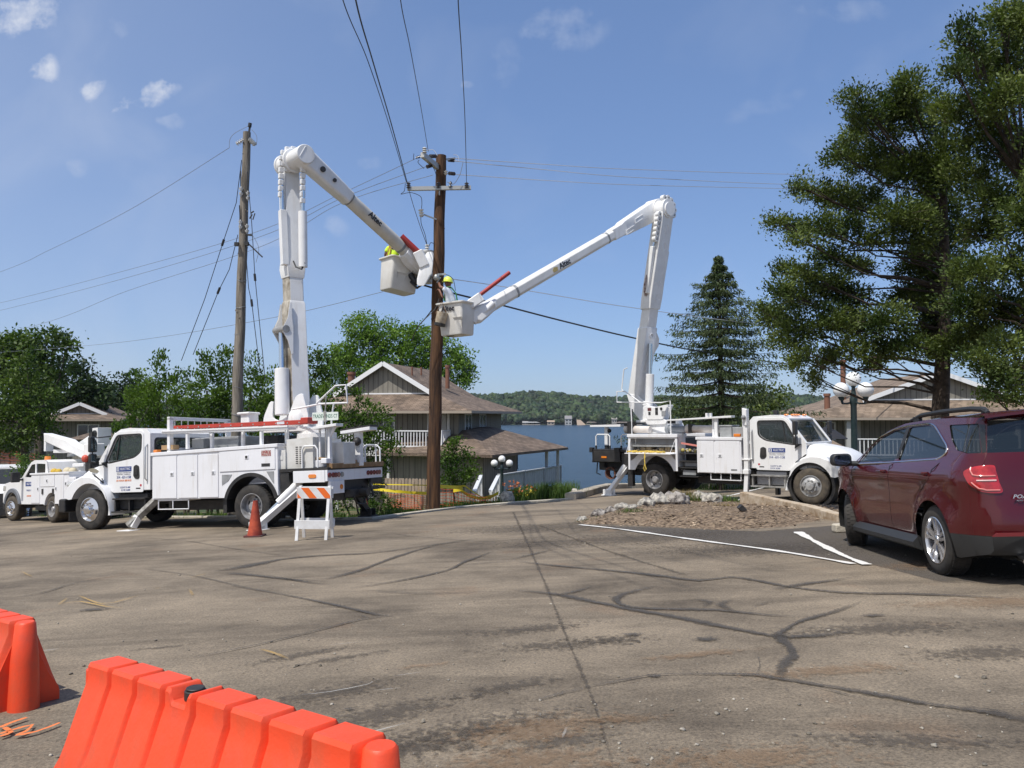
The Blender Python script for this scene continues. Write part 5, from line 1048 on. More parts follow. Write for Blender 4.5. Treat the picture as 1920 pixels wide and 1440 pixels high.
mb = MB(); mb.loft([boxsec(rR+dR*t, .34, .34, sd, nr, .22) for t in (2.45, LuR-.2)]); mb.build('upper_boom', mat('boom_cream', (.80, .79, .76), .35, col2=(.72, .70, .66), ns=2), TR, bevel=.02, world=True)
mb = MB(); mb.loft([boxsec(rR+dR*t, .35, .35, sd, nr, .22) for t in (2.75, 2.82)]); mb.loft([boxsec(rR+dR*t, .35, .35, sd, nr, .22) for t in (LuR-1.5, LuR-1.42)]); mb.build('boom_band', GR, TR, world=True)
for q2 in ((1.0, .15, .9),):
    mb = MB()
    for (t, u) in ((.9, .12), (1.5, -.05)): mb.tube([rR+dR*(t+.0)+nr*u+sd*.20, rR+dR*(t+.45)+nr*(u-.02)+sd*.195, rR+dR*(t+.5)+nr*(u-.14)+sd*.195, rR+dR*(t+.1)+nr*(u-.12)+sd*.20], .01, 5)
    mb.build('boom_ribs', WB, TR, world=True)
X_ = -dR; Y_ = sd.cross(X_) ; tM = Matrix((X_, Y_, sd)).transposed().to_4x4()
if Y_.z < 0: X_ = dR; tM = Matrix((dR, sd.cross(dR), sd)).transposed().to_4x4()
tM.translation = rR+dR*(LuR*.585)+sd*.175+nr*0
text_mesh('Altec', .24, tM, BKL, TR, world=True, bold=.006)
tM2 = tM.copy(); tM2.translation = rR+dR*(LuR*.585+(.45 if X_.dot(dR) < 0 else .45))+sd*.176; mb = MB(); mb.prism([(-.10, -.07), (.08, -.07), (.12, .03), (-.04, .07), (-.12, 0)], -.002, .002, axis='z', M=tM2); mb.build('boom_emblem', mat('emblem_gold', (.55, .42, .16), .5), TR, world=True)
# end fairing, jib, bucket
mb = MB(); mb.loft([boxsec(P(px, py, D), w, h, sd, Vector((0, 0, 1)), .15) for px, py, D, w, h in ((880, 592, 21.15, .35, .30), (895, 590, 21.2, .42, .50), (910, 581, 21.3, .40, .40), (925, 571, 21.4, .34, .30))]); mb.build('boom_tip', WB, TR, bevel=.04, world=True)
mb = MB(); mb.bar(P(880, 572, 21.0), P(903, 556, 21.05), .2, .26, up=(0, 0, 1)); mb.build('jib_bracket', WB, TR, bevel=.03, world=True)
mb = MB(); mb.tube([P(897, 555, 21.0), P(955, 511, 21.4)], .055, 12); mb.build('jib_pole', mat('jib_red', (1, 0, 0)), TR, world=True)
mb = MB(); mb.cyl(P(925, 568, 21.2), P(888, 604, 21.1), .09, n=14); mb.build('leveling_cylinder', WB, TR, world=True)
bkR, MBR = bucket(TR, P(856, 569, 21.05), R(-33), R(-2), w=.82, d=.62, h=.86, steps=False)
tm = MBR @ Matrix.Translation((-.06, -.315, -.17)) @ Matrix.Rotation(R(90), 4, 'X'); text_mesh('Altec', .20, tm, BKL, TR, world=True, bold=.006)
# console and rail on the turret
mb = MB(); mb.prism(roundpoly([(-.55, 2.35), (-.62, 2.55), (-.72, 2.74), (-.60, 2.80), (-.30, 2.74), (.05, 2.80), (.22, 2.82), (.10, 2.60), (.02, 2.35)], .05), -.62, -.25); cn = mb.build('control_console', WB, TR, bevel=.02)
mb = MB()
for (x, z, w, h, mi_) in ((-.46, 2.68, .13, .09, 1), (-.20, 2.68, .10, .10, 0), (-.46, 2.55, .08, .10, 0), (-.20, 2.56, .10, .12, 0), (.05, 2.54, .14, .16, 2)): mb.bx(x-w/2, x+w/2, -.621, -.628, z-h/2, z+h/2, mi_)
mb.cyl((-.03, -.62, 2.69), (-.03, -.635, 2.69), .045, n=12); mb.build('console_panels', [BK, mat('dark_red_label', (.12, .03, .03), .5), GR], cn)
mb = MB(); mb.prism(roundpoly([(-.60, 2.18), (-.64, 2.36), (.05, 2.36), (.16, 2.30), (.10, 2.20)], .05), -.60, .4); mb.prism([(-1.52, 3.2), (-1.15, 3.2), (-.60, 2.75), (-.55, 2.3), (-1.0, 2.3), (-1.35, 2.7)], -.28, -.22); mb.prism([(-1.52, 3.2), (-1.15, 3.2), (-.60, 2.75), (-.55, 2.3), (-1.0, 2.3), (-1.35, 2.7)], .22, .28); mb.bx(-1.1, .1, -.4, .4, 2.26, 2.34); mb.build('turret', WB, TR, bevel=.015)
mb = MB(); mb.tube([(.56, -1.1, 1.9), (.56, -1.1, 2.92), (.25, -1.1, 2.87), (-.55, -1.0, 2.90), (-1.5, -.9, 2.93), (-1.5, -.9, 3.28), (-1.2, -.9, 3.28), (-.4, -1.0, 2.80)], .02, 8); mb.tube([(-.95, -.95, 2.9), (-.93, -.95, 2.4), (-.93, -.95, 1.9)], .02, 8); mb.tube([(.38, -.9, 2.5), (.42, -.9, 2.72), (.34, -.9, 2.74)], .014, 6); mb.build('turret_rail', W_, TR)
mb = MB(); mb.tube([wr_(-1.75, -.1, 3.3), wr_(-1.82, -.1, 3.4), wr_(-1.72, -.1, 4.05), wr_(-1.58, -.1, 4.1)], .02, 6); mb.build('boom_handle', W_, TR, world=True)
# tool bag hanging from the right bucket
bag = MB(); v_ = MBR @ Vector((-.2, -.42, -.42)); bag.lathe([(.001, -.20), (.12, -.20), (.135, -.18), (.145, .14), (.15, .16), (.135, .16), (.13, -.1)], Matrix.Translation(v_) @ Matrix.Rotation(R(12), 4, 'Y'), 20, mi=0)
bag.lathe([(.146, -.13), (.138, -.205), (.001, -.205)], Matrix.Translation(v_) @ Matrix.Rotation(R(12), 4, 'Y'), 20, mi=1); bag.tube([v_+Vector((-.14, 0, .13)), MBR @ Vector((-.18, -.40, .02)), v_+Vector((.14, 0, .13))], .012, 6, mi=2)
o = bag.build('tool_bucket', [mat('canvas', (.52, .45, .34), .9, col2=(.35, .27, .18), ns=9), BK, mat('leather', (.18, .10, .05), .8)], None); tag(o, 'cream canvas tool bucket hanging on the outside of the right work basket', 'tool bucket')
# ---------- maroon car ----------
oC = Vector((4.33, 8.22, -.053)); fC = Vector((4.56, 10.92, -.19))
oC.z = H(oC.x, oC.y)-.005; fC.z = H(fC.x, fC.y)-.005
MC, _ = fit(oC, fC, (-.03, .05, 1)); MC = MC @ Matrix.Translation((0, -.92, 0))
CAR = thing('parked_car', 'shiny maroon SUV parked at the right edge with roof rails and a red tail lamp', 'car', MC)
MAR = mat('maroon_paint', (.070, .0025, .005), .25, metal=.1, coat=.7, spec=.4)
CBK = mat('car_plastic', (.025, .026, .027), .55); CGL = mat('tinted_glass', (.012, .017, .018), .03, spec=.8, alpha=.86)
def ye(x, z):
    y = .905
    y -= .05*max(0, (.62-z)/.35)**2 if z < .62 else 0
    y += .012*math.exp(-((z-.98)/.07)**2)
    if z > 1.10: y -= .07*min(1, (z-1.10)/.08)**1.5+.36*(max(0, z-1.14))
    y -= .16*max(0, (-x-.42)/.55)**2.2 if x < -.42 else 0
    y -= .30*max(0, (x-2.6)/1.1)**2.4 if x > 2.6 else 0
    for cx in (0, 2.75):       # flared arches
        r = math.hypot(x-cx, z-.36); y += .042*math.exp(-((r-.43)/.09)**2)*(1 if z < .95 else math.exp(-((z-.95)/.05)**2))
    return y
def surf(mb, outer, holes, s, off=0, step=.09, mi=None, thick=0):
    pts = [Vector(p) for p in outer]; 
    def dens(poly):
        o = []
        for i in range(len(poly)):
            a_, b_ = Vector(poly[i]), Vector(poly[(i+1) % len(poly)]); k = max(1, int((b_-a_).length/step))
            o += [a_.lerp(b_, j/k) for j in range(k)]
        return o
    po = dens(outer); V2 = list(po); E2 = [(i, (i+1) % len(po)) for i in range(len(po))]; hp = []
    for h in holes:
        d = dens(h); o = len(V2); V2 += d; E2 += [(o+i, o+(i+1) % len(d)) for i in range(len(d))]; hp.append([tuple(q) for q in d])
    x0 = min(p[0] for p in po); x1 = max(p[0] for p in po); z0 = min(p[1] for p in po); z1 = max(p[1] for p in po); pot = [tuple(q) for q in po]
    i = x0+step*.5
    while i < x1:
        j = z0+step*.5
        while j < z1:
            if pip((i, j), pot) and not any(pip((i, j), h) for h in hp) and min((Vector((i, j))-q).length for q in V2[:len(E2)]) > step*.3: V2.append(Vector((i, j)))
            j += step
        i += step
    vs, e, fs, *_ = delaunay_2d_cdt(V2, E2, [], 1, 1e-5)
    out = []
    for f in fs:
        c = tuple(sum((vs[k] for k in f), Vector((0, 0)))/len(f))
        if pip(c, pot) and not any(pip(c, h) for h in hp): out.append(f)
    mb.add([(v.x, s*(ye(v.x, v.y)+off), v.y) for v in vs], out, mi)
wA = roundpoly([(2.34, 1.155), (2.08, 1.36), (1.84, 1.475), (1.45, 1.565), (1.11, 1.59), (1.16, 1.19)], .03)
wB = roundpoly([(1.07, 1.195), (1.02, 1.595), (.50, 1.60), (.34, 1.56), (-.08, 1.34), (-.10, 1.29), (.04, 1.235)], .05)
wC = roundpoly([(.02, 1.585), (-.62, 1.575), (-.80, 1.28), (-.58, 1.275), (-.32, 1.31), (-.14, 1.42)], .03)
TOP = [(-.86, 1.28), (-.74, 1.60), (-.62, 1.635), (.0, 1.66), (.6, 1.665), (1.2, 1.645), (1.6, 1.58), (1.9, 1.49), (2.15, 1.36), (2.45, 1.17), (2.62, 1.13), (3.0, 1.08), (3.3, 1.02), (3.55, .92), (3.66, .80), (3.70, .62), (3.70, .45)]
BOT = [(3.64, .28)]+[(3.20, .22)]+arc(2.75, .36, .415, -20, 200, 26)[0:]+[(2.30, .25), (.46, .25)]+arc(0, .36, .415, -15, 165, 22)+[(-.97, .47), (-.98, .52), (-.98, .72), (-.935, .78), (-.93, .95), (-.90, 1.15)]
side = TOP+BOT
mb = MB()
for s in (1, -1): surf(mb, side, [wA, wB, wC], s)
# top strip across the car
def row(x, z, crown, n=13):
    y = ye(x, z); return [(x, y*(1-2*i/(n-1)), z+crown*(1-(1-2*i/(n-1))**2)) for i in range(n)]
crown = [0, .03, .05, .06, .06, .06, .05, .05, .05, .04, .05, .07, .08, .08, .05, .0, 0]
def strip(i0, i1):
    o = []
    for i in range(i0, i1):
        a_, b_ = Vector(TOP[i]), Vector(TOP[i+1]); k = max(1, int((b_-a_).length/.09))
        for j in range(k+(1 if i == i1-1 else 0)): p = a_.lerp(b_, j/k); o.append(row(p.x, p.y, crown[i]*(1-j/k)+crown[i+1]*j/k))
    return o
mb.loft(strip(1, 5), caps=False, closed=False); mb.loft(strip(9, 16), caps=False, closed=False)
# rear end: profile of the tail, bulging backwards
REAR = [(-.97, .47), (-.98, .52), (-.98, .72), (-.935, .78), (-.93, .95), (-.905, 1.15), (-.86, 1.28), (-.80, 1.44), (-.74, 1.60)]
def rrow(x, z, bul, n=17):
    y = ye(x, z); return [(x-bul*(1-abs(1-2*i/(n-1))**2.5), y*(1-2*i/(n-1)), z) for i in range(n)]
rr_ = [rrow(x, z, .12 if z < 1.2 else .09) for x, z in REAR]
mb.loft(rr_[:7], caps=False, closed=False)
cbody = mb.build('body', MAR, CAR, smooth=55)
cbody.data.materials.append(CBK)
cbody['label'] = 'maroon painted body'
mb = MB(); o_ = []
mb.loft([rr_[6], rr_[7], rr_[8]], caps=False, closed=False); mb.build('rear_window', CGL, CAR, smooth=60)
mb = MB(); mb.loft(strip(5, 9), caps=False, closed=False); mb.build('windshield', mat('car_glass', (.02, .03, .03), .03, spec=.8, alpha=.6), CAR, smooth=60)
sp = []
for x, z, bz in ((-.60, 1.67, .05), (-.80, 1.665, .05), (-.92, 1.645, .05), (-.92, 1.62, .05), (-.76, 1.60, .04)): y = .70; sp.append([(x-.05*(1-abs(1-2*i/12)**2), y*(1-2*i/12), z+bz*(1-(1-2*i/12)**2)*.9) for i in range(13)])
mb = MB(); mb.loft(sp, caps=False, closed=False); mb.build('spoiler', MAR, CAR, smooth=50)
for s in (1, -1):
    for w, nm, g in ((wA, 'front_window', 'car_glass'), (wB, 'rear_side_window', 'tinted_glass'), (wC, 'quarter_window', 'tinted_glass')):
        mb = MB(); surf(mb, w, [], s, -.012); mb.build(nm, MATS[g], CAR, smooth=60)
    # bright window surround and black pillar
    mb = MB(); ring = [(2.38, 1.15), (2.10, 1.375), (1.85, 1.495), (1.45, 1.585), (1.09, 1.612), (.50, 1.62), (.33, 1.58), (-.10, 1.35), (-.125, 1.28), (.03, 1.215), (1.15, 1.17), (2.38, 1.135)]
    mb.tube([(x, s*(ye(x, z)+.004), z) for x, z in roundpoly(ring, .06)], .011, 6); mb.build('window_trim', CHR, CAR)
    mb = MB(); surf(mb, [(1.15, 1.19), (1.11, 1.59), (1.02, 1.595), (1.07, 1.195)], [], s, .003); mb.build('door_pillar', CBK, CAR)
    mb = MB(); surf(mb, [(-.63, 1.57), (-.735, 1.56), (-.855, 1.29), (-.81, 1.28)], [], s, .003); mb.build('tail_pillar', CGL, CAR)
    # sill and lower cladding
    mb = MB(); mb.loft([[(x, s*(.87), .20), (x, s*.955, .24), (x, s*.965, .29), (x, s*.90, .36), (x, s*.85, .30)] for x in (.43, 1.4, 2.36)]); mb.build('sill', CBK, CAR, smooth=50)
    mb = MB(); surf(mb, arc(0, .36, .415, 165, 197, 6)+[(-.46, .235), (-.90, .30), (-.95, .34), (-.968, .468)], [], s, .0); mb.build('rear_cladding', CBK, CAR)
    # shut lines, handles
    mb = MB()
    for ln in ([(1.12, 1.18), (1.16, .9), (1.17, .38)], [(2.42, 1.13), (2.38, .8), (2.30, .36)], [(-.12, 1.26), (.05, 1.0), (.32, .84), (.46, .62), (.46, .42)], [(2.55, 1.12), (3.0, 1.03), (3.5, .90)], [(.6, .325), (2.3, .325)]):
        q = []
        for i in range(len(ln)-1): q += [Vector(ln[i]).lerp(Vector(ln[i+1]), j/5) for j in range(5)]
        q.append(Vector(ln[-1])); mb.tube([(p.x, s*(ye(p.x, p.y)-.002), p.y) for p in q], .0045, 4)
    mb.build('shut_line', mat('gap_black', (.003, .003, .003), .8), CAR)
    for x in (1.32, .16):
        mb = MB(); z = 1.065; mb.tube([(x-.09, s*(ye(x, z)+.002), z+.005), (x-.06, s*(ye(x, z)+.04), z), (x+.06, s*(ye(x, z)+.045), z-.003), (x+.10, s*(ye(x, z)+.002), z-.005)], [.012, .016, .016, .012], 8); mb.build('door_handle', MAR, CAR)
    # mirror
    mb = MB(); mb.prism(rrect(s*1.08-.125, s*1.08+.125, 1.115, 1.285, .06), 2.22, 2.36, axis='x'); mb.cyl((2.26, s*.86, 1.14), (2.28, s*1.0, 1.15), .035); mr = mb.build('mirror', CBK, CAR, bevel=.025)
    mb = MB(); mb.prism(rrect(s*1.08-.10, s*1.08+.10, 1.135, 1.265, .05), 2.214, 2.2195, axis='x'); mb.build('mirror_glass', mat('car_mirror_glass', (.10, .13, .18), .06, metal=1), mr)
    # roof rail
    mb = MB(); yr = .60
    mb.tube([(-.72, s*yr, 1.68), (-.60, s*yr, 1.72), (-.3, s*yr, 1.74), (.3, s*yr, 1.745), (.85, s*yr, 1.73), (1.15, s*yr, 1.68)], [.022, .03, .028, .026, .028, .02], 8); mb.bx(-.68, -.58, s*yr-.02, s*yr+.02, 1.66, 1.72); mb.bx(.9, 1.05, s*yr-.02, s*yr+.02, 1.64, 1.72); mb.build('roof_rail', CBK, CAR)
    # tail lamp: wraps round the corner
    def tl(pts, off, name, m, st=.04):
        mb = MB(); po = [Vector(p) for p in pts]
        # parametrise: u<0 on the side (distance forward of the corner), u>0 on the rear (distance inwards)
        def mp(u, z):
            k = 0
            xr = -.93+(z-.95)*.12
            if u < 0: x = xr-u; x = max(x, xr); return (x, s*(ye(x, z)+off), z)
            yv = ye(xr, z)-u; t = yv/ye(xr, z); return (xr-.12*(1-abs(t)**2.5)-off*.9, s*yv, z)
        den = []
        for i in range(len(po)):
            a_, b_ = po[i], po[(i+1) % len(po)]; k = max(1, int((b_-a_).length/st)); den += [a_.lerp(b_, j/k) for j in range(k)]
        V2 = list(den); n = len(den); dt = [tuple(q) for q in den]; x = min(p.x for p in po)
        while x < max(p.x for p in po):
            z = min(p.y for p in po)
            while z < max(p.y for p in po):
                if pip((x, z), dt) and min((Vector((x, z))-q).length for q in den) > st*.3: V2.append(Vector((x, z)))
                z += st
            x += st
        vs, e, fs, *_ = delaunay_2d_cdt(V2, [(i, (i+1) % n) for i in range(n)], [], 1, 1e-5)
        fs = [f for f in fs if pip(tuple(sum((vs[k] for k in f), Vector((0, 0)))/len(f)), dt)]
        mb.add([mp(v.x, v.y) for v in vs], fs); 
        k = len(mb.v)
        return mb.build(name, m, CAR, smooth=60) if name else mb
    lens = roundpoly([(-.20, 1.09), (-.08, 1.15), (.06, 1.165), (.12, 1.13), (.16, .885), (.02, .885), (-.11, .96)], .05)
    L0 = tl(lens, .016, 'tail_light', mat('car_tail_lens', (.30, .004, .008), .12, coat=1, col2=(.45, .012, .016), ns=14))
    def lay(pts, nm, m, off):
        mb = MB()
        q = []
        for i in range(len(pts)-1): q += [Vector(pts[i]).lerp(Vector(pts[i+1]), j/4) for j in range(4)]
        q.append(Vector(pts[-1])); P3 = []
        for v in q:
            u, z = v; xr = -.93+(z-.95)*.12
            if u < 0: x = xr-u; P3.append((x, s*(ye(x, z)+off), z))
            else: yv = ye(xr, z)-u; P3.append((xr-.12*(1-(yv/ye(xr, z))**2.5)-off, s*yv, z))
        mb.tube(P3, .008, 6); mb.build(nm, m, L0)
    PK = mat('lamp_pink', (.62, .20, .18), .25, coat=1)
    lay([(-.10, 1.14), (-.06, 1.065), (.0, 1.055), (.115, 1.055)], 'light_bar', PK, .019); lay([(-.08, .99), (-.02, .935), (.02, .915), (.13, .915)], 'light_bar', PK, .019)
    lay([(-.02, 1.01), (.12, 1.01)], 'light_bar', mat('lamp_white', (.75, .55, .52), .2, coat=1), .019)
wheel(CAR, 0, .915, .355, 1, .355, .23, 'suv', cam_=.3); wheel(CAR, 0, -.915, .355, -1, .355, .23, 'suv'); wheel(CAR, 2.75, .90, .355, 1, .355, .23, 'suv', steer=R(-24)); wheel(CAR, 2.75, -.90, .355, -1, .355, .23, 'suv', steer=R(-24))
mb = MB()
for cx in (0, 2.75):
    for s in (1, -1):
        mb.lathe([(.425, -.34), (.425, -.02)], Matrix.Translation((cx, s*.90, .36)) @ Matrix(((1, 0, 0, 0), (0, 0, s, 0), (0, 1, 0, 0), (0, 0, 0, 1))), 40)
mb.v = [(x, y, max(z, .22)) for x, y, z in mb.v]; mb.bx(-.85, 3.5, -.55, .55, .24, .42); mb.bx(.5, 2.3, -.84, .84, .24, .40); mb.build('underbody', mat('gap_black', (0, 0, 0)), CAR)
mb = MB(); mb.loft([rrow(-.88, .29, .10), rrow(-.95, .34, .12), rrow(-.97, .47, .125)], caps=False, closed=False); bp_ = mb.build('bumper', CBK, CAR, smooth=50)
for s in (1, -1):
    mb = MB(); mb.prism([(s*.78, .475), (s*.50, .475), (s*.50, .51), (s*.74, .51)], -1.10, -1.085, axis='x'); mb.build('reflector', LRED, bp_)
mb = MB(); mb.cyl((-1.12, .50, .25), (-.9, .50, .27), .035, n=16); mb.build('exhaust', CHR, CAR)
mb = MB(); mb.tube([(-1.105+.01*abs(y)*3, y, .735) for y in np.linspace(-.4, .4, 9)], .02, 8); mb.build('plate_trim', CHR, CAR)
tm = Matrix(((0, 0, -1, -1.036), (-1, 0, 0, .40), (0, 1, 0, .855), (0, 0, 0, 1)))
SIL = mat('badge_silver', (.7, .7, .72), .25, metal=.8)
tz = Matrix.Rotation(R(-9), 4, 'Z')
tm = tz @ tm; tm.translation = Vector((-1.062, .46, .85)); text_mesh('POAGE', .052, tm, SIL, CAR, ext=.003, shear=.3, sx=1.15, bold=.001)
tm3 = tm.copy(); tm3.translation = tm.translation+Vector((0, 0, -.038)); text_mesh('AUTO CENTER', .018, tm3, SIL, CAR, shear=.3, sx=1.1)
mb = MB(); mb.tube([(-.955, .17, 1.31), (-.96, .0, 1.34), (-.95, -.25, 1.36)], .015, 6); mb.ball((-.955, .18, 1.31), .03, 8, 6); mb.build('wiper', CBK, CAR)
mb = MB(); mb.bx(1.0, 2.2, -.75, .75, .5, .55)
for y in (-.38, .38):
    mb.bx(1.05, 1.55, y-.24, y+.24, .6, .85); mb.bx(.95, 1.12, y-.24, y+.24, .8, 1.30); mb.bx(.98, 1.08, y-.12, y+.12, 1.3, 1.46)
    mb.bx(.15, .65, y-.3, y+.3, .6, .85); mb.bx(.05, .2, y-.3, y+.3, .8, 1.28)
mb.bx(2.1, 2.5, -.7, .7, .7, 1.1); mb.bx(-.8, .05, -.7, .7, .5, .9); mb.build('seats', INT, CAR, bevel=.04)
def squash(o):
    if o.name.startswith('wheel'): return
    if o.type == 'MESH':
        for v in o.data.vertices:
            x, y, z = v.co
            v.co = (x if x > -.45 else -.45+(x+.45)*.68, y, z if z < .5 else .5+(z-.5)*.945)
        o.data.update()
    for c in o.children: squash(c)
squash(CAR)
# ---------- small service truck behind, far left ----------
oP = Vector((-14.18, 25.0, -1.71)); fP = Vector((-16.855, 27.0, -1.87))
MP, _ = fit(oP, fP, (-.04, .05, 1)); MP = MP @ Matrix.Translation((.3, -1.1, 0))
PU = thing('service_pickup', 'small white service pickup with folded boom and amber beacon behind the big left truck', 'pickup truck', MP)
mb = MB(); hw = .98
prof = [(.55, .55), (.55, 1.60), (.62, 1.90), (.8, 1.97), (1.5, 1.98), (1.75, 1.92), (2.45, 1.42), (3.75, 1.24), (3.9, 1.0), (3.9, .6), (3.62, .55)]+arc(3.1, .42, .52, 12, 168, 12)+[(2.5, .55)]
w1 = roundpoly([(1.45, 1.42), (1.45, 1.86), (1.72, 1.84), (2.22, 1.44)], .04); w2 = roundpoly([(.72, 1.42), (.72, 1.84), (1.36, 1.87), (1.36, 1.42)], .04)
for q in (1, -1): mb.plate(prof, [w1, w2], q*hw, q*(hw-.05))
for i in (1, 2, 3, 4, 6, 7, 8): p, r_ = prof[i], prof[i+1]; mb.add([(p[0], -hw+.002, p[1]), (p[0], hw-.002, p[1]), (r_[0], hw-.002, r_[1]), (r_[0], -hw+.002, r_[1])], [(0, 1, 2, 3)])
mb.add([(.55, -hw, .55), (.55, hw, .55), (.55, hw, 1.6), (.55, -hw, 1.6)], [(0, 1, 2, 3)]); cbp = mb.build('cab', W_, PU, bevel=.02)
mb = MB(); mb.add([(1.76, -hw+.04, 1.915), (1.76, hw-.04, 1.915), (2.44, hw-.04, 1.425), (2.44, -hw+.04, 1.425)], [(0, 1, 2, 3)]); mb.build('windshield', GL, cbp)
for q in (1, -1):
    for w in (w1, w2): mb = MB(); mb.prism(w, q*(hw-.03), q*(hw-.024)); mb.build('side_window', GLD, cbp)
    mb = MB(); mb.plate([(2.50, .55)]+arc(3.1, .42, .66, 168, 12, 14)+[(3.70, .55)]+arc(3.1, .42, .52, 14, 166, 14), [], q*(hw-.02), q*(hw+.06)); mb.build('fender_flare', mat('flare_grey', (.14, .15, .17), .5), PU, bevel=.02)
    mb = MB(); mb.bx(2.3, 2.45, q*1.08, q*1.34, 1.28, 1.62); mb.cyl((2.35, q*.95, 1.36), (2.38, q*1.2, 1.36), .03); mb.build('mirror', BK, cbp, bevel=.03)
    mb = MB(); mb.prism([(3.88, 1.18), (3.93, 1.0), (3.7, 1.0), (3.66, 1.16)], q*.70, q*(hw+.01)); mb.build('headlight', MATS['lamp_glass'], cbp, bevel=.02)
mb = MB(); mb.bx(2.15, 1.58, hw+.001, hw+.004, 1.14, 1.28); mb.build('company_banner', BLU, cbp); text_mesh('ELECTRIC', .10, side_M(1.86, hw+.006, 1.21, 1), W_, cbp, sx=.9); text_mesh('314-631-1158', .085, side_M(1.86, hw+.003, 1.0, 1), BLU, cbp, sx=.9); text_mesh('24 HOUR SERVICE', .07, side_M(1.86, hw+.003, .82, 1), ORG, cbp, sx=.7)
mb = MB(); mb.bx(3.85, 3.98, -.95, .95, .35, .62); mb.bx(3.86, 3.93, -.6, .6, .7, 1.08); mb.build('grille', BK, PU, bevel=.03)
mb = MB(); mb.bx(-1.4, 3.8, -.45, .45, .4, .62); mb.bx(.6, 1.6, -.9, .9, .35, .5); mb.bx(.6, 2.4, -.8, .8, .6, 1.1); mb.build('chassis', BK, PU)
mb = MB()
for q in (1, -1): mb.prism([(1.45, .56), (1.45, 1.52), (-1.15, 1.52), (-1.15, .52), (-.6, .52)]+arc(0, .42, .50, 168, 12, 14)[::1]+[(.55, .56)], q*.62, q*1.10); mb.bx(-1.6, -1.15, q*.62, q*1.10, .75, 1.40); mb.bx(1.5, -1.2, q*.6, q*1.13, 1.50, 1.56)
mb.bx(1.45, -1.6, -.62, .62, .75, .85); pbody = mb.build('service_body', W2, PU, bevel=.01)
for q in (1, -1):
    y = q*1.102
    for (xa, xb_, za, zb_, lx, lz) in ((1.41, .80, .60, 1.47, .9, 1.05), (.76, -.22, 1.12, 1.47, .27, 1.3), (-.26, -.84, .58, 1.47, -.36, 1.05), (-.9, -1.12, .6, 1.3, -1.0, 1.2), (-1.2, -1.55, .8, 1.36, -1.4, 1.2)):
        mb = MB(); mb.bx(xa, xb_, y, y+q*.012, za, zb_); latch(mb, lx, y+q*.012, lz, q, .08, .12); mb.build('compartment_door', [W2, BK], pbody, bevel=.005)
    mb = MB(); mb.bx(.55, .65, y+q*.001, y+q*.02, .88, 1.05); mb.bx(-.18, -.08, y+q*.001, y+q*.02, .88, 1.05); mb.build('side_marker', BK, pbody)
for q in (1, -1): wheel(PU, 0, q*1.09, .41, q, .41, .48, 'rear', tyre=TYD); wheel(PU, 3.10, q*1.04, .41, q, .41, .26, 'front', tyre=TYD, steer=R(8))
mb = MB(); mb.cyl((1.45, .6, 1.55), (1.45, .6, 1.98), .02); mb.cyl((1.45, .6, 1.98), (1.45, .6, 2.10), .10, .09); mb.build('beacon', AMB, PU)
mb = MB(); mb.bx(-1.22, -1.25, .6, 1.12, .05, .62); mb.build('mud_flap', BK, PU)
mb = MB(); mb.cyl((.05, 0, .85), (.05, 0, 1.75), .24, n=20); mb.bx(-.35, .4, -.3, .3, 1.70, 1.82); mb.bar((-.55, .2, .9), (-.35, .15, 1.8), .08, .08); mb.build('pedestal', WB, PU, bevel=.02)
mb = MB(); mb.loft([boxsec(Vector(c), w, h, Vector((0, 1, 0)), Vector((.25, 0, .97)), .06) for c, w, h in (((-.65, .05, 1.95), .30, .34), ((.6, .05, 2.30), .30, .34), ((1.0, .05, 2.42), .34, .44), ((2.7, .05, 2.78), .30, .30))]); mb.bx(2.6, 2.75, -.08, .18, 2.3, 2.85); mb.bar((2.2, .05, 2.28), (1.2, .05, 2.25), .12, .12); mb.build('lower_boom', WB, PU, bevel=.03)
mb = MB(); mb.loft([boxsec(Vector(c), w, h, Vector((0, 1, 0)), Vector((-.3, 0, .95)), .06) for c, w, h in (((1.9, -.35, 2.20), .26, .26), ((.5, -.35, 2.55), .28, .34), ((-.2, -.35, 2.72), .32, .46))]); mb.bx(-.45, -.1, -.55, -.1, 2.35, 2.95); mb.build('upper_boom', WB, PU, bevel=.04)
mb = MB(); mb.cyl((-.3, -.56, 2.75), (-.3, -.05, 2.75), .12, n=16); mb.bx(-.42, -.2, .0, .06, 2.6, 2.8); mb.build('elbow', BK, PU)
mb = MB(); mb.bx(-.95, -.55, -.1, .4, 2.02, 2.42); mb.bx(-.92, -.58, .0, .36, 1.5, 1.95, 1); mb.ball((-.75, .42, 1.95), .12, 10, 8, mi=2); mb.build('tool_box', [WB, BK, mat('red_cap', (.5, .06, .03), .5)], PU, bevel=.03)
for k, (x, r, nm_, cc) in enumerate(((.5, .12, 'yellow_bag', (.5, .33, .04)), (.2, .10, 'yellow_bag', (.5, .33, .04)), (-.4, .14, 'beige_bag', (.55, .48, .33)), (-.75, .12, 'beige_bag', (.55, .48, .33)))):
    mb = MB(); mb.ball((x, .8, 1.59), r, 12, 7, sc_=(1.2, .9, .8)); mb.build('load_bag', mat(nm_, cc, .8), PU)
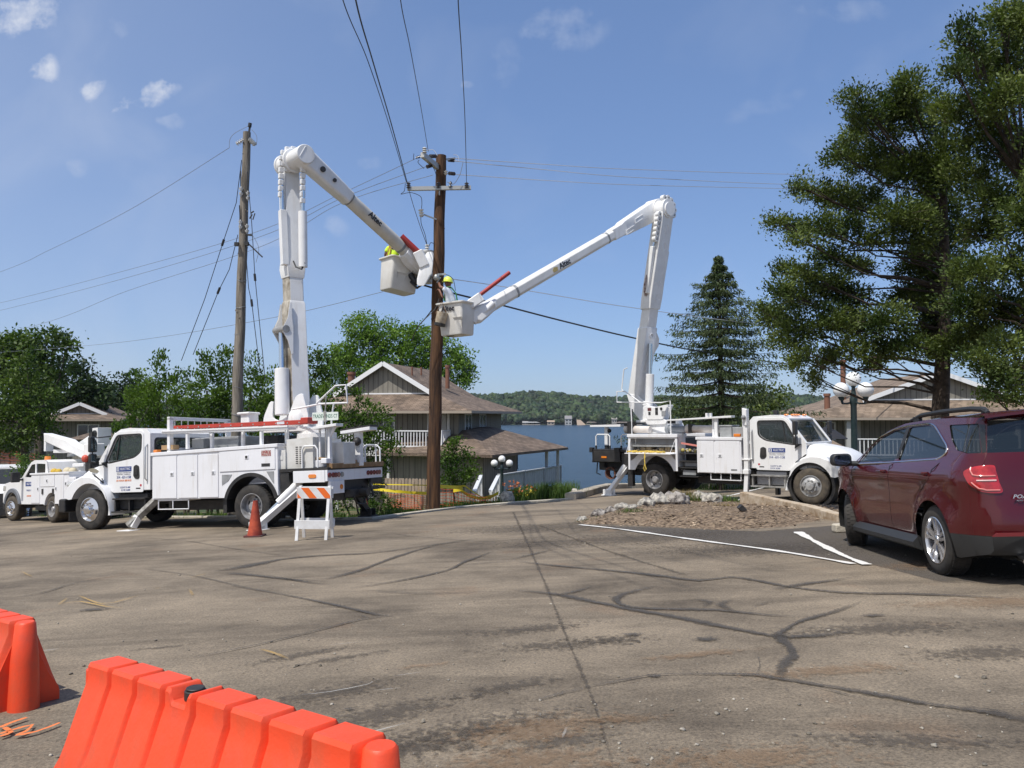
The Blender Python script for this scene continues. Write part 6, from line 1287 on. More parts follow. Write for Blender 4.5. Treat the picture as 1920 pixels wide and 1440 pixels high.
# ---------- white pickup cut by the left edge ----------
oQ = Vector((-20.0, 32.6, 0)); oQ.z = H(oQ.x, oQ.y)-.02; MQ = Matrix.Translation(oQ) @ Matrix.Rotation(R(-72), 4, 'Z')
Q_ = thing('parked_pickup', 'white pickup with a light bar, cut off by the left edge of the photo', 'pickup truck', MQ)
mb = MB(); hw = .98
pr = [(-1.1, .5), (-1.1, 1.15), (.3, 1.15), (.45, 1.75), (.6, 1.86), (1.5, 1.88), (2.2, 1.35), (3.5, 1.2), (3.7, 1.0), (3.7, .5)]
ww_ = [(.6, 1.3), (.62, 1.75), (1.5, 1.78), (2.0, 1.34)]
for q in (1, -1): mb.plate(pr, [ww_], q*hw, q*(hw-.05))
for i in (1, 2, 3, 4, 6, 7, 8): p, r_ = pr[i], pr[i+1]; mb.add([(p[0], -hw+.002, p[1]), (p[0], hw-.002, p[1]), (r_[0], hw-.002, r_[1]), (r_[0], -hw+.002, r_[1])], [(0, 1, 2, 3)])
mb.build('body', W_, Q_, bevel=.03); mb = MB(); mb.add([(1.52, -hw+.04, 1.865), (1.52, hw-.04, 1.865), (2.19, hw-.04, 1.36), (2.19, -hw+.04, 1.36)], [(0, 1, 2, 3)]); mb.build('windshield', GLD, Q_)
for q in (1, -1): mb = MB(); mb.prism(ww_, q*(hw-.03), q*(hw-.024)); mb.build('side_window', GLD, Q_); mb = MB(); mb.bx(3.66, 3.73, q*.6, q*.95, .9, 1.1); mb.build('headlight', mat('lamp_blueish', (.25, .35, .5), .1, coat=1), Q_)
for q in (1, -1): wheel(Q_, 0, q*1.0, .40, q, .40, .26, 'front', tyre=TYD); wheel(Q_, 2.9, q*1.0, .40, q, .40, .26, 'front', tyre=TYD)
mb = MB(); mb.bx(3.68, 3.78, -.6, .6, .62, 1.12); mb.bx(3.68, 3.85, -.95, .95, .35, .60); mb.build('grille', BK, Q_); mb = MB(); mb.bx(.9, 1.1, -.6, .6, 1.9, 2.02); mb.build('light_bar', W_, Q_, bevel=.02)
mb = MB(); mb.bx(2.0, 2.12, 1.05, 1.3, 1.25, 1.5); mb.cyl((2.05, .95, 1.3), (2.05, 1.1, 1.3), .03); mb.build('mirror', BK, Q_)
# ================= PEOPLE =================
def skin(name, verts, edges, radii, roots, m, parent, sub=2):
    me = bpy.data.meshes.new(name); me.from_pydata([tuple(v) for v in verts], edges, []); o = bpy.data.objects.new(name, me); COL.objects.link(o)
    md = o.modifiers.new('skin', 'SKIN'); md.branch_smoothing = .6
    if not me.skin_vertices: me.attributes  # created with the modifier
    sv = me.skin_vertices[0].data
    for i, r in enumerate(radii): sv[i].radius = r if isinstance(r, tuple) else (r, r); sv[i].use_root = i in roots
    sb_ = o.modifiers.new('sub', 'SUBSURF'); sb_.levels = sb_.render_levels = sub
    dg = bpy.context.evaluated_depsgraph_get(); nm = bpy.data.meshes.new_from_object(o.evaluated_get(dg)); bpy.data.objects.remove(o)
    nm.name = name; nm.materials.clear(); nm.materials.append(m); nm.polygons.foreach_set('use_smooth', [True]*len(nm.polygons))
    q = bpy.data.objects.new(name, nm); COL.objects.link(q); q.parent = parent; return q
def person(label, M, J, shirt, pants, skin_c, helmet, harness=None, gloves=False):
    T_ = thing('person', label, 'person', M, 'line workers in the buckets'); V = Vector; J = {k: V(v) for k, v in J.items()}
    names = ['pelvis', 'chest', 'neck', 'head', 'crown']; v = [J['pelvis'], J['chest'], J['neck'], J['head'], J['crown']]; r = [(.13, .15), (.15, .17), .055, .085, .07]; e = [(0, 1), (1, 2), (2, 3), (3, 4)]
    for sd_ in ('l', 'r'):
        o = len(v); v += [J['sh'+sd_], J['el'+sd_], J['wr'+sd_], J['ha'+sd_]]; r += [.058, .043, .030, .034]; e += [(1, o), (o, o+1), (o+1, o+2), (o+2, o+3)]
        o = len(v); v += [J['hip'+sd_], J['kn'+sd_], J['an'+sd_], J['to'+sd_]]; r += [.09, .06, .045, .045]; e += [(0, o), (o, o+1), (o+1, o+2), (o+2, o+3)]
    roots = {0}
    for sd_ in ('l', 'r'):       # fingers and thumb, each a chain rooted in the palm
        h, w = J['ha'+sd_], J['wr'+sd_]; d = (h-w).normalized(); x = d.cross(V((0, 0, 1))); x = x.normalized() if x.length > .1 else V((1, 0, 0)); n = d.cross(x)
        for k, L_f in enumerate((.060, .070, .066, .050)):
            o = len(v); b0 = h+x*(.030-.019*k); v += [b0-d*.005, b0+d*L_f*.6+n*.004, b0+d*(L_f*.9)+n*.03, b0+d*(L_f*.8)+n*.055]; r += [.0105, .0095, .009, .0075]; e += [(o, o+1), (o+1, o+2), (o+2, o+3)]; roots.add(o)
        o = len(v); v += [h-d*.03+x*.02, h+x*.055+n*.01, h+x*.055+d*.035+n*.035]; r += [.012, .011, .009]; e += [(o, o+1), (o+1, o+2)]; roots.add(o)
    sk = mat('skin_'+skin_c[0], skin_c[1], .55, col2=tuple(c*.85 for c in skin_c[1]), ns=12)
    body = skin('body', v, e, r, roots, sk, T_)
    # face: nose, eyes, ears modelled small
    f = (J['face']).normalized(); hc = J['head'].lerp(J['crown'], .35); up = (J['crown']-J['neck']).normalized(); rt = f.cross(up).normalized()
    mb = MB(); mb.ball(hc, .092, 18, 12, sc_=(.9, .9, 1.15)); mb.loft([[hc+f*.085+up*.02-rt*.008, hc+f*.085+up*.02+rt*.008, hc+f*.09-up*.03+rt*.016, hc+f*.09-up*.03-rt*.016], [hc+f*.095+up*.01-rt*.005, hc+f*.095+up*.01+rt*.005, hc+f*.118-up*.028+rt*.01, hc+f*.118-up*.028-rt*.01]])
    for q in (-1, 1): mb.ball(hc+rt*q*.088-up*.005, .022, 8, 6, sc_=(.6, .6, 1.2)); mb.ball(hc+f*.078+rt*q*.032+up*.018, .012, 8, 6, mi=1)
    mb.bar(hc+f*.083-rt*.022-up*.055, hc+f*.083+rt*.022-up*.055, .008, .006, mi=2); mb.build('face', [sk, BK, mat('lip', (.2, .07, .06), .6)], body, smooth=60)
    mb = MB(); hb = hc+up*.035; HM = Matrix((rt, f, up)).transposed().to_4x4(); HM.translation = hb
    mb.lathe([(.128, .0), (.130, .02), (.122, .075), (.095, .125), (.05, .152), (.001, .158)], HM, 24); mb.lathe([(.12, -.002), (.15, -.004), (.152, .006), (.12, .012)], HM @ Matrix.Translation((0, .012, 0)), 24, closed=True); mb.bar(hb+up*.10-f*.10, hb+up*.16, .03, .02); mb.bar(hb+up*.16, hb+up*.10+f*.10, .03, .02); mb.build('hard_hat', mat('helmet_yellow', helmet, .35, coat=.4), T_, smooth=60)
    # clothes
    sv, sr, se = [J['pelvis']+V((0, 0, -.02)), J['pelvis'].lerp(J['chest'], .5), J['chest'], J['chest'].lerp(J['neck'], .75)], [(.165, .18), (.17, .175), (.185, .19), .085], [(0, 1), (1, 2), (2, 3)]
    for sd_ in ('l', 'r'): o = len(sv); sv += [J['sh'+sd_], J['sh'+sd_].lerp(J['el'+sd_], .75)]; sr += [.085, .072]; se += [(2, o), (o, o+1)]
    skin('shirt', sv, se, sr, {0}, shirt, T_)
    pv, pr_, pe = [J['pelvis']], [(.165, .17)], []
    for sd_ in ('l', 'r'): o = len(pv); pv += [J['hip'+sd_], J['kn'+sd_], J['an'+sd_]]; pr_ += [.115, .085, .075]; pe += [(0, o), (o, o+1), (o+1, o+2)]
    skin('trousers', pv, pe, pr_, {0}, pants, T_)
    mb = MB()
    for sd_ in ('l', 'r'): a0, a1 = J['an'+sd_], J['to'+sd_]; mb.bar(a0-V((0, 0, .03))-(a1-a0)*.3, a1+(a1-a0)*.3, .10, .09)
    mb.build('boots', BK, T_, bevel=.03)
    if harness:
        mb = MB(); c, n_, p_ = J['chest'], J['neck'], J['pelvis']; bk_ = -f; bk_.z = 0; bk_.normalize()
        for sd_ in ('l', 'r'): sh = J['sh'+sd_]; q = c.lerp(sh, .55); mb.tube([p_.lerp(c, .2)+bk_*.18+(sh-c)*.3, c+bk_*.19+(sh-c)*.1, q+V((0, 0, .12))+bk_*.08, q+V((0, 0, .11))-bk_*.08, p_.lerp(c, .3)-bk_*.17+(sh-c)*.4], .016, 6)
        mb.tube([p_+V((.18*math.cos(k), .18*math.sin(k), .03)) for k in np.linspace(0, 6.28, 17)], .02, 6); mb.build('harness', harness, T_)
    return T_
HV = mat('hi_vis_shirt', (.62, .85, .03), .75, col2=(.50, .74, .03), ns=7); WS = mat('white_shirt', (.72, .76, .80), .8, col2=(.62, .66, .72), ns=8); JN = mat('work_trousers', (.05, .06, .09), .85)
HS = mat('harness_web', (.45, .25, .05), .8); HG = mat('harness_green', (.06, .22, .08), .8); HY = (.72, .80, .10)
# right bucket: reaches left to the pole, both hands on the work
person('lineman in white shirt and yellow hard hat reaching from the right basket', Matrix.Translation(P(856, 569, 21.05)),
       dict(pelvis=(-.12, .02, -.06), chest=(-.20, .03, .27), neck=(-.22, .04, .41), head=(-.225, .05, .50), crown=(-.225, .05, .60), face=(-1, .25, .1),
            shl=(-.26, -.12, .35), ell=(-.42, -.10, .42), wrl=(-.48, .22, .56), hal=(-.50, .32, .60), shr=(-.22, .20, .35), elr=(-.36, .10, .16), wrr=(-.46, .28, .36), har=(-.50, .34, .42),
            hipl=(-.10, -.08, -.14), hipr=(-.10, .12, -.14), knl=(-.18, -.09, -.46), knr=(-.18, .12, -.46), anl=(-.08, -.09, -.80), anr=(-.08, .12, -.80), tol=(-.22, -.09, -.83), tor=(-.22, .12, -.83)),
       WS, JN, ('b', (.20, .09, .055)), HY, HG)
# left bucket: back to the viewer, bent over towards the pole side
person('worker in bright yellow shirt seen from behind in the left basket', Matrix.Translation(P(752, 479, 22.1)),
       dict(pelvis=(-.25, .0, -.16), chest=(-.20, .08, .20), neck=(-.10, .16, .30), head=(-.05, .20, .36), crown=(.0, .24, .44), face=(.5, .8, -.3),
            shl=(-.36, .06, .23), ell=(-.44, .0, .02), wrl=(-.42, .12, -.12), hal=(-.40, .2, -.14), shr=(-.06, .06, .24), elr=(.05, .0, .08), wrr=(.12, .10, .0), har=(.16, .16, -.02),
            hipl=(-.34, .0, -.22), hipr=(-.16, .0, -.22), knl=(-.34, .08, -.5), knr=(-.16, .08, -.5), anl=(-.32, -.02, -.78), anr=(-.14, -.02, -.78), tol=(-.32, .1, -.80), tor=(-.14, .1, -.80)),
       HV, JN, ('a', (.13, .055, .035)), HY, HS)
person('worker in yellow hard hat half hidden behind the boom, left basket', Matrix.Translation(P(752, 484, 22.1)),
       dict(pelvis=(.12, .25, -.16), chest=(.13, .25, .12), neck=(.17, .24, .22), head=(.18, .23, .27), crown=(.19, .22, .33), face=(.9, .2, -.3),
            shl=(.05, .12, .16), ell=(.02, -.02, .0), wrl=(.12, -.08, .02), hal=(.18, -.1, .03), shr=(.10, .40, .18), elr=(.22, .42, .0), wrr=(.35, .32, .02), har=(.40, .28, .03),
            hipl=(.10, .16, -.22), hipr=(.10, .34, -.22), knl=(.18, .16, -.5), knr=(.18, .34, -.5), anl=(.08, .16, -.78), anr=(.08, .34, -.78), tol=(.20, .16, -.80), tor=(.20, .34, -.80)),
       HV, JN, ('a', (.13, .055, .035)), HY)
# ================= POLES, WIRES, STREET FURNITURE =================
def woodmat(name, c1, c2, sc_=3):
    m = mat(name, c1, .9, col2=c2, ns=sc_, amt=(.36, .66), detail=8); nt = m.node_tree; t = [n for n in nt.nodes if n.type == 'TEX_COORD'][0]
    mp = nd(nt, 'ShaderNodeMapping'); mp.inputs['Scale'].default_value = (3.5, 3.5, .35); nt.links.new(t.outputs['Object'], mp.inputs[0])
    for n in nt.nodes:
        if n.type == 'TEX_NOISE': nt.links.new(mp.outputs[0], n.inputs['Vector'])
    n = nd(nt, 'ShaderNodeTexNoise'); n.inputs['Scale'].default_value = 9; n.inputs['Detail'].default_value = 6; nt.links.new(mp.outputs[0], n.inputs['Vector']); bp = nd(nt, 'ShaderNodeBump'); bp.inputs['Strength'].default_value = .7; bp.inputs['Distance'].default_value = .03; nt.links.new(n.outputs['Fac'], bp.inputs['Height']); nt.links.new(bp.outputs[0], nt.nodes['Principled BSDF'].inputs['Normal'])
    return m
WBR = woodmat('pole_brown', (.025, .012, .007), (.13, .062, .026)); WGR = woodmat('pole_grey', (.11, .095, .075), (.27, .235, .19))
WIRE = mat('wire_black', (.02, .02, .022), .5); WIRL = mat('wire_bright', (.62, .64, .66), .35, metal=.5); WIRG = mat('wire_grey', (.20, .22, .25), .5); INS = mat('insulator', (.05, .045, .05), .3, coat=.5); INW = mat('insulator_white', (.55, .55, .53), .3, coat=.4); GAL = mat('galv_steel', (.42, .42, .40), .45, metal=.4)
DP = 21.8
base = P(811, 957, DP); base.z = H(base.x, base.y)-.2; top = P(827, 292, DP)
def pole(name, label, b_, t_, r0, r1, m, knots=0):
    T_ = thing(name, label, 'utility pole', Matrix.Translation((b_.x, b_.y, b_.z+.2))); mb = MB(); n = 22; pts = []; rs = []
    for i in range(n+1): t = i/n; pts.append(b_.lerp(t_, t)+Vector((.012*math.sin(i*1.3), .012*math.cos(i), 0))*(0 if i in (0, n) else 1)); rs.append(r0+(r1-r0)*t)
    mb.tube(pts, rs, 20); rnd = random.Random(5)
    for k in range(knots): t = rnd.random(); a_ = rnd.uniform(0, 6.28); c = b_.lerp(t_, t); r = r0+(r1-r0)*t; mb.ball(tuple(c+Vector((r*math.cos(a_)*.97, r*math.sin(a_)*.97, 0))), .02, 6, 4, sc_=(1, 1, 1.6))
    mb.build('shaft', m, T_, world=True, smooth=60); return T_
PB = pole('utility_pole', 'dark brown wooden pole in the centre that both baskets are working on', base, top, .19, .142, WBR, 26)
mb = MB(); c = P(822, 353, DP-.2); mb.bar(P(764, 354, DP-.25), P(883, 352, DP-.25), .10, .10); mb.build('crossarm', GAL, PB, world=True)
mb = MB(); mb.bar(P(792, 290, DP-.9), P(822, 315, DP-.05), .11, .14); mb.build('crossarm', GAL, PB, world=True)
mb = MB(); mb.bar(P(826, 300, DP), P(852, 297, DP+1), .06, .06); mb.bar(P(824, 345, DP-.2), P(824, 366, DP-.18), .12, .03); mb.bar(P(794, 402, DP-.3), P(820, 412, DP-.1), .035); mb.build('bracket', GAL, PB, world=True)
def insul(parent, p0, p1, r=.05, m=INS, k=4, name='insulator'):
    p0, p1 = Vector(p0), Vector(p1); mb = MB(); mb.cyl(p0, p1, r*.35, n=8)
    for i in range(k): a_ = p0.lerp(p1, (i+.3)/k); b_ = p0.lerp(p1, (i+.75)/k); mb.cyl(a_, b_, r, r*.7, n=12)
    mb.build(name, m, parent, world=True)
for q in [((780, 296, 21), (790, 293, 21)), ((800, 313, 21.3), (810, 310, 21.4)), ((806, 293, 21.2), (818, 293, 21.6)), ((841, 300, 22.4), (852, 301, 22.7)), ((842, 325, 22.2), (853, 326, 22.5))]: insul(PB, P(*q[0]), P(*q[1]), .055)
for (px, py, d_) in ((766, 350, 21.5), (822, 350, 21.5), (875, 350, 21.5), (796, 284, 20.9)): insul(PB, P(px, py+3, d_), P(px, py-8, d_), .065, INS if px != 796 else INW, 3)
insul(PB, P(789, 392, 21.4), P(791, 407, 21.4), .075, INW, 3); insul(PB, P(836, 320, 21.6), P(836, 328, 21.6), .06, INW, 2); insul(PB, P(844, 352, 21.5), P(845, 340, 21.5), .05, INS, 2)
def jumper(parent, pts, r=.008, m=WIRE, name='jumper_wire'):
    mb = MB(); P3 = [P(*p) for p in pts]; q = []
    for i in range(len(P3)-1):
        p0, p1, p2, p3 = P3[max(0, i-1)], P3[i], P3[i+1], P3[min(len(P3)-1, i+2)]
        for j in range(6): t = j/6; q.append(.5*((2*p1)+(p2-p0)*t+(2*p0-5*p1+4*p2-p3)*t*t+(3*p1-p0-3*p2+p3)*t**3))
    q.append(P3[-1]); mb.tube(q, r, 5); mb.build(name, m, parent, world=True)
D1 = 21.4
for pts, m in [([(760, 344, D1), (758, 358, D1), (752, 364, D1), (770, 361, D1), (788, 368, D1), (791, 380, D1), (790, 392, D1)], WIRE), ([(797, 283, D1), (812, 281, D1), (820, 292, D1)], WIRL), ([(786, 300, D1), (784, 305, D1), (795, 316, D1)], WIRE), ([(776, 288, D1), (775, 300, D1)], WIRE), ([(811, 312, D1), (816, 322, D1), (820, 340, D1)], WIRE),
               ([(852, 300, D1), (860, 302, D1), (858, 292, D1), (850, 290, D1)], WIRL), ([(868, 305, D1), (862, 328, D1), (850, 345, D1), (838, 341, D1)], WIRG), ([(789, 405, D1), (790, 420, D1), (797, 440, D1), (801, 462, D1)], WIRE), ([(804, 462, 21), (808, 455, 21.2), (816, 458, 21.6)], WIRE), ([(823, 560, 21.5), (815, 580, 21.4), (790, 605, 21.2), (780, 620, 21.2)], WIRE),
               ([(826, 514, 21.5), (840, 516, 21.5), (850, 525, 21.5), (854, 545, 21.5)], WIRE)]: jumper(PB, pts, .009, m)
mb = MB(); mb.cyl(P(799, 473, 22.3)-Vector((0, 0, .88)), P(799, 473, 22.3), .21, n=24); mb.cyl(P(799, 474, 22.3)-Vector((0, 0, .02)), P(799, 473, 22.3)+Vector((0, 0, .03)), .245, n=24); mb.bar(P(808, 485, 22.2), P(818, 485, 21.9), .08); mb.bar(P(808, 520, 22.2), P(818, 520, 21.9), .08)
tr = mb.build('transformer', mat('can_grey', (.60, .60, .58), .4, col2=(.50, .49, .46), ns=4), None, bevel=.01); tag(tr, 'light grey transformer can hung on the left side of the brown pole', 'transformer'); WM[tr.name] = Matrix()
insul(tr, P(801, 471, 22.3), P(801, 458, 22.3), .075, INW, 3, 'bushing')
mb = MB(); mb.bar(P(820, 515, 21.5), P(836, 514, 21.5), .05, mi=0); mb.bar(P(819, 530, 21.5), P(826, 520, 21.5), .03); mb.ball(tuple(P(818, 520, 21.45)), .09, 10, 6, mi=0); mb.bx(*([0]*6)) if False else None; mb.build('clamp', GAL, PB, world=True)
# grey pole on the left
LG0 = P(437, 957, 22.6); LG0.z = H(LG0.x, LG0.y)-.3; LG1 = P(463, 248, 22.6)
PG = pole('utility_pole', 'weathered grey wooden pole standing behind the big left truck with hanging wires', LG0, LG1, .17, .105, WGR, 46)
mb = MB(); mb.bar(P(465, 262, 22.5), P(469, 234, 22.5), .045); mb.cyl(P(468, 238, 22.5), P(469, 231, 22.5), .05, n=10); mb.build('pole_top_pin', BK, PG, world=True)
for q in [((457, 262), (443, 270)), ((467, 260), (479, 272))]: insul(PG, P(*q[0], 22.5), P(*q[1], 22.5), .075, INW, 4)
for (x0, y0, x1, y1) in ((451, 320, 452, 368), (464, 322, 465, 376), (449, 385, 451, 430), (462, 390, 463, 438)):
    mb = MB(); mb.cyl(P(x0, y0, 22.45), P(x1, y1, 22.45), .015, n=6); mb.build('guy_strain', BK, PG, world=True); insul(PG, P(x1, y1-18, 22.45), P(x1, y1, 22.45), .06, INW, 2)
mb = MB(); mb.bar(P(470, 400, 22.3), P(476, 396, 22.3), .03); mb.bar(P(468, 410, 22.3), P(473, 402, 22.3), .03); mb.bar(P(474, 412, 22.3), P(478, 400, 22.3), .025); mb.bar(P(440, 458, 22.4), P(448, 458, 22.4), .10); mb.bar(P(459, 457, 22.4), P(466, 457, 22.4), .11); mb.bar(P(466, 457, 22.4), P(492, 482, 22.2), .03); mb.bar(P(463, 440, 22.4), P(472, 441, 22.4), .05); mb.build('hardware', BK, PG, world=True)
for k in range(10): 
    py = 470+k*48; t = (py-248)/(957-248); c = LG1.lerp(LG0, t); r = .105+.065*t+.004; mb = MB(); mb.tube([c+Vector((r*math.cos(a_), r*math.sin(a_), .03*math.sin(a_*2+k))) for a_ in np.linspace(0, 6.28, 17)], .006, 4); mb.build('wrapped_wire', WIRG, PG, world=True)
jumper(PG, [(466, 236, 22.5), (440, 250, 22.5), (431, 262, 22.5), (430, 277, 22.5)], .007, WIRG); jumper(PG, [(472, 243, 22.5), (481, 255, 22.5), (481, 272, 22.5)], .007, WIRG); jumper(PG, [(473, 440, 22.4), (485, 465, 22.4), (480, 492, 22.4)], .007, WIRG)
for pts, lab in [([(453, 300, 22.5), (443, 380, 22.7), (418, 455, 23), (384, 560, 23.5), (340, 676, 24)], 'outer black guy wire slanting down left from the grey pole'), ([(446, 440, 22.5), (430, 505, 22.7), (410, 545, 23), (362, 665, 23.8)], 'inner black guy wire slanting down left from the grey pole'),
                 ([(460, 460, 22.4), (466, 540, 22.4), (472, 568, 22.4), (488, 700, 22.3)], 'black wire hanging just right of the grey pole'), ([(464, 330, 22.4), (472, 420, 22.4), (478, 520, 22.4), (497, 710, 22.3)], 'longer black wire hanging further right of the grey pole')]:
    mb = MB(); mb.tube([P(*p) for p in pts], .011, 5); k = 2; c = P(*pts[k]); d_ = (P(*pts[k+1])-c).normalized(); mb.cyl(c-d_*.1, c+d_*.1, .035, n=8); tag(mb.build('guy_wire', WIRE, None), lab, 'wire', 'guy wires on the grey pole')
# spans
def span(pts, lab, r=.012, m=WIRE, grp='overhead wires', n=24):
    mb = MB(); P3 = [Vector(p) for p in pts]; q = []
    for i in range(len(P3)-1):
        p0, p1, p2, p3 = P3[max(0, i-1)], P3[i], P3[i+1], P3[min(len(P3)-1, i+2)]; kk = 12
        for j in range(kk): t = j/kk; q.append(.5*((2*p1)+(p2-p0)*t+(2*p0-5*p1+4*p2-p3)*t*t+(3*p1-p0-3*p2+p3)*t**3))
    q.append(P3[-1]); mb.tube(q, r, 6); return tag(mb.build('power_line', m, None), lab, 'power line', grp)
def off(pts):        # carry a span on over the viewer's head
    a_, b_ = P(*pts[-2]), P(*pts[-1]); return [P(*p) for p in pts]+[b_+(b_-a_)*.6+Vector((0, 0, .5)), b_+(b_-a_)*2.4+Vector((0, 0, 3.2))]
span(off([(762, 342, 21.4), (730, 235, 17), (690, 115, 13), (643, 0, 10.4)]), 'thin black wire running overhead, leftmost of the four rising from the steel crossarm', .008)
span(off([(764, 344, 21.4), (733, 230, 17), (700, 118, 13), (667, 0, 10.4)]), 'thicker black wire running overhead, second from left of the four', .012)
span(off([(803, 284, 21.2), (789, 200, 17), (769, 90, 13), (751, 0, 10.8)]), 'black wire running overhead to the pole top, third of the four', .007)
span(off([(875, 350, 21.5), (872, 230, 17), (866, 110, 13), (859, 0, 10.6)]), 'black wire running overhead, rightmost of the four', .008)
span([P(765, 350, 21.4), P(775, 385, 21.3), P(788, 425, 21.1), P(800, 458, 21)], 'black drop wire from the crossarm end to the transformer bushing', .009)
for k, (a_, b_, c_) in enumerate([((780, 297, 21.4), (480, 435, 27), (0, 568, 44)), ((800, 312, 21.5), (490, 443, 27), (0, 582, 44)), ((812, 328, 21.7), (490, 462, 27), (60, 612, 40))]):
    span([P(*a_), P(640, 360+9*k+3, 24), P(*b_), P(240, (506, 520, 545)[k], 34), P(*c_), P(-200, (610, 626, 668)[k], 54)], ['topmost', 'middle', 'lowest'][k]+' of three thin grey lines going left from the brown pole past the grey pole', .0075, WIRG)
span([P(430, 277, 22.5), P(240, 395, 28), P(90, 470, 34), P(0, 510, 38), P(-250, 600, 50)], 'thin grey line going left from the insulator atop the grey pole', .007, WIRG)
span([P(718, 547, 23), P(530, 592, 27), P(300, 632, 34), P(140, 650, 42), P(-100, 668, 56)], 'lowest faint line crossing from the left basket to the trees at left', .008, WIRG)
for k, (p0, p1, p2) in enumerate([((842, 296, 22.4), (1200, 318, 28), (1545, 328, 35)), ((852, 302, 22.6), (1200, 333, 28), (1530, 347, 35)), ((853, 327, 22.5), (1200, 347, 28), (1500, 354, 35))]):
    span([P(*p0), P(1020, (308, 318, 338)[k], 25), P(*p1), P(*p2), P(1900, (333, 352, 362)[k], 46)], ['topmost', 'middle', 'lowest'][k]+' of three bright lines going right from the brown pole top', .011, WIRL)
span([P(832, 521, 21.7), P(960, 540, 24), P(1180, 576, 28), P(1430, 608, 33), P(1700, 630, 42), P(2000, 640, 55)], 'pale thin line going right below the three bright ones, past the right boom', .012, WIRL)
span([P(795, 535, 21.6), P(850, 550, 22.4), P(940, 572, 24), P(1060, 603, 26), P(1190, 634, 28), P(1320, 660, 32), P(1500, 685, 38), P(1700, 702, 46), P(2000, 716, 60)], 'thick black cable sagging right from the brown pole behind the right boom', .026)
span([P(823, 545, 21.7), P(815, 572, 22.5), P(800, 594, 23.6), P(782, 615, 25), P(772, 640, 27)], 'black cable sloping down left from the brown pole into the tree', .018)
# ---------- lamps ----------
GLOBE = mat('milk_glass', (.84, .83, .80), .25, coat=.5)
def lamp(label, g, h, globes, r, rot, ps=1):
    T_ = thing('street_lamp', label, 'street lamp', Matrix.Translation(g), 'globe street lamps'); m = mat('lamp_green', (.012, .03, .032), .45, col2=(.03, .045, .045), ns=6)
    mb = MB(); mb.lathe([(.16*ps, -.3), (.16*ps, .15), (.12*ps, .22), (.11*ps, .6), (.10*ps, .7), (.09*ps, h*.82), (.11*ps, h*.84), (.12*ps, h*.88), (.08*ps, h*.92), (.05*ps, h-.02)], None, 16); mb.build('post', m, T_)
    mb = MB()
    for k in range(globes): a_ = rot+2*math.pi*k/globes; d_ = Vector((math.cos(a_), math.sin(a_), 0)); mb.tube([Vector((0, 0, h*.86)), Vector((0, 0, h*.84))+d_*r*1.0, Vector((0, 0, h*.84))+d_*r*1.9, Vector((0, 0, h*.885))+d_*r*2.15], .028, 8); mb.cyl(Vector((0, 0, h*.87))+d_*r*2.1, Vector((0, 0, h*.90))+d_*r*2.1, .05, .09, 12)
    mb.cyl((0, 0, h-.05), (0, 0, h+.02), .05, .09, 12); mb.build('arms', m, T_)
    for k in range(globes): a_ = rot+2*math.pi*k/globes; mb = MB(); mb.ball((r*2.1*math.cos(a_), r*2.1*math.sin(a_), h*.90+r*.92), r, 24, 14); mb.build('globe', GLOBE, T_, smooth=80)
    mb = MB(); mb.ball((0, 0, h+r*.95), r, 24, 14); mb.build('globe', GLOBE, T_, smooth=80); return T_
D_ = 25.0; lt = P(1600, 724, D_); g = Vector((lt.x, lt.y, H(lt.x, lt.y))); lamp('dark green street lamp with five white globes behind the maroon car', g, lt.z-g.z-.0, 4, .235, R(20))
D_ = 26.5; lt = P(941, 866, D_); g = Vector((lt.x, lt.y, T(lt.x, lt.y)-.02)); lamp('small dark street lamp with white globes by the railing near the lake house', g, lt.z-g.z-.02, 2, .118, R(0), .55)
# ---------- cone ----------
g = G(478, 1006); CN = thing('traffic_cone', 'faded orange traffic cone in front of the rear wheel of the big left truck', 'traffic cone', g)
CO = mat('cone_orange', (.46, .075, .03), .7, col2=(.26, .035, .02), ns=5); mb = MB(); mb.lathe([(.145, .03), (.14, .06), (.05, .66), (.045, .705), (.032, .705), (.03, .66)], None, 28); mb.build('cone_body', CO, CN); mb = MB(); mb.prism(roundpoly([(-.18, -.18), (.18, -.18), (.18, .18), (-.18, .18)], .04), 0, .035, axis='z'); mb.build('cone_base', mat('cone_base_m', (.12, .02, .015), .8, col2=(.04, .03, .03), ns=6), CN, bevel=.008)
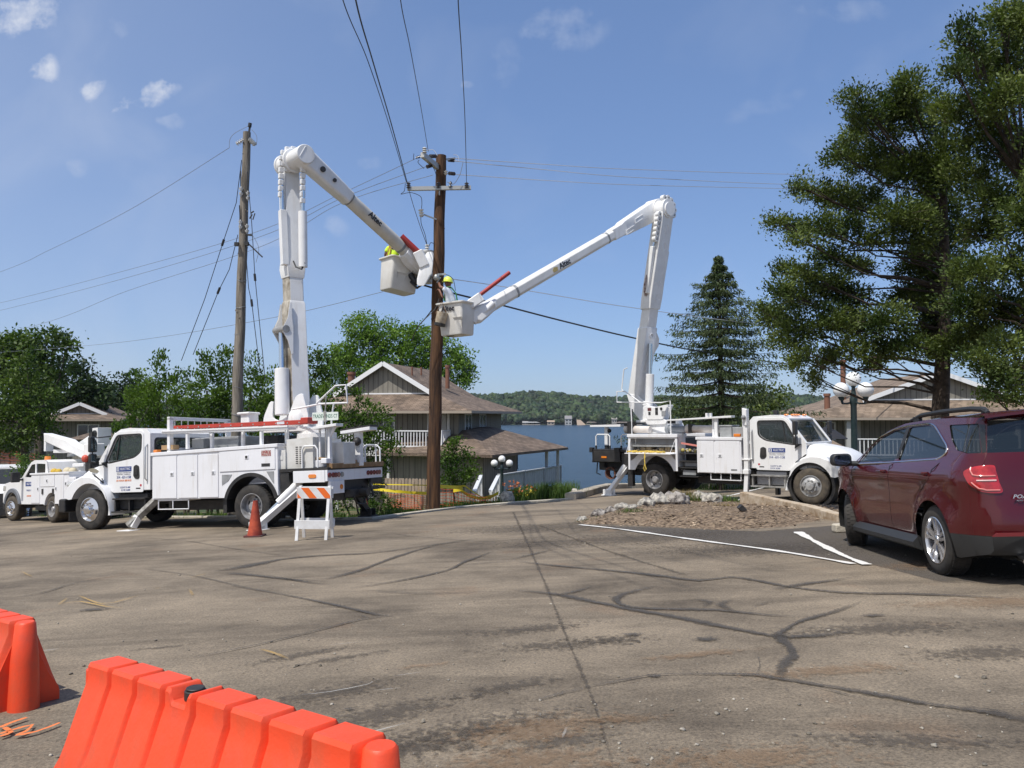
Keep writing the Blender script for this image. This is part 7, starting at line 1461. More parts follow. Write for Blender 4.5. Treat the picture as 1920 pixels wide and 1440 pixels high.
# ---------- barricade ----------
g = G(590, 1011); BA = thing('barricade', 'folding white barricade with one orange and white striped board', 'barricade', Matrix.Translation(g) @ Matrix.Rotation(R(-3), 4, 'Z')); BWt = mat('barricade_white', (.78, .78, .77), .45, col2=(.68, .67, .65), ns=5)
sc0 = .95*104/1500*g.y/1.12; 
for q in (-.27, .27):
    for yv2, nm in ((-.22, 'leg'), (.22, 'leg')):
        mb = MB(); mb.bar((q, yv2, 0), (q, yv2*.08, 1.12*sc0), .055, .03, up=(0, 1, 0)); mb.build('leg', BWt, BA, bevel=.004)
for sgn in (-1, 1):
    mb = MB(); y0 = sgn*.07; mb.bx(-.32, .32, y0-.012*1, y0+.012, .86*sc0, 1.10*sc0); mb.build('striped_board', BWt, BA, bevel=.003)
    mb = MB(); y1 = y0+sgn*.014
    for k in range(-1, 3):
        x0 = -.30+k*.29; z0, z1 = .872*sc0, 1.088*sc0; poly = [(x0+.22, z0), (x0+.36, z0), (x0+.22-.02, z1), (x0+.06-.0, z1)]
        cl = []
        n_p = len(poly)
        for i in range(n_p):       # clip to the board
            a_, b_ = Vector(poly[i]), Vector(poly[(i+1) % n_p]); 
            for e_ in range(9): cl.append(a_.lerp(b_, e_/9))
        cl = [(min(.305, max(-.305, p.x)), p.y) for p in cl]
        if max(p[0] for p in cl)-min(p[0] for p in cl) > .01: mb.prism(cl, y1, y1+sgn*.002)
    mb.build('orange_stripe', mat('reflective_orange', (.85, .16, .02), .5), BA)
    mb = MB(); y0 = sgn*.17; mb.bx(-.325, .325, y0-.012, y0+.012, .24*sc0, .42*sc0); mb.build('lower_board', BWt, BA, bevel=.003)
# ---------- water filled barriers ----------
OR = mat('orange_plastic', (.80, .070, .020), .5, col2=(.60, .075, .035), ns=7, amt=(.5, .78), detail=10, bump=.08, bs=60, spec=.45)
grime(OR, (.42, .10, .045), .45, (.50, .72), (3, 3, 1.2))
def barrier(label, A_, B_, h, wb, wt, cap=None, ribs=8):
    d = (B_-A_); d.z = 0; L = d.length; d.normalize(); nrm_ = Vector((d.y, -d.x, 0))     # nrm_: the viewer's side
    M = Matrix((d, -nrm_, Vector((0, 0, 1)))).transposed().to_4x4(); M.translation = A_; sl_ = (H(B_.x, B_.y)-H(A_.x, A_.y))/L
    Sh = Matrix.Identity(4); Sh[2][0] = sl_
    T_ = thing('plastic_barrier', label, 'barrier', M, 'orange plastic barriers'); mb = MB(); rings = []
    NS = 320; pit = L/ribs
    for i in range(NS+1):
        x = L*i/NS; ph = (x/pit) % 1
        gr_ = max(sstep(.16, .06, ph) if False else 0, 0); e = min(ph, 1-ph); gv = 1-sstep(.02, .10, e)      # 1 in the groove between the ribs
        tp = h-.022*gv; k = 1-.34*gv
        if x < .005 or x > L-.005: pass
        wt_ = wt*(1-.42*gv); zs = [0, .05, .08, .30*h+.02, .78*h, .86*h, .97*h, 1.0*h]
        half = [wb, wb, wb*.97, wb*.80-.030*gv*.8, wt+.016-.04*gv, wt-.034*gv, wt-.034*gv, wt*.86-.034*gv]
        notch = sstep(.40, .415, x/L)*(1-sstep(.465, .48, x/L)); 
        cut = sstep(.905, .91, x/L)*.0
        prof_ = [(half[j], zs[j]-(.022*gv if j > 5 else 0)-(.05*notch if j > 5 else 0)) for j in range(8)]
        ring = [(x, -p_[0], p_[1]) for p_ in prof_]+[(x, p_[0], p_[1]) for p_ in prof_[::-1]]; rings.append([tuple(Sh @ Vector(p_)) for p_ in ring])
    mb.loft(rings); mb.build('barrier_body', OR, T_, smooth=32)
    mb = MB(); rg = []
    for z0, r_ in ((.0, .085), (h*.55, .075), (h*.97, .055), (h*.99, .045)): rg.append((r_, z0))
    mb.lathe([(.075, 0)]+rg+[(.001, h*.99)], Matrix.Translation((L+.035, 0, sl_*L)), 24); mb.build('hinge_knuckle', OR, T_, smooth=40); mb = MB(); mb.lathe([(.06, 0), (.055, h*.9), (.001, h*.9)], Matrix.Translation((-.03, 0, 0)), 20); mb.build('hinge_knuckle', OR, T_, smooth=40)
    mb = MB(); mb.cyl((L*.44, 0, h-.05+sl_*L*.44), (L*.44, 0, h-.012+sl_*L*.44), .042, n=20); mb.cyl((L*.44, 0, h-.012+sl_*L*.44), (L*.44, 0, h-.002+sl_*L*.44), .036, n=20); mb.build('filler_cap', BK, T_, bevel=.006)
    return T_
HB = .52
def onplane(px, py, h):      # ground point under a pixel seen on a point h above the paving
    p = G(px, py, h); return Vector((p.x, p.y, H(p.x, p.y)))
barrier('long orange ribbed plastic barrier with a black cap in the bottom left foreground', onplane(192, 1234, HB), onplane(700, 1388, HB), HB, .21, .072)
b1 = onplane(44, 1162, HB); b0 = b1+Vector((-1.35, 1.15, 0)); b0.z = H(b0.x, b0.y)
barrier('orange plastic barrier cut off by the left edge, only its end showing', b0, b1, HB, .21, .072)
# ---------- fence, tape, rails ----------
def fence(p0, p1, h, w, gap, label, name='picket_fence', m=None, top=.0, hf=T):
    a_, b_ = Vector(p0), Vector(p1); d = (b_-a_); L = d.length; d.normalize(); T_ = thing(name, label, 'fence', (a_.x, a_.y, hf(a_.x, a_.y))); m = m or mat('fence_grey', (.40, .32, .24), .85, col2=(.30, .24, .18), ns=5); k = int(L/(w+gap)); mb = MB()
    for i in range(k):
        c = a_+d*(i*(w+gap)); e = a_+d*(i*(w+gap)+w); z = hf(a_.x, a_.y)*(1-i/k)+hf(b_.x, b_.y)*i/k; n_ = Vector((-d.y, d.x))*.012
        v = [(c.x-n_.x, c.y-n_.y, z+.05), (e.x-n_.x, e.y-n_.y, z+.05), (e.x-n_.x, e.y-n_.y, z+h-.04), ((c.x+e.x)/2+(e.x-c.x)*.25-n_.x, (c.y+e.y)/2+(e.y-c.y)*.25-n_.y, z+h), ((c.x+e.x)/2-(e.x-c.x)*.25-n_.x, (c.y+e.y)/2-(e.y-c.y)*.25-n_.y, z+h), (c.x-n_.x, c.y-n_.y, z+h-.04)]
        v += [(x+2*n_.x, y+2*n_.y, zz) for x, y, zz in v]; mb.add(v, [(0, 1, 2, 3, 4, 5), (11, 10, 9, 8, 7, 6)]+[(q, (q+1) % 6, (q+1) % 6+6, q+6) for q in range(6)])
    mb.build('pickets', m, T_, world=True); mb = MB(); n_ = Vector((-d.y, d.x))*.035
    for z in (.25, h-.3): mb.bar((a_.x+n_.x, a_.y+n_.y, hf(a_.x, a_.y)+z), (b_.x+n_.x, b_.y+n_.y, hf(b_.x, b_.y)+z), .09, .04, up=(d.y, -d.x, 0)) if False else mb.bar((a_.x+n_.x, a_.y+n_.y, hf(a_.x, a_.y)+z), (b_.x+n_.x, b_.y+n_.y, hf(b_.x, b_.y)+z), .04, .09)
    mb.build('rails', m, T_, world=True)
    for i in range(4): c = a_.lerp(b_, i/3)+n_*2; mb = MB(); mb.bx(c.x-.05, c.x+.05, c.y-.05, c.y+.05, hf(c.x, c.y)-.3, hf(c.x, c.y)+h-.02); mb.build('fence_post', m, T_, world=True)
    return T_
fa = P(722, 945, 24.4); fb = P(806, 945, 23.6); fz = (P(722, 896, 24.4).z, P(806, 898, 23.6).z); hf_ = lambda x, y: fz[0]+(fz[1]-fz[0])*(x-fa.x)/(fb.x-fa.x)-.95; fence((fa.x, fa.y), (fb.x, fb.y), .95, .095, .03, 'tan picket fence behind the yellow tape left of the brown pole', hf=hf_)
TAPE = mat('caution_tape', (.78, .62, .03), .5, col2=(.68, .53, .03), ns=3)
def tape(pts, w, label, D=25, m=TAPE, nm='caution_tape'):
    P3 = [P(px, py, D if len(p_) < 1 else p_[0]) for (px, py, *p_) in [(*p, ) for p in pts]]; mb = MB(); q = []
    for i in range(len(P3)-1): q += [P3[i].lerp(P3[i+1], j/5) for j in range(5)]
    q.append(P3[-1]); v = []
    for i, c in enumerate(q): tw = .35*math.sin(i*.55); u = Vector((0, math.sin(tw), math.cos(tw)))*w/2; n_ = Vector((0, .002, 0)); v += [c-u, c+u]
    n = len(q); f = [(2*i, 2*i+2, 2*i+3, 2*i+1) for i in range(n-1)]; mb.add(v, f); return tag(mb.build(nm, m, None, recalc=False), label, 'tape', 'yellow caution tape')
tape([(695, 916, 24.0), (740, 921, 23.7), (775, 924, 23.3), (806, 925, 22.2)], .085, 'wide yellow tape stretched over the picket fence to the brown pole')
tape([(700, 908, 24.0), (760, 909, 23.4), (805, 910, 22.2)], .03, 'thin upper yellow tape line left of the brown pole')
tape([(822, 912, 22.4), (860, 914, 23), (868, 917, 23.5), (850, 920, 23.4), (862, 918, 23.6), (880, 930, 24), (900, 935, 24.3), (920, 932, 24.6), (935, 924, 25)], .10, 'slack yellow tape sagging across the stair rails right of the brown pole')
tape([(822, 913, 22.4), (850, 912, 23), (872, 911, 23.4), (890, 924, 24), (905, 933, 24.6), (935, 925, 25)], .04, 'thin twisted yellow tape line just above the slack one')
def netting(pts, h, label, D=0):     # orange safety mesh: open strands
    mb = MB(); P3 = [P(*p) for p in pts]; q = []
    for i in range(len(P3)-1): L = (P3[i+1]-P3[i]).length; k = max(2, int(L/.10)); q += [P3[i].lerp(P3[i+1], j/k) for j in range(k)]
    q.append(P3[-1])
    for j in range(9): mb.tube([c-Vector((0, 0, h*j/8+.02*math.sin(i*.9+j))) for i, c in enumerate(q)], .007, 4)
    for i, c in enumerate(q): mb.tube([c, c-Vector((0, 0, h))], .007, 4)
    return tag(mb.build('safety_netting', mat('net_orange', (.62, .13, .04), .6, col2=(.45, .09, .03), ns=4), None), label, 'safety netting')
netting([(824, 916, 23.2), (850, 918, 23.5), (880, 926, 23.9), (905, 932, 24.2), (930, 930, 24.6)], .75, 'orange mesh netting between the brown pole and the stair rails')
netting([(728, 926, 24.0), (765, 928, 23.5), (806, 929, 23.2)], .4, 'orange mesh netting low against the picket fence')
netting([(-60, 838, 44), (0, 843, 44), (60, 850, 43), (70, 852, 43)], 1.3, 'orange mesh netting and soil at the far left edge')
for (px, y0, y1) in ((785, 912, 962), (800, 900, 962)):
    c = P(px, y0, 23.0 if px > 790 else 23.6); z = T(c.x, c.y); mb = MB(); mb.bx(c.x-.02, c.x+.02, c.y-.02, c.y+.02, z-.2, c.z); tag(mb.build('stake', mat('stake_wood', (.45, .33, .18), .85), None), 'thin wooden stake holding the yellow tape %s the brown pole' % ('right beside' if px > 790 else 'a little left of'), 'stake')
for (p0, p1, p2, lab) in (((902, 892, 32), (889, 922, 27.5), (889, 948, 27.5), 'white stair handrail just left of the small lamp'), ((934, 893, 32), (920, 921, 27.5), (920, 942, 27.5), 'white stair handrail directly beside the small lamp')):
    T_ = thing('handrail', lab, 'handrail', P(*p2)); a_, b_, c_ = P(*p0), P(*p1), P(*p2); mb = MB(); mb.bar(a_, b_, .14, .07); mb.build('rail', W_, T_, world=True)
    for t in (0, .34, .67, 1):
        q = b_.lerp(a_, t); mb = MB(); mb.bx(q.x-.05, q.x+.05, q.y-.05, q.y+.05, min(T(q.x, q.y), q.z-.8)-.2, q.z); mb.build('post', W_, T_, world=True)
    mb = MB()
    for k in range(16): q = b_.lerp(a_, (k+.5)/16); mb.bx(q.x-.015, q.x+.015, q.y-.02, q.y+.02, q.z-.8, q.z)
    mb.bar(b_-Vector((0, 0, .8)), a_-Vector((0, 0, .8)), .05, .08); mb.build('balusters', mat('rail_grey', (.50, .50, .50), .6), T_, world=True)
mb = MB(); st0 = P(905, 950, 27.5); 
for k in range(6): q = st0+Vector((.12*k, .75*k, 0)); z = T(q.x, q.y); mb.bx(q.x-.65, q.x+.65, q.y-.1, q.y+.75, z-.35, z+.03)
tag(mb.build('steps', conc, None), 'concrete steps going down between the two white handrails', 'steps')
# black landscape spotlight on the island
g = G(1390, 972); T_ = thing('garden_spotlight', 'small black ground spotlight on the mulch island', 'spotlight', (g.x, g.y, HI(g.x, g.y)+.02)); mb = MB(); mb.bar((-.04, 0, .10), (.06, 0, .0), .15, .10); mb.build('housing', BK, T_, bevel=.01); mb = MB(); mb.cyl((.02, 0, -.05), (.02, 0, .08), .02); mb.build('stake', BK, T_)
# ================= HOUSES =================
def sidingmat(name, c1, c2, pitch=.30):
    m = bpy.data.materials.new(name); m.use_nodes = True; nt = m.node_tree; b = nt.nodes['Principled BSDF']; L = nt.links; t = nd(nt, 'ShaderNodeTexCoord'); s = nd(nt, 'ShaderNodeSeparateXYZ'); L.new(t.outputs['Object'], s.inputs[0])
    def mth(op, a, b_=None):
        q = nd(nt, 'ShaderNodeMath', operation=op)
        for i, v in enumerate((a, b_)):
            if v is None: continue
            if isinstance(v, (int, float)): q.inputs[i].default_value = v
            else: L.new(v, q.inputs[i])
        return q.outputs[0]
    w = mth('FRACT', mth('DIVIDE', mth('ADD', s.outputs[0], s.outputs[1]), pitch)); g = mth('LESS_THAN', w, .09)
    n = nd(nt, 'ShaderNodeTexNoise'); n.inputs['Scale'].default_value = 2.2; n.inputs['Detail'].default_value = 6; mp = nd(nt, 'ShaderNodeMapping'); mp.inputs['Scale'].default_value = (2, 2, .4); L.new(t.outputs['Object'], mp.inputs[0]); L.new(mp.outputs[0], n.inputs['Vector'])
    r = nd(nt, 'ShaderNodeValToRGB'); r.color_ramp.elements[0].position = .35; r.color_ramp.elements[1].position = .65; r.color_ramp.elements[0].color = (*c1, 1); r.color_ramp.elements[1].color = (*c2, 1); L.new(n.outputs['Fac'], r.inputs[0])
    mx = nd(nt, 'ShaderNodeMixRGB'); L.new(g, mx.inputs[0]); L.new(r.outputs[0], mx.inputs[1]); mx.inputs[2].default_value = (c1[0]*.25, c1[1]*.25, c1[2]*.25, 1); L.new(mx.outputs[0], b.inputs['Base Color']); b.inputs['Roughness'].default_value = .85
    bp = nd(nt, 'ShaderNodeBump'); bp.inputs['Strength'].default_value = .6; bp.inputs['Distance'].default_value = .03; L.new(mth('SUBTRACT', 1, g), bp.inputs['Height']); L.new(bp.outputs[0], b.inputs['Normal']); return m
def shinglemat(name, c1, c2, c3):
    m = bpy.data.materials.new(name); m.use_nodes = True; nt = m.node_tree; b = nt.nodes['Principled BSDF']; L = nt.links; t = nd(nt, 'ShaderNodeTexCoord'); s = nd(nt, 'ShaderNodeSeparateXYZ'); L.new(t.outputs['Object'], s.inputs[0])
    ad = nd(nt, 'ShaderNodeMath', operation='ADD'); L.new(s.outputs[0], ad.inputs[0]); L.new(s.outputs[1], ad.inputs[1]); ml = nd(nt, 'ShaderNodeMath', operation='MULTIPLY'); L.new(s.outputs[2], ml.inputs[0]); ml.inputs[1].default_value = 2.2
    c = nd(nt, 'ShaderNodeCombineXYZ'); L.new(ad.outputs[0], c.inputs[0]); L.new(ml.outputs[0], c.inputs[1])
    br = nd(nt, 'ShaderNodeTexBrick'); br.inputs['Scale'].default_value = 1; br.inputs['Brick Width'].default_value = .34; br.inputs['Row Height'].default_value = .16; br.inputs['Mortar Size'].default_value = .012; br.inputs['Color1'].default_value = (*c1, 1); br.inputs['Color2'].default_value = (*c2, 1); br.inputs['Mortar'].default_value = (*c3, 1); L.new(c.outputs[0], br.inputs['Vector'])
    n = nd(nt, 'ShaderNodeTexNoise'); n.inputs['Scale'].default_value = 1.1; n.inputs['Detail'].default_value = 7; L.new(t.outputs['Object'], n.inputs['Vector']); r = nd(nt, 'ShaderNodeValToRGB'); r.color_ramp.elements[0].color = (.72, .70, .68, 1); r.color_ramp.elements[1].color = (1.2, 1.16, 1.1, 1); r.color_ramp.elements[0].position = .35; r.color_ramp.elements[1].position = .65; L.new(n.outputs['Fac'], r.inputs[0])
    mx = nd(nt, 'ShaderNodeMixRGB', blend_type='MULTIPLY'); mx.inputs[0].default_value = 1; L.new(br.outputs[0], mx.inputs[1]); L.new(r.outputs[0], mx.inputs[2]); L.new(mx.outputs[0], b.inputs['Base Color']); b.inputs['Roughness'].default_value = .92
    bp = nd(nt, 'ShaderNodeBump'); bp.inputs['Strength'].default_value = .5; bp.inputs['Distance'].default_value = .03; L.new(br.outputs['Fac'], bp.inputs['Height']); bp.invert = True; L.new(bp.outputs[0], b.inputs['Normal']); return m
SID = sidingmat('siding_grey', (.20, .185, .155), (.27, .25, .21)); SH1 = shinglemat('shingle_brown', (.135, .10, .075), (.225, .17, .13), (.055, .04, .03)); TRIM = mat('trim_white', (.80, .80, .80), .5); BWH = mat('painted_white', (.66, .65, .62), .6); WIN = mat('house_window', (.02, .025, .03), .06, spec=.8); CHM = mat('flue_brown', (.20, .09, .055), .7)
def dutch(T_, name, x0, x1, y0, y1, ze, zg, zr, gy0, gy1, gw, over=.12, xc=None, m=SH1, chims=()):
    """hip skirt from the eaves (x0..x1,y0..y1 at ze) up to the gable base (half width gw at zg) and a gabled roof to zr"""
    xc = (x0+x1)/2 if xc is None else xc; mb = MB()
    A0 = [(x0, y0, ze), (x1, y0, ze), (x1, y1, ze), (x0, y1, ze)]; B0 = [(xc-gw, gy0, zg), (xc+gw, gy0, zg), (xc+gw, gy1, zg), (xc-gw, gy1, zg)]
    for i in range(4): mb.add([A0[i], A0[(i+1) % 4], B0[(i+1) % 4], B0[i]], [(0, 1, 2, 3)])
    o = .35; mb.add([(xc-gw, gy0-o, zg), (xc, gy0-o, zr), (xc, gy1+.1, zr), (xc-gw, gy1+.1, zg)], [(0, 1, 2, 3)]); mb.add([(xc+gw, gy0-o, zg), (xc, gy0-o, zr), (xc, gy1+.1, zr), (xc+gw, gy1+.1, zg)], [(0, 1, 2, 3)])
    mb.add([(xc+gw, gy1+.1, zg), (xc, gy1+.1, zr), (xc-gw, gy1+.1, zg)], [(0, 1, 2)])
    mb.add([(p[0], p[1], p[2]-over) for p in A0], [(0, 1, 2, 3)]); 
    for i in range(4): p, q = A0[i], A0[(i+1) % 4]; mb.add([p, q, (q[0], q[1], q[2]-over), (p[0], p[1], p[2]-over)], [(0, 1, 2, 3)])
    rf = mb.build('roof', m, T_, smooth=0)
    mb = MB()
    for s in (-1, 1): mb.bar((xc+s*(gw+.05), gy0-o-.02, zg-.08), (xc, gy0-o-.02, zr-.05), .05, .24)
    mb.bx(xc-gw, xc+gw, gy0-.06, gy0-.02, zg-.02, zg+.05); mb.build('barge_board', TRIM, T_)
    mb = MB(); mb.add([(xc-gw+.05, gy0, zg), (xc+gw-.05, gy0, zg), (xc, gy0, zr-.06)], [(0, 1, 2)]); mb.build('gable', SID, T_, smooth=0)
    mb = MB()
    for i in range(4): p, q = Vector(A0[i]), Vector(A0[(i+1) % 4]); mb.bar(p-Vector((0, 0, over*.6)), q-Vector((0, 0, over*.6)), .03, over*1.1)
    mb.build('eaves_board', mat('eaves_tan', (.36, .30, .24), .7), T_)
    for (x, y, z, r, h) in chims: mb = MB(); mb.cyl((x, y, z-.5), (x, y, z+h), r, n=14); mb.cyl((x, y, z+h-.15), (x, y, z+h), r*1.25, n=14); mb.build('flue', CHM, rf)
    return rf
def windows(T_, lst):     # (axis, position, a0, a1, z0, z1, outward sign)
    for ax, pos, a0, a1, z0, z1, sg in lst:
        def b_(mb, p0, p1, q0, q1, zz0, zz1): mb.bx(q0, q1, p0, p1, zz0, zz1) if ax == 'y' else mb.bx(p0, p1, q0, q1, zz0, zz1)
        mb = MB(); w = .07
        b_(mb, pos, pos+sg*.05, a0-w, a1+w, z1, z1+w); b_(mb, pos, pos+sg*.05, a0-w, a1+w, z0-w, z0); b_(mb, pos, pos+sg*.05, a0-w, a0, z0, z1); b_(mb, pos, pos+sg*.05, a1, a1+w, z0, z1); b_(mb, pos, pos+sg*.04, (a0+a1)/2-.03, (a0+a1)/2+.03, z0, z1)
        f = mb.build('window', TRIM, T_); mb = MB(); b_(mb, pos, pos+sg*.02, a0, a1, z0, z1); mb.build('pane', WIN, f)
def railing(parent, pts, h, m=BWH, pitch=.16, name='railing'):
    mb = MB()
    for i in range(len(pts)-1):
        a_, b_ = Vector(pts[i]), Vector(pts[i+1]); L = (b_-a_).length; k = int(L/pitch)
        mb.bar(a_+Vector((0, 0, h)), b_+Vector((0, 0, h)), .10, .06); mb.bar(a_+Vector((0, 0, .12)), b_+Vector((0, 0, .12)), .05, .07)
        for j in range(k+1): c = a_.lerp(b_, j/max(1, k)); mb.bx(c.x-.022, c.x+.022, c.y-.022, c.y+.022, c.z+.12, c.z+h-.02)
        for c in (a_, b_): mb.bx(c.x-.06, c.x+.06, c.y-.06, c.y+.06, c.z, c.z+h+.05)
    return mb.build(name, m, parent)
# --- lake house in the centre: local x along its front eave (to the right), y away from the viewer
cor = P(884, 770, 42); ang = math.atan2(-.25, .968); MH = Matrix.Translation((cor.x, cor.y, 0)) @ Matrix.Rotation(ang, 4, 'Z')
HS1 = thing('house', 'grey boarded lake house with brown shingle roofs, porch and white balcony behind the brown pole', 'house', MH)
ze = cor.z; x0 = -11.6; zg = 2.85; zr = 4.62
dutch(HS1, 'roof', x0, 0, 0, 11.2, ze, zg, zr, 2.0, 9.6, 3.0, xc=-5.75, chims=((-3.2, 5.4, 3.75, .13, .9), (-4.6, 3.2, 4.1, .05, .35), (-4.8, 5.2, 4.2, .05, .35), (-9.3, 5, 3.3, .22, 1.0)))
mb = MB(); mb.bx(x0+1.1, -1.2, 1.5, 10.3, -3.6, ze-.05); wl2 = mb.build('wall', SID, HS1)
windows(HS1, [('x', -1.2, 2.6, 3.7, .75, 1.65, 1), ('x', -1.2, 5.4, 6.6, .75, 1.65, 1), ('y', 1.5, -6.2, -5.0, .3, 1.5, -1)])
mb = MB(); mb.bx(-2.75, -1.9, 1.44, 1.5, -.15, 1.75); mb.build('door', mat('door_pale', (.45, .44, .41), .6), HS1)
mb = MB(); mb.bx(-3.0, -2.85, 1.42, 1.5, -.15, 1.8); mb.bx(-1.85, -1.7, 1.42, 1.5, -.15, 1.8); mb.build('door_frame', BWH, HS1)
mb = MB(); mb.bx(-7.8, -1.6, .0, 1.5, -.32, -.15); mb.bx(-7.8, -1.6, -.02, .04, -.55, -.15); bal = mb.build('balcony', BWH, HS1); railing(HS1, [(-7.7, .08, -.15), (-1.7, .08, -.15), (-1.7, 1.4, -.15)], .95, TRIM, .17, 'balcony_railing')
mb = MB()
for x in (-7.7, -4.7, -1.8): mb.bx(x-.07, x+.07, .02, .16, -3.6, -.3)
mb.bar((-1.7, .1, -.5), (-1.7, 1.4, -.95), .12, .2); mb.build('balcony_post', BWH, HS1)
mb = MB(); mb.bx(-4.4, -3.4, 1.43, 1.5, -2.9, -.9); mb.bx(-7.6, -6.2, 1.43, 1.5, -3.0, -.9); mb.build('lower_door', BWH, HS1)
# lower wing with porch: its own frame from the near eave corner
c2 = P(923, 853, 40); MWg = Matrix.Translation((c2.x, c2.y, 0)) @ Matrix.Rotation(math.atan2(.907, .42), 4, 'Z')     # x' runs along the right-hand eave away from the viewer, y' to the left
LOC = MH.inverted() @ MWg; zl = c2.z; LX, LY = 10.6, 7.0
def tr(p): return tuple(LOC @ Vector(p))
mb = MB(); rz = .80; A0 = [(0, 0, zl), (LX, 0, zl), (LX, LY, zl), (0, LY, zl)]; Bq = [(3.1, 3.2, rz), (6.6, 3.2, rz+.15), (6.6, LY, rz+.25), (3.1, LY, rz+.1)]
for i in range(4): mb.add([tr(p) for p in (A0[i], A0[(i+1) % 4], Bq[(i+1) % 4], Bq[i])], [(0, 1, 2, 3)])
mb.add([tr(p) for p in Bq], [(0, 1, 2, 3)])
for i in range(4): p, q = A0[i], A0[(i+1) % 4]; mb.add([tr(p), tr(q), tr((q[0], q[1], q[2]-.14)), tr((p[0], p[1], p[2]-.14))], [(0, 1, 2, 3)])
mb.add([tr((p[0], p[1], p[2]-.13)) for p in A0], [(0, 1, 2, 3)]); mb.build('wing_roof', SH1, HS1, smooth=0)
mb = MB(); wv = [(1.0, 1.0), (5.2, 1.0), (5.2, LY), (1.0, LY)]; mb.add([tr((x, y, z)) for z in (-3.6, zl) for x, y in wv], [(0, 1, 5, 4), (1, 2, 6, 5), (2, 3, 7, 6), (3, 0, 4, 7)]); mb.build('wing_wall', SID, HS1, smooth=0)
mb = MB()
for x, y in ((8.2, .45), (10.0, .45), (10.0, 3.4)): mb.bar(tr((x, y, -3.4)), tr((x, y, zl-.1)), .16, .16)
mb.bar(tr((3.0, .98, -1.2)), tr((3.0, .98, zl-.2)), .9, .05, up=(0, 0, 1)) if False else None
mb.build('porch_post', BWH, HS1)
railing(HS1, [tr((5.2, 3.3, -1.75)), tr((10.2, 3.3, -1.75))], .9, mat('rail_dark', (.06, .08, .12), .6), .17, 'porch_railing')
# ramp parapet, boarded, climbing along the porch
mb = MB(); a_, b_ = P(936, 920, 36.5), P(1051, 903, 50.5); at_, bt_ = P(936, 892, 36.5), P(1051, 874, 50.5)
WMm = MH.inverted(); n_ = 26
for k in range(n_):
    t0, t1 = k/n_, (k+.93)/n_
    q = [a_.lerp(b_, t0), a_.lerp(b_, t1), at_.lerp(bt_, t1), at_.lerp(bt_, t0)]; mb.add([WMm @ v_ for v_ in q]+[WMm @ (v_+Vector((-.03, .03, 0))) for v_ in q], [(0, 1, 2, 3), (7, 6, 5, 4), (0, 3, 7, 4), (1, 5, 6, 2)])
mb.bar(WMm @ (at_+Vector((0, 0, .03))), WMm @ (bt_+Vector((0, 0, .03))), .14, .06); mb.bar(WMm @ a_, WMm @ b_, .1, .08)
for t in (0, .33, .66, 1): q = WMm @ a_.lerp(b_, t); q2 = WMm @ at_.lerp(bt_, t); mb.bar(q-Vector((0, 0, .1)), q2+Vector((0, 0, .08)), .13, .13)
mb.build('ramp_parapet', mat('parapet_grey', (.46, .47, .48), .7, col2=(.38, .39, .40), ns=4), HS1)
mb = MB(); q = [P(945, 932, 36.8), P(1051, 912, 50.6), P(1051, 940, 50.6), P(945, 970, 36.8)]; mb.add([WMm @ v_ for v_ in q]+[WMm @ (v_+Vector((-.4, .3, 0))) for v_ in q], [(0, 1, 2, 3), (7, 6, 5, 4), (0, 4, 5, 1), (1, 5, 6, 2)]); mb.build('foundation', mat('foundation_grey', (.36, .35, .33), .85, col2=(.28, .27, .25), ns=3), HS1)
mb = MB(); mb.add([WMm @ v_ for v_ in (P(940, 921, 36.8), P(1051, 904, 50.6), P(1040, 903, 54), P(925, 921, 40))], [(0, 1, 2, 3)]); mb.build('deck', mat('deck_boards', (.2, .18, .15), .8), HS1)
# --- house on the right
pk_ = P(1765, 697, 45); el = P(1508, 783, 44); MH2 = Matrix.Translation((pk_.x, pk_.y, 0)) @ Matrix.Rotation(R(-6), 4, 'Z')
HS2 = thing('house', 'grey house with tan shingle roof and white railing behind the globe lamp at right', 'house', MH2)
SH2 = shinglemat('shingle_tan', (.17, .13, .095), (.27, .21, .16), (.08, .06, .045))
dutch(HS2, 'roof', el.x-pk_.x+.1, 9.5, -1.2, 12, el.z, 2.52, pk_.z, .35, 10, 4.25, xc=0, m=SH2, chims=((-6.1, .5, 1.9, .16, 1.0), (-4.0, 4.5, 2.9, .16, 2.2)))
wx0 = el.x-pk_.x+1.4
mb = MB(); mb.bx(wx0, 8.5, 1.4, 11, -2.6, el.z-.06); mb.build('wall', SID, HS2)
windows(HS2, [('y', 1.4, wx0+.75, wx0+1.25, .25, 1.2, -1), ('y', 1.4, wx0+2.2, wx0+2.6, .25, 1.2, -1)])
mb = MB(); mb.bx(-4.9, -4.0, 1.33, 1.4, -.6, 1.3); mb.build('door', mat('door_pale', (1, 1, 1)), HS2)
mb = MB(); 
for x in (-5.35, -1.0, 3.5): mb.bx(x-.13, x+.13, -1.0, -.75, -2.5, el.z-.1)
mb.build('porch_post', mat('post_grey', (.42, .42, .40), .7), HS2)
mb = MB(); mb.bx(-5.5, 6, -1.1, 1.4, -.85, -.68); mb.bx(-5.5, 6, -1.12, -1.06, -2.4, -.85); mb.build('porch_floor', mat('deck_boards', (1, 1, 1)), HS2); railing(HS2, [(-5.2, -.88, -.68), (-1.0, -.88, -.68), (3.5, -.88, -.68)], 1.0, TRIM, .22, 'porch_railing')
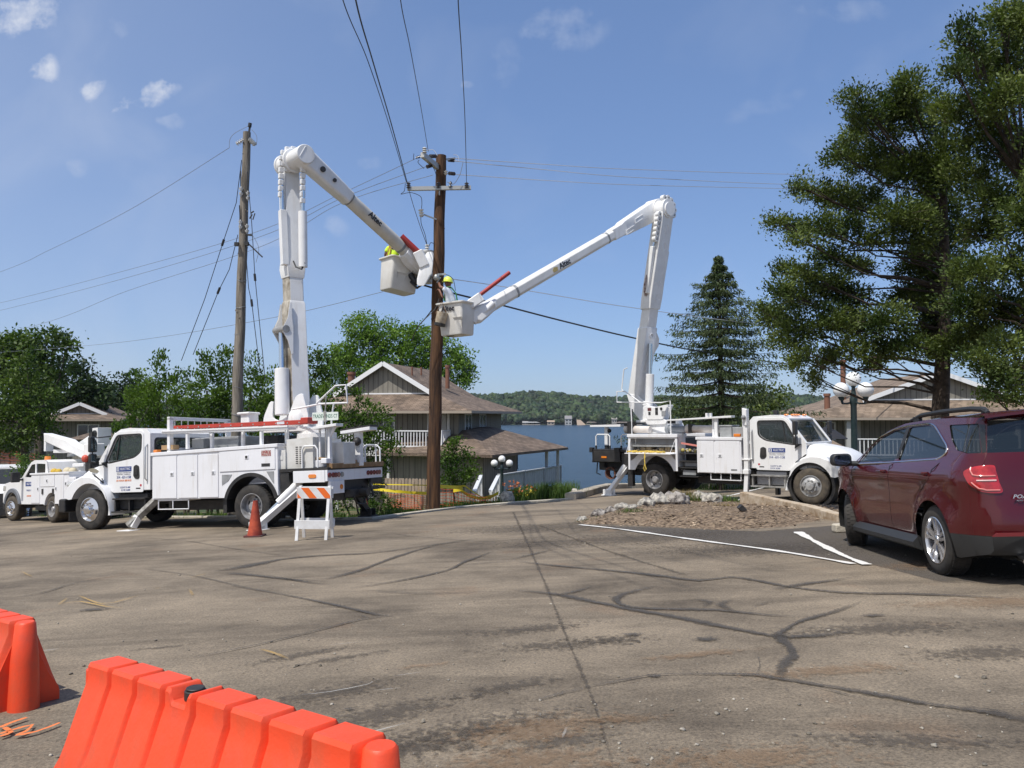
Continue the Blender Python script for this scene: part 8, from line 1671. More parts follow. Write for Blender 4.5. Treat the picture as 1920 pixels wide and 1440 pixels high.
# dark umbrella/cover and low roof beside it
mb = MB(); c = P(1548, 822, 38); mb.lathe([(.001, .55), (.5, .38), (1.05, 0), (1.0, -.02), (.001, .3)], Matrix.Translation(c), 8); mb.cyl(c+Vector((0, 0, .5)), c-Vector((0, 0, 2.2)), .03); mb.build('parasol', mat('dark_canvas', (.018, .018, .022), .8), None); bpy.data.objects['parasol']['label'] = 'closed-in black parasol beside the right house wall, behind the truck hood'; bpy.data.objects['parasol']['category'] = 'parasol'
mb = MB(); a1, a2 = P(1502, 822, 40), P(1556, 840, 40); T_ = thing('shed', 'low shed with a small brown roof behind the hood of the right truck', 'shed', Matrix.Translation((a1.x, a1.y, 0)))
mb.add([(-.3, -1, a1.z-.4), (1.9, -1, a1.z-.45), (1.3, .6, a1.z+.15), (.1, .6, a1.z+.15), (-.3, 2.2, a1.z-.4), (1.9, 2.2, a1.z-.45)], [(0, 1, 2, 3), (3, 2, 5, 4), (0, 3, 4), (1, 5, 2)]); mb.build('roof', SH2, T_); mb = MB(); mb.bx(0, 1.6, -.8, 2, -3, a1.z-.42); mb.build('wall', SID, T_)
# --- house far left
pk3 = P(152, 757, 62); MH3 = Matrix.Translation((pk3.x, pk3.y, 0)) @ Matrix.Rotation(R(12), 4, 'Z'); HS3 = thing('house', 'grey house with low brown roof glimpsed between the trees at far left', 'house', MH3)
e3 = P(152, 786, 61).z; dutch(HS3, 'roof', -7, 3.6, -2.2, 8, e3, P(152, 776, 62).z, pk3.z+.05, 0, 7, 1.9, xc=0, chims=((-1.4, 3, pk3.z-.2, .5, .55),)); mb = MB(); mb.bx(-6.2, 2.6, -1.2, 7, -3.5, e3-.05); mb.build('wall', SID, HS3); windows(HS3, [('y', -1.2, .2, 1.6, -.3, .9, -1)])
pk4 = P(190, 812, 48); T_ = thing('shed', 'small brown roofed hut below the far left house', 'shed', Matrix.Translation((pk4.x, pk4.y, 0))); mb = MB(); mb.add([(-1.6, -1, pk4.z-.35), (1.6, -1, pk4.z-.35), (1.0, .5, pk4.z), (-1.0, .5, pk4.z), (-1.6, 2, pk4.z-.35), (1.6, 2, pk4.z-.35)], [(0, 1, 2, 3), (3, 2, 5, 4), (0, 3, 4), (1, 5, 2)]); mb.build('roof', SH1, T_); mb = MB(); mb.bx(-1.3, 1.3, -.8, 1.8, -3.5, pk4.z-.36); mb.build('wall', SID, T_)
# --- far shore buildings and docks
def shorehouse(px, py, D, w, h, d, label, roofc, wallc, flat=False):
    c = P(px, py, D); T_ = thing('shore_house', label, 'house', Matrix.Translation((c.x, c.y, c.z))); mb = MB(); mb.bx(-w/2, w/2, 0, d, -2, h*.62); mb.build('wall', mat('shore_wall_%s' % px, wallc, .8), T_)
    mb = MB(); mb.add([(-w/2-.4, -.5, h*.62), (w/2+.4, -.5, h*.62), (w/2+.4, d/2, h), (-w/2-.4, d/2, h), (-w/2-.4, d+.5, h*.62), (w/2+.4, d+.5, h*.62)], [(0, 1, 2, 3), (3, 2, 5, 4), (0, 3, 4), (1, 5, 2)]); mb.build('roof', mat('shore_roof_%s' % px, roofc, .8), T_)
    mb = MB(); n = max(2, int(w/2.5))
    for f in range(2 if h > 6 else 1):
        for k in range(n): mb.bx(-w/2+(k+.25)*w/n, -w/2+(k+.75)*w/n, -.06, 0, .6+f*h*.32, .6+f*h*.32+1.4)
    mb.build('windows', WIN, T_)
shorehouse(1066, 796, 808, 6.5, 9, 8, 'tall white lake house on the far shore', (.22, .21, .21), (.42, .42, .41)); shorehouse(1033, 796, 806, 7, 4.2, 5, 'low tan boathouse on the far shore left of the tall white house', (.35, .27, .20), (.40, .33, .26))
shorehouse(1152, 792, 812, 5, 5, 5, 'small white cabin on the far shore behind the right truck rail', (.28, .26, .24), (.36, .34, .31)); shorehouse(985, 796, 806, 5.5, 3.4, 5, 'low dark boathouse on the far shore right of the docks', (.25, .24, .23), (.2, .18, .16))
shorehouse(200, 752, 300, 5.5, 2.2, 4, 'bright red roof glimpsed among the far left trees', (.65, .06, .04), (.3, .2, .15))
for (px, w, lab) in ((996, 18, 'white roofed dock on the far shore below the wooded hill'), (1110, 10, 'pale dock beside the tall white shore house'), (1180, 26, 'long pale dock on the far shore behind the right truck')):
    c = P(px, 797, 796); T_ = thing('dock', lab, 'dock', Matrix.Translation((c.x, c.y, WATER))); mb = MB(); mb.bx(-w/2, w/2, 0, 6, .2, .7); mb.build('platform', mat('dock_grey', (.45, .40, .34), .8), T_); mb = MB(); mb.prism([(-w/2, 2.2), (w/2, 2.4), (w/2*.6, 3.3), (-w/2*.7, 3.3)], 0, 6); mb.build('dock_roof', BWH if px == 996 else mat('dock_roof_tan', (.34, .28, .23), .7), T_)
    for x in (-w/2+.5, 0, w/2-.5): mb = MB(); mb.bx(x-.12, x+.12, .2, .5, -1, 2.3); mb.build('dock_post', BK, T_)
mb = MB(); c = P(1082, 795, 800); mb.add([(c.x, c.y, WATER), (c.x+9, c.y, WATER), (c.x+4, c.y+6, WATER+5), (c.x, c.y+6, WATER+5.5)], [(0, 1, 2, 3)]); mb.add([(c.x, c.y+7, WATER), (c.x+9, c.y+7, WATER)], []); tag(mb.build('shore_bank', mat('bank_tan', (.32, .25, .19), .9), None), kind='structure')
# ================= VEGETATION =================
def quads(C, size, asp=.55, up=0.0, dirs=None, rng=RNG):
    n = len(C); size = np.broadcast_to(np.asarray(size, float), (n,))
    d = rng.standard_normal((n, 3)) if dirs is None else dirs+.45*rng.standard_normal((n, 3)); d /= np.linalg.norm(d, axis=1)[:, None]
    r = rng.standard_normal((n, 3)); r[:, 2] += up*2; s = np.cross(d, r); s /= np.linalg.norm(s, axis=1)[:, None]+1e-9
    L = size[:, None]; W = L*asp; V_ = np.stack([C-d*L, C-d*L*.1+s*W, C+d*L, C-d*L*.1-s*W], 1).reshape(-1, 3)
    return V_, np.arange(4*n).reshape(-1, 4)
def cluster(blobs, sub, per, rs, leaf, shell=.55, flat=.8, rng=RNG, updir=0):
    """blobs of (x,y,z,rx,ry,rz): sub-clumps towards the outside of each, leaves round each sub-clump"""
    out = []; dirs = []
    for (x, y, z, rx, ry, rz) in blobs:
        k = max(6, int(sub*(rx*rz)**.75)); d = rng.standard_normal((k, 3)); d /= np.linalg.norm(d, axis=1)[:, None]; rad = shell+(1-shell)*rng.random((k, 1))**.6
        c = np.array([x, y, z])+d*rad*np.array([rx, ry, rz]); q = rs*rng.uniform(.55, 1.3, (k, 1, 1))
        l = np.clip(rng.standard_normal((k, per, 3)), -1.9, 1.9)*q*np.array([1, 1, flat]); out.append((c[:, None, :]+l).reshape(-1, 3))
        dd = np.repeat(d, per, 0); dd[:, 2] += updir; dirs.append(dd)
    return np.concatenate(out), np.concatenate(dirs)
def pblob(px, py, rx, ry, D, dd=None):
    c = P(px, py, D); k = D/F; rx_, ry_ = rx*k, ry*k; return (c.x, c.y, c.z, rx_, (dd if dd else (rx_+ry_)/2), ry_)
BARK = mat('bark', (.055, .042, .03), .95, col2=(.13, .105, .08), ns=7, bump=.8, bs=25); BARKD = mat('bark_dark', (.03, .022, .016), .95, col2=(.075, .055, .04), ns=7, bump=.8, bs=25)
def limbs(mb, base, fork, targets, r0, rng_seed=1, r1=.02):
    rnd = random.Random(rng_seed)
    for t in targets:
        t = Vector(t); b_ = base.lerp(fork, rnd.uniform(.55, 1.0)); mid = b_.lerp(t, .5)+Vector((rnd.uniform(-.15, .15), rnd.uniform(-.15, .15), rnd.uniform(.0, .3)))*(t-b_).length*.4
        mb.tube([b_, b_.lerp(mid, .5)+Vector((0, 0, .05)), mid, mid.lerp(t, .6), t], [r0, r0*.75, r0*.5, r0*.3, r1], 7)
def tree(name, label, cat, base, fork, r0, blobs, m, sub, per, rs, leaf, asp=.55, group=None, bark=None, shell=.5, flat=.8, limb_r=None, updir=0, seed=1, limbn=14, trunks=None):
    rng = np.random.default_rng(seed); T_ = thing(name, label, cat, (base[0], base[1], base[2]), group); base = Vector(base); fork = Vector(fork)
    c, d = cluster(blobs, sub, per, rs, leaf, shell, flat, rng, updir); V_, F_ = quads(c, leaf*rng.uniform(.6, 1.25, len(c)), asp, dirs=d if updir else None, rng=rng); fastmesh('crown', V_, F_, m, parent=T_, world=True)
    mb = MB()
    if trunks:
        for tt in trunks: mb.tube([Vector(q) for q in tt], [r0*(1-.75*i/(len(tt)-1)) for i in range(len(tt))], 8)
    else:
        mb.tube([base-Vector((0, 0, .4)), base, base.lerp(fork, .4)+Vector((.04, 0, 0)), base.lerp(fork, .75)-Vector((.03, 0, 0)), fork], [r0*1.5, r0*1.15, r0, r0*.85, r0*.6], 12)
    bs_ = sorted(blobs, key=lambda q: -q[3])[:limbn]; limbs(mb, base, fork, [(q[0], q[1], q[2]) for q in bs_], limb_r or r0*.35, seed)
    mb.build('trunk', bark or BARK, T_, world=True, smooth=60); return T_
L_OAK = leafmat('leaf_oak', (.036, .070, .010), (.105, .155, .030), .35, .3, 1.0); L_BRT = leafmat('leaf_bright', (.085, .165, .018), (.19, .29, .05), .35, .38, .8); L_MYR = leafmat('leaf_myrtle', (.032, .072, .008), (.115, .185, .028), .35, .3, .9)
L_DRK = leafmat('leaf_dark', (.016, .036, .010), (.045, .078, .020), .35, .22, .8); L_JUN = leafmat('leaf_juniper', (.034, .060, .012), (.130, .165, .038), .35, .22, 1.2); L_SPR = leafmat('leaf_spruce', (.030, .050, .015), (.085, .112, .040), .3, .12, 1.5)
def gz(px, D): x = (px-960)/F*D; return (x, D, T(x, D))
# far left trees
tree('oak_tree', 'broad green oak with an open limb reaching right over the far left trees', 'tree', gz(75, 52), P(80, 740, 52), .32, [pblob(*b_, 52) for b_ in [(20, 655, 42, 30), (65, 650, 38, 28), (100, 640, 34, 18), (125, 652, 22, 10), (40, 690, 55, 32), (90, 685, 32, 22), (-20, 680, 60, 45), (10, 740, 60, 40), (70, 735, 45, 32)]], L_OAK, 16, 46, .42, .15, seed=2)
tree('dark_tree', 'dark round tree right of the broad oak behind the left house', 'tree', gz(140, 64), P(140, 750, 64), .3, [pblob(*b_, 64) for b_ in [(120, 695, 35, 22), (150, 700, 26, 24), (140, 730, 42, 28), (105, 740, 45, 30), (165, 735, 20, 20), (190, 748, 22, 20), (172, 765, 26, 18)]], L_DRK, 14, 44, .45, .16, seed=3)
tree('cedar_tree', 'dense dark cedar in front of the broad oak at far left', 'tree', gz(48, 40), P(48, 800, 40), .2, [pblob(*b_, 40) for b_ in [(50, 680, 22, 28), (45, 720, 38, 30), (20, 760, 45, 38), (75, 755, 35, 36), (55, 800, 52, 34), (5, 805, 45, 38), (-30, 760, 40, 60), (85, 800, 24, 32), (25, 835, 42, 20)]], L_OAK, 24, 44, .26, .085, seed=4)
tree('cedar_tree', 'trees filling the gap beyond the far left house', 'tree', gz(215, 92), P(215, 760, 92), .3, [pblob(*b_, 92) for b_ in [(215, 735, 32, 22), (240, 725, 24, 18), (185, 745, 26, 20), (165, 760, 30, 20), (205, 770, 34, 26), (240, 765, 28, 30), (270, 750, 30, 30), (120, 770, 40, 20)]], L_DRK, 10, 40, .6, .22, seed=5)
for i, (px, py, r, D, lab) in enumerate([(62, 868, 30, 30, 'bright green shrub behind the small service pickup'), (20, 832, 22, 44, 'dark clipped shrub beside the orange netting at far left')]):
    tree('shrub', lab, 'shrub', gz(px, D), P(px, py, D), .04, [pblob(px, py, r, r*.8, D), pblob(px+r*.7, py+8, r*.7, r*.7, D), pblob(px-r*.8, py+10, r*.6, r*.6, D)], L_MYR if i == 0 else L_DRK, 40, 34, .13, .055, seed=20+i)
# row of crepe myrtles behind the left truck: pointed tops, dense to the ground
row_ = [(222, 790, 735, 32, 27, 'lowest myrtle at the left end of the row, right of the far left house'), (262, 690, 0, 30, 26.5, 'myrtle with a single pointed top above the cab of the big left truck'), (300, 668, 0, 30, 26, 'tall pointed myrtle second spire from the left in the row'), (345, 700, 0, 34, 25.5, 'broad myrtle between the tall spire and the grey pole'),
        (388, 668, 0, 34, 25, 'myrtle directly left of the grey pole with twiggy top'), (425, 655, 0, 30, 25.5, 'myrtle rising behind the grey pole'), (470, 672, 0, 32, 25, 'myrtle between the grey pole and the left boom'), (512, 700, 0, 30, 24.5, 'myrtle right behind the base of the left boom'), (560, 700, 0, 36, 24.5, 'myrtle right of the left boom under the small far tree'), (610, 725, 0, 34, 24, 'myrtle behind the turret rail of the left truck')]
for i, (px, pt, _, rw, D, lab) in enumerate(row_):
    rnd = random.Random(40+i); bl = []; pb = 925; y = pt
    bl.append(pblob(px, y+12, rw*.28, 22, D)); bl.append(pblob(px+rnd.uniform(-8, 8), y+40, rw*.55, 26, D)); bl.append(pblob(px-rw*.5, y+52, rw*.35, 26, D)); bl.append(pblob(px+rw*.55, y+60, rw*.35, 28, D))
    yy2 = y+75
    while yy2 < pb: bl.append(pblob(px+rnd.uniform(-10, 10), yy2, rw*rnd.uniform(.8, 1.05), 30, D)); bl.append(pblob(px+rnd.uniform(-25, 25), yy2+15, rw*.7, 24, D-.4)); yy2 += 40
    g0 = gz(px, D); tree('crepe_myrtle', lab, 'tree', g0, P(px, pt+60, D), .05, bl, L_MYR, 34, 40, .15, .055, shell=.45, seed=50+i, updir=.8, limbn=6, limb_r=.03,
        trunks=[[(g0[0]+dx, g0[1]+dy, g0[2]-.2), (g0[0]+dx*2, g0[1]+dy, g0[2]+1.8), tuple(P(px+dx*60, pt+70, D))] for dx, dy in ((-.2, 0), (0, .2), (.2, -.1))])
# dark tree mass filling behind the row and the far house, and a small airy tree right of the boom
tree('maple_tree', 'airy green tree peeking between the left boom and the big bright tree', 'tree', gz(596, 36), P(596, 760, 36), .12, [pblob(*b_, 36) for b_ in [(598, 662, 18, 16), (585, 685, 24, 18), (612, 690, 24, 20), (598, 715, 34, 22), (628, 720, 26, 24), (570, 720, 26, 24), (600, 750, 40, 24)]], L_OAK, 22, 34, .2, .08, seed=7)
tree('maple_tree', 'big bright green leafy tree behind the lake house roof', 'tree', gz(745, 66), P(745, 730, 66), .38, [pblob(*b_, 66) for b_ in [(678, 612, 34, 24), (715, 625, 34, 24), (690, 650, 48, 28), (750, 640, 38, 26), (795, 632, 32, 22), (780, 665, 48, 28), (835, 655, 34, 24), (868, 672, 24, 18), (850, 695, 36, 26), (880, 695, 14, 12), (740, 690, 52, 30), (680, 700, 48, 30), (640, 690, 36, 30), (650, 660, 30, 22), (640, 740, 40, 30), (805, 705, 40, 24), (872, 715, 16, 12)]], L_BRT, 17, 64, .40, .125, seed=8)
# shrubs by the lake house
g0 = gz(690, 25.5); tree('crepe_myrtle', 'arching multi stemmed myrtle in front of the lake house balcony', 'tree', g0, P(690, 850, 25.5), .035, [pblob(*b_, 25.5) for b_ in [(672, 745, 20, 20), (690, 775, 34, 26), (715, 790, 30, 24), (668, 800, 34, 30), (640, 790, 28, 34), (712, 822, 36, 24), (735, 840, 26, 18), (680, 845, 36, 24), (655, 850, 26, 26), (690, 880, 30, 22), (722, 870, 22, 14), (640, 880, 24, 30), (640, 920, 24, 22)]], L_MYR, 44, 34, .13, .052, shell=.35, seed=9, limb_r=.018, updir=.5,
     trunks=[[(g0[0]+.2*k, g0[1], g0[2]-.2), (g0[0]+.45*k, g0[1]+.1, g0[2]+.9), tuple(P(690+k*22, 850-abs(k)*6, 25.5))] for k in (-2, -1, 0, 1, 2)])
tree('small_tree', 'small dark leafy tree just right of the brown pole', 'tree', gz(850, 27), P(850, 895, 27), .035, [pblob(*b_, 27) for b_ in [(852, 826, 12, 14), (848, 845, 22, 18), (870, 858, 22, 16), (838, 870, 24, 20), (862, 885, 28, 18), (885, 878, 14, 12), (842, 900, 22, 16), (870, 905, 18, 12)]], L_MYR, 60, 34, .12, .05, shell=.35, seed=10, limb_r=.015)
tree('round_bush', 'round clipped bush at the kerb behind the left truck tail', 'bush', gz(714, 22.5), P(714, 948, 22.5), .03, [pblob(714, 946, 26, 20, 22.5), pblob(735, 955, 16, 14, 22.5), pblob(695, 955, 16, 14, 22.5)], L_MYR, 90, 40, .08, .035, seed=11)
tree('flower_bush', 'dark stemmed flowering bush with a few pale blooms behind the left truck tail', 'bush', gz(690, 21.5), P(684, 905, 21.5), .02, [pblob(*b_, 21.6) for b_ in [(672, 900, 22, 22), (690, 885, 18, 20), (700, 905, 14, 18), (660, 925, 16, 20), (685, 925, 18, 16)]], L_DRK, 34, 26, .10, .042, shell=.3, seed=12, limb_r=.012, bark=mat('stem_red', (.14, .05, .035), .8))
def grassy(name, pts, n, h, m, label, cat='plants', kind='stuff', w=.012, seed=1, lean=.5, hf=T):
    rng = np.random.default_rng(seed); V_ = []; F_ = []
    for i in range(n):
        px, py, D, sp = pts[rng.integers(len(pts))]; x = (px-960)/F*D+rng.normal(0, sp); y = D+rng.normal(0, sp*.8); z = hf(x, y)-.03; a_ = rng.uniform(0, 6.28); hh = h*rng.uniform(.5, 1.15); lx, ly = math.cos(a_)*hh*lean*rng.random(), math.sin(a_)*hh*lean*rng.random(); b_ = rng.uniform(0, 6.28); wx_, wy_ = math.cos(b_)*w, math.sin(b_)*w
        o = len(V_); V_ += [(x-wx_, y-wy_, z), (x+wx_, y+wy_, z), (x+wx_*.7+lx*.4, y+wy_*.7+ly*.4, z+hh*.6), (x-wx_*.7+lx*.4, y-wy_*.7+ly*.4, z+hh*.6), (x+lx, y+ly, z+hh*.95)]; F_ += [(o, o+1, o+2, o+3), (o+3, o+2, o+4, o+4)]
    me = MB(); me.v = V_; me.f = [tuple(dict.fromkeys(f)) for f in F_]; me.m = [0]*len(F_); return tag(me.build(name, m, None, recalc=False, smooth=0), label, cat, kind=kind)
GRS = leafmat('grass_blade', (.05, .10, .018), (.13, .19, .05), .3, .3, 2); DRY = leafmat('dry_grass', (.20, .15, .05), (.38, .29, .13), .35, .2, 3)
grassy('tall_grass', [(1000+k*11, 940, 25.6+.1*(k % 3), .25) for k in range(7)]+[(985, 940, 25.6, .4)], 1500, .62, GRS, 'tall green ornamental grass along the kerb by the lake', seed=2)
grassy('ground_cover', [(760+k*16, 950, 24.2, .4) for k in range(10)]+[(850, 950, 23.6, .35), (880, 955, 23.4, .3), (720, 965, 22, .4), (740, 965, 22, .4)]+[(905+k*10, 945, 24.9, .3) for k in range(5)], 2600, .22, GRS, 'low grass and weeds along the kerb below the lake house', seed=3)
grassy('ground_cover', [(k*40-20, 965, 23.6+.0*k+(5.5 if k < 5 else (2.2 if k < 7 else 0)), .5) for k in range(18)], 2600, .20, GRS, 'weeds along the lot edge behind the big left truck', seed=4)
grassy('ground_cover', [(1230+k*26, 905, 33.4+.05*k, .5) for k in range(9)], 1200, .35, GRS, 'weeds behind the far kerb under the right truck', seed=5)
c, d = cluster([pblob(985, 925, 22, 12, 25.6), pblob(962, 930, 16, 12, 25.3), pblob(1010, 930, 22, 10, 25.8), pblob(1035, 932, 20, 10, 25.9), pblob(945, 938, 12, 8, 25.2)], 120, 26, .07, .03); V_, F_ = quads(c, .035, .5); tag(fastmesh('border_plants', V_, F_, L_MYR), 'mixed green border plants behind the kerb by the small lamp', 'plants', kind='stuff')
rng = np.random.default_rng(8)
for (px, py, n, nm, col) in ((968, 914, 26, 'daylilies', (.55, .17, .06)), (984, 922, 14, 'yellow_flowers', (.55, .45, .05))):
    c = np.array([P(px+rng.normal(0, 14), py+rng.normal(0, 4.5), 25.3+rng.normal(0, .2)) for _ in range(n)]); V_, F_ = quads(np.repeat(c, 5, 0)+rng.normal(0, .02, (n*5, 3)), .04, .5); tag(fastmesh(nm, V_, F_, mat(nm, col, .6, island=.2)), ('orange daylilies' if n > 20 else 'small yellow flowers')+' blooming beside the small lamp', 'flowers', kind='stuff')
for (px, py, r, D, lab) in ((951, 938, .24, 24.6, 'upright pale boulder at the foot of the small lamp'), (1080, 930, .22, 25.4, 'round tan boulder beyond the end of the grass at the lake kerb')):
    g = P(px, py, D); mb = MB(); v = icov*(1+.1*RNG.standard_normal((42, 1)))*np.array([r, r, r*1.2]); mb.add([tuple(q) for q in v], [tuple(f) for f in icof]); o = mb.build('boulder', MATS['rock_pale'], None, smooth=30); o.location = (g.x, g.y, max(g.z, T(g.x, g.y))); tag(o, lab, 'rock')
# island plants
def ip(px, py): g = G(px, py); return (px, py, g.y, .12)
c = []; 
for (px, py, n, h_, m_, nm, lab) in ((1275, 948, 420, .34, DRY, 'dry_bush', 'dry golden tuft of grass behind the big grey rock'), (1290, 950, 200, .26, GRS, 'grass_tuft', 'green tinged tuft beside the dry golden one'), (1350, 950, 160, .30, GRS, 'grass_tuft', 'thin green weeds right of the rocks on the island'), (1388, 948, 160, .32, GRS, 'grass_tuft', 'green weed clump against the concrete retaining wall'), (1185, 972, 120, .14, GRS, 'grass_tuft', 'low green sprigs in front of the tan rock'), (1100, 978, 60, .10, GRS, 'grass_tuft', 'tiny green sprig at the left tip of the island'), (1500, 938, 200, .28, DRY, 'grass_tuft', 'pale weeds at the foot of the right truck front wheel'), (1360, 960, 160, .12, DRY, 'grass_tuft', 'dry yellow stubble in the middle of the island')):
    g = G(px, py); grassy(nm, [(px, py, g.y, .16)], n, h_, m_, lab, 'plant', None, .006, seed=px, lean=.7, hf=HI if px < 1490 else H)
# ---------- spruce ----------
rng = np.random.default_rng(21); D = 33; bx_ = gz(1350, D); topz = P(1350, 478, D).z; Tn = thing('spruce_tree', 'dark blue green spruce with drooping boughs behind the right boom', 'tree', bx_)
mb = MB(); mb.tube([(bx_[0], D, bx_[2]-.3), (bx_[0]+.05, D, bx_[2]+4), (bx_[0], D, topz-.1)], [.20, .13, .015], 10); C_l = []; Dl = []
zz = bx_[2]+1.2; Ht = topz-zz; lev = 0
while zz < topz-.15:
    t = (zz-(bx_[2]+1.2))/Ht; reach = 3.9*(1-t)**.62*min(1, (.10+(1-t))/.32)+.04; nb = 8 if t < .7 else 6
    for k in range(nb):
        a_ = 2*math.pi*(k+.5*(lev % 2))/nb+rng.uniform(-.3, .3); rl = reach*rng.uniform(.5, 1.15); dr = np.array([math.cos(a_), math.sin(a_)]); pts = []
        for s_ in np.linspace(0, 1, 8): pts.append(Vector((bx_[0]+dr[0]*rl*s_, D+dr[1]*rl*s_, zz+.10-.42*rl*s_*.55+.38*rl*s_**2.6*.45)))
        mb.tube(pts, [.035*(1-t*.6)*(1-.8*i/7) for i in range(8)], 5)
        for i in range(1, 8):
            p = pts[i]; wdt = rl*.30*(1-i/8*.55)+.08; n_ = int(40*(.6+.7*(1-t)))
            q = rng.random((n_, 1))*2-1; side_ = np.array([-dr[1], dr[0], 0]); base_ = np.array(p)+side_*q*wdt+np.array([dr[0], dr[1], 0])*rng.normal(0, rl*.05, (n_, 1)); dz = -np.abs(rng.normal(0, .13, (n_, 1)))-.10*np.abs(q); base_ = base_+np.concatenate([np.zeros((n_, 2)), dz], 1); C_l.append(base_); dd = np.tile(np.array([dr[0]*.5, dr[1]*.5, -.7]), (n_, 1))+side_*q*.5; Dl.append(dd)
    zz += .56-.24*t; lev += 1
c = np.concatenate(C_l); d = np.concatenate(Dl); V_, F_ = quads(c, .085*rng.uniform(.6, 1.3, len(c)), .26, dirs=d, rng=rng); fastmesh('crown', V_, F_, L_SPR, parent=Tn, world=True); mb.build('trunk', BARKD, Tn, world=True)
tree('dark_tree', 'dark mass of trees behind the right truck cab under the spruce', 'tree', gz(1400, 37), P(1400, 800, 37), .15, [pblob(*b_, 37) for b_ in [(1270, 790, 50, 40), (1330, 800, 50, 45), (1400, 790, 55, 50), (1450, 780, 45, 45), (1440, 740, 40, 30), (1300, 845, 60, 30), (1380, 850, 60, 30), (1470, 820, 30, 25), (1240, 850, 30, 24)]], L_JUN, 22, 40, .24, .09, seed=22)
# ---------- junipers at right ----------
J1 = [(1600, 178, 24, 12), (1625, 200, 30, 18), (1660, 235, 50, 38), (1598, 258, 28, 15), (1610, 225, 22, 14), (1705, 160, 34, 34), (1690, 195, 40, 28), (1745, 215, 50, 50), (1572, 290, 22, 18), (1610, 300, 34, 26), (1660, 300, 40, 30), (1500, 345, 16, 13), (1530, 360, 32, 20), (1575, 370, 36, 26), (1455, 416, 24, 9), (1492, 425, 30, 13), (1535, 420, 38, 20), (1500, 450, 26, 10), (1620, 375, 40, 30), (1700, 320, 55, 50), (1680, 405, 60, 30), (1770, 300, 60, 60), (1590, 430, 38, 18), (1475, 505, 22, 14), (1510, 515, 36, 20), (1465, 545, 28, 20), (1500, 560, 38, 24), (1560, 530, 34, 26), (1430, 578, 20, 10), (1455, 600, 30, 22), (1500, 620, 42, 32), (1560, 600, 38, 32), (1610, 500, 34, 18), (1610, 610, 42, 34), (1660, 600, 42, 30), (1720, 500, 44, 40), (1700, 560, 40, 26), (1745, 610, 46, 34), (1500, 672, 22, 20), (1522, 712, 14, 16), (1555, 672, 28, 22), (1600, 655, 26, 18), (1633, 680, 18, 18), (1650, 655, 30, 18), (1700, 650, 34, 18), (1770, 650, 34, 24), (1640, 450, 36, 14), (1460, 640, 18, 14), (1775, 420, 44, 38), (1770, 520, 44, 36), (1755, 380, 44, 44), (1762, 470, 46, 44), (1750, 560, 44, 40), (1765, 625, 40, 26), (1720, 430, 44, 40), (1815, 640, 40, 26), (1590, 560, 44, 30), (1560, 480, 40, 24)]
J2 = [(1808, 60, 20, 26), (1835, 95, 32, 28), (1880, 30, 30, 28), (1905, 60, 40, 36), (1885, 110, 40, 30), (1830, 140, 36, 28), (1880, 180, 50, 40), (1800, 205, 46, 30), (1930, 160, 50, 60), (1850, 250, 56, 44), (1920, 290, 56, 56), (1820, 330, 52, 36), (1870, 370, 56, 34), (1930, 400, 50, 50), (1840, 430, 52, 30), (1900, 490, 60, 36), (1830, 510, 50, 34), (1810, 570, 46, 30), (1870, 570, 56, 36), (1930, 590, 50, 44), (1840, 620, 50, 28), (1890, 650, 48, 30), (1830, 672, 30, 16), (1870, 700, 34, 20), (1915, 700, 40, 26), (1850, 735, 22, 10), (1905, 738, 30, 14), (1790, 130, 16, 18), (1930, 20, 30, 40), (1990, 300, 60, 120), (1990, 550, 60, 120), (2000, 100, 70, 90)]
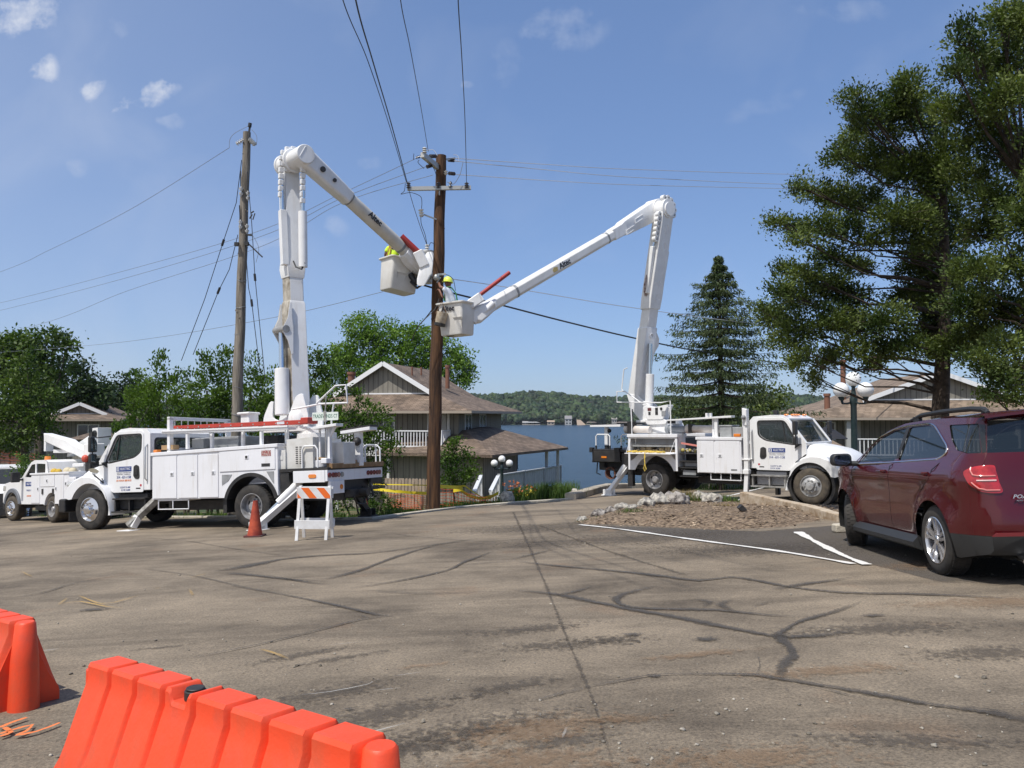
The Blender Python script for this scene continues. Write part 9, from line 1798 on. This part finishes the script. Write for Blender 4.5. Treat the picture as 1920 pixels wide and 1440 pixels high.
def juniper(label, pxb, Dj, blobs, seed, lean_px):
    rnd = random.Random(seed); base = P(pxb, 900, Dj); base.z = H(base.x, base.y)-.1; fork = P(pxb+lean_px, 330, Dj); bl = [pblob(a_, b_, c_*1.08, d_*1.06, Dj+rnd.uniform(-1.3, 1.3), .5) for a_, b_, c_, d_ in blobs]; rng = np.random.default_rng(seed); T_ = thing('juniper_tree', label, 'tree', base)
    c, d = cluster(bl, 200, 50, .115, .04, .15, .9, rng, .5); V_, F_ = quads(c, .029*rng.uniform(.5, 1.7, len(c)), .5, dirs=d, rng=rng); fastmesh('crown', V_, F_, L_JUN, parent=T_, world=True)
    mb = MB(); mb.tube([base-Vector((0, 0, .4)), base, base.lerp(fork, .25)+Vector((-.05, 0, 0)), base.lerp(fork, .6)+Vector((.06, 0, 0)), fork, fork+Vector((.1, 0, 1.6))], [.26, .22, .185, .13, .07, .02], 12)
    for i, q in enumerate(bl):
        t = Vector(q[:3]); k = min(.97, max(.16, (t.z-base.z)/(fork.z-base.z)-.10)); b_ = base.lerp(fork, k); md = b_.lerp(t, .55)+Vector((0, 0, -.10*(t-b_).length+.1)); r = .05 if i % 3 == 0 else .028
        mb.tube([b_, b_.lerp(md, .5)+Vector((0, 0, .08)), md, md.lerp(t, .6), t+Vector((0, 0, .12))], [r, r*.8, r*.55, r*.35, .008], 6)
        for w_ in range(5):
            e = t+Vector((rnd.uniform(-1, 1)*q[3], rnd.uniform(-.4, .4), rnd.uniform(-1, 1)*q[5])); mb.tube([md.lerp(t, rnd.random()), t.lerp(e, .5), e], [.012, .009, .004], 4)
    mb.build('trunk', BARKD, T_, world=True); return T_
juniper('big dark green juniper whose trunk stands behind the maroon car', 1764, 17.6, J1, 31, 4)
juniper('tallest juniper filling the upper right corner of the photo', 1960, 15.4, J2, 32, -40)

mb = MB(); mb.bx(-1600, 1600, -60, 2300, -12, 62); hz = mb.build('haze', mat('tmp_haze', (1, 1, 1)), None); hm = bpy.data.materials.new('haze'); hm.use_nodes = True; hn = hm.node_tree; hn.nodes.clear(); ho = hn.nodes.new('ShaderNodeOutputMaterial'); hv = hn.nodes.new('ShaderNodeVolumePrincipled'); hv.inputs['Color'].default_value = (.80, .88, 1, 1); hv.inputs['Density'].default_value = .00008; hn.links.new(hv.outputs[0], ho.inputs['Volume']); hz.data.materials.clear(); hz.data.materials.append(hm); tag(hz, 'thin bluish summer haze over the lake', 'haze', kind='stuff')
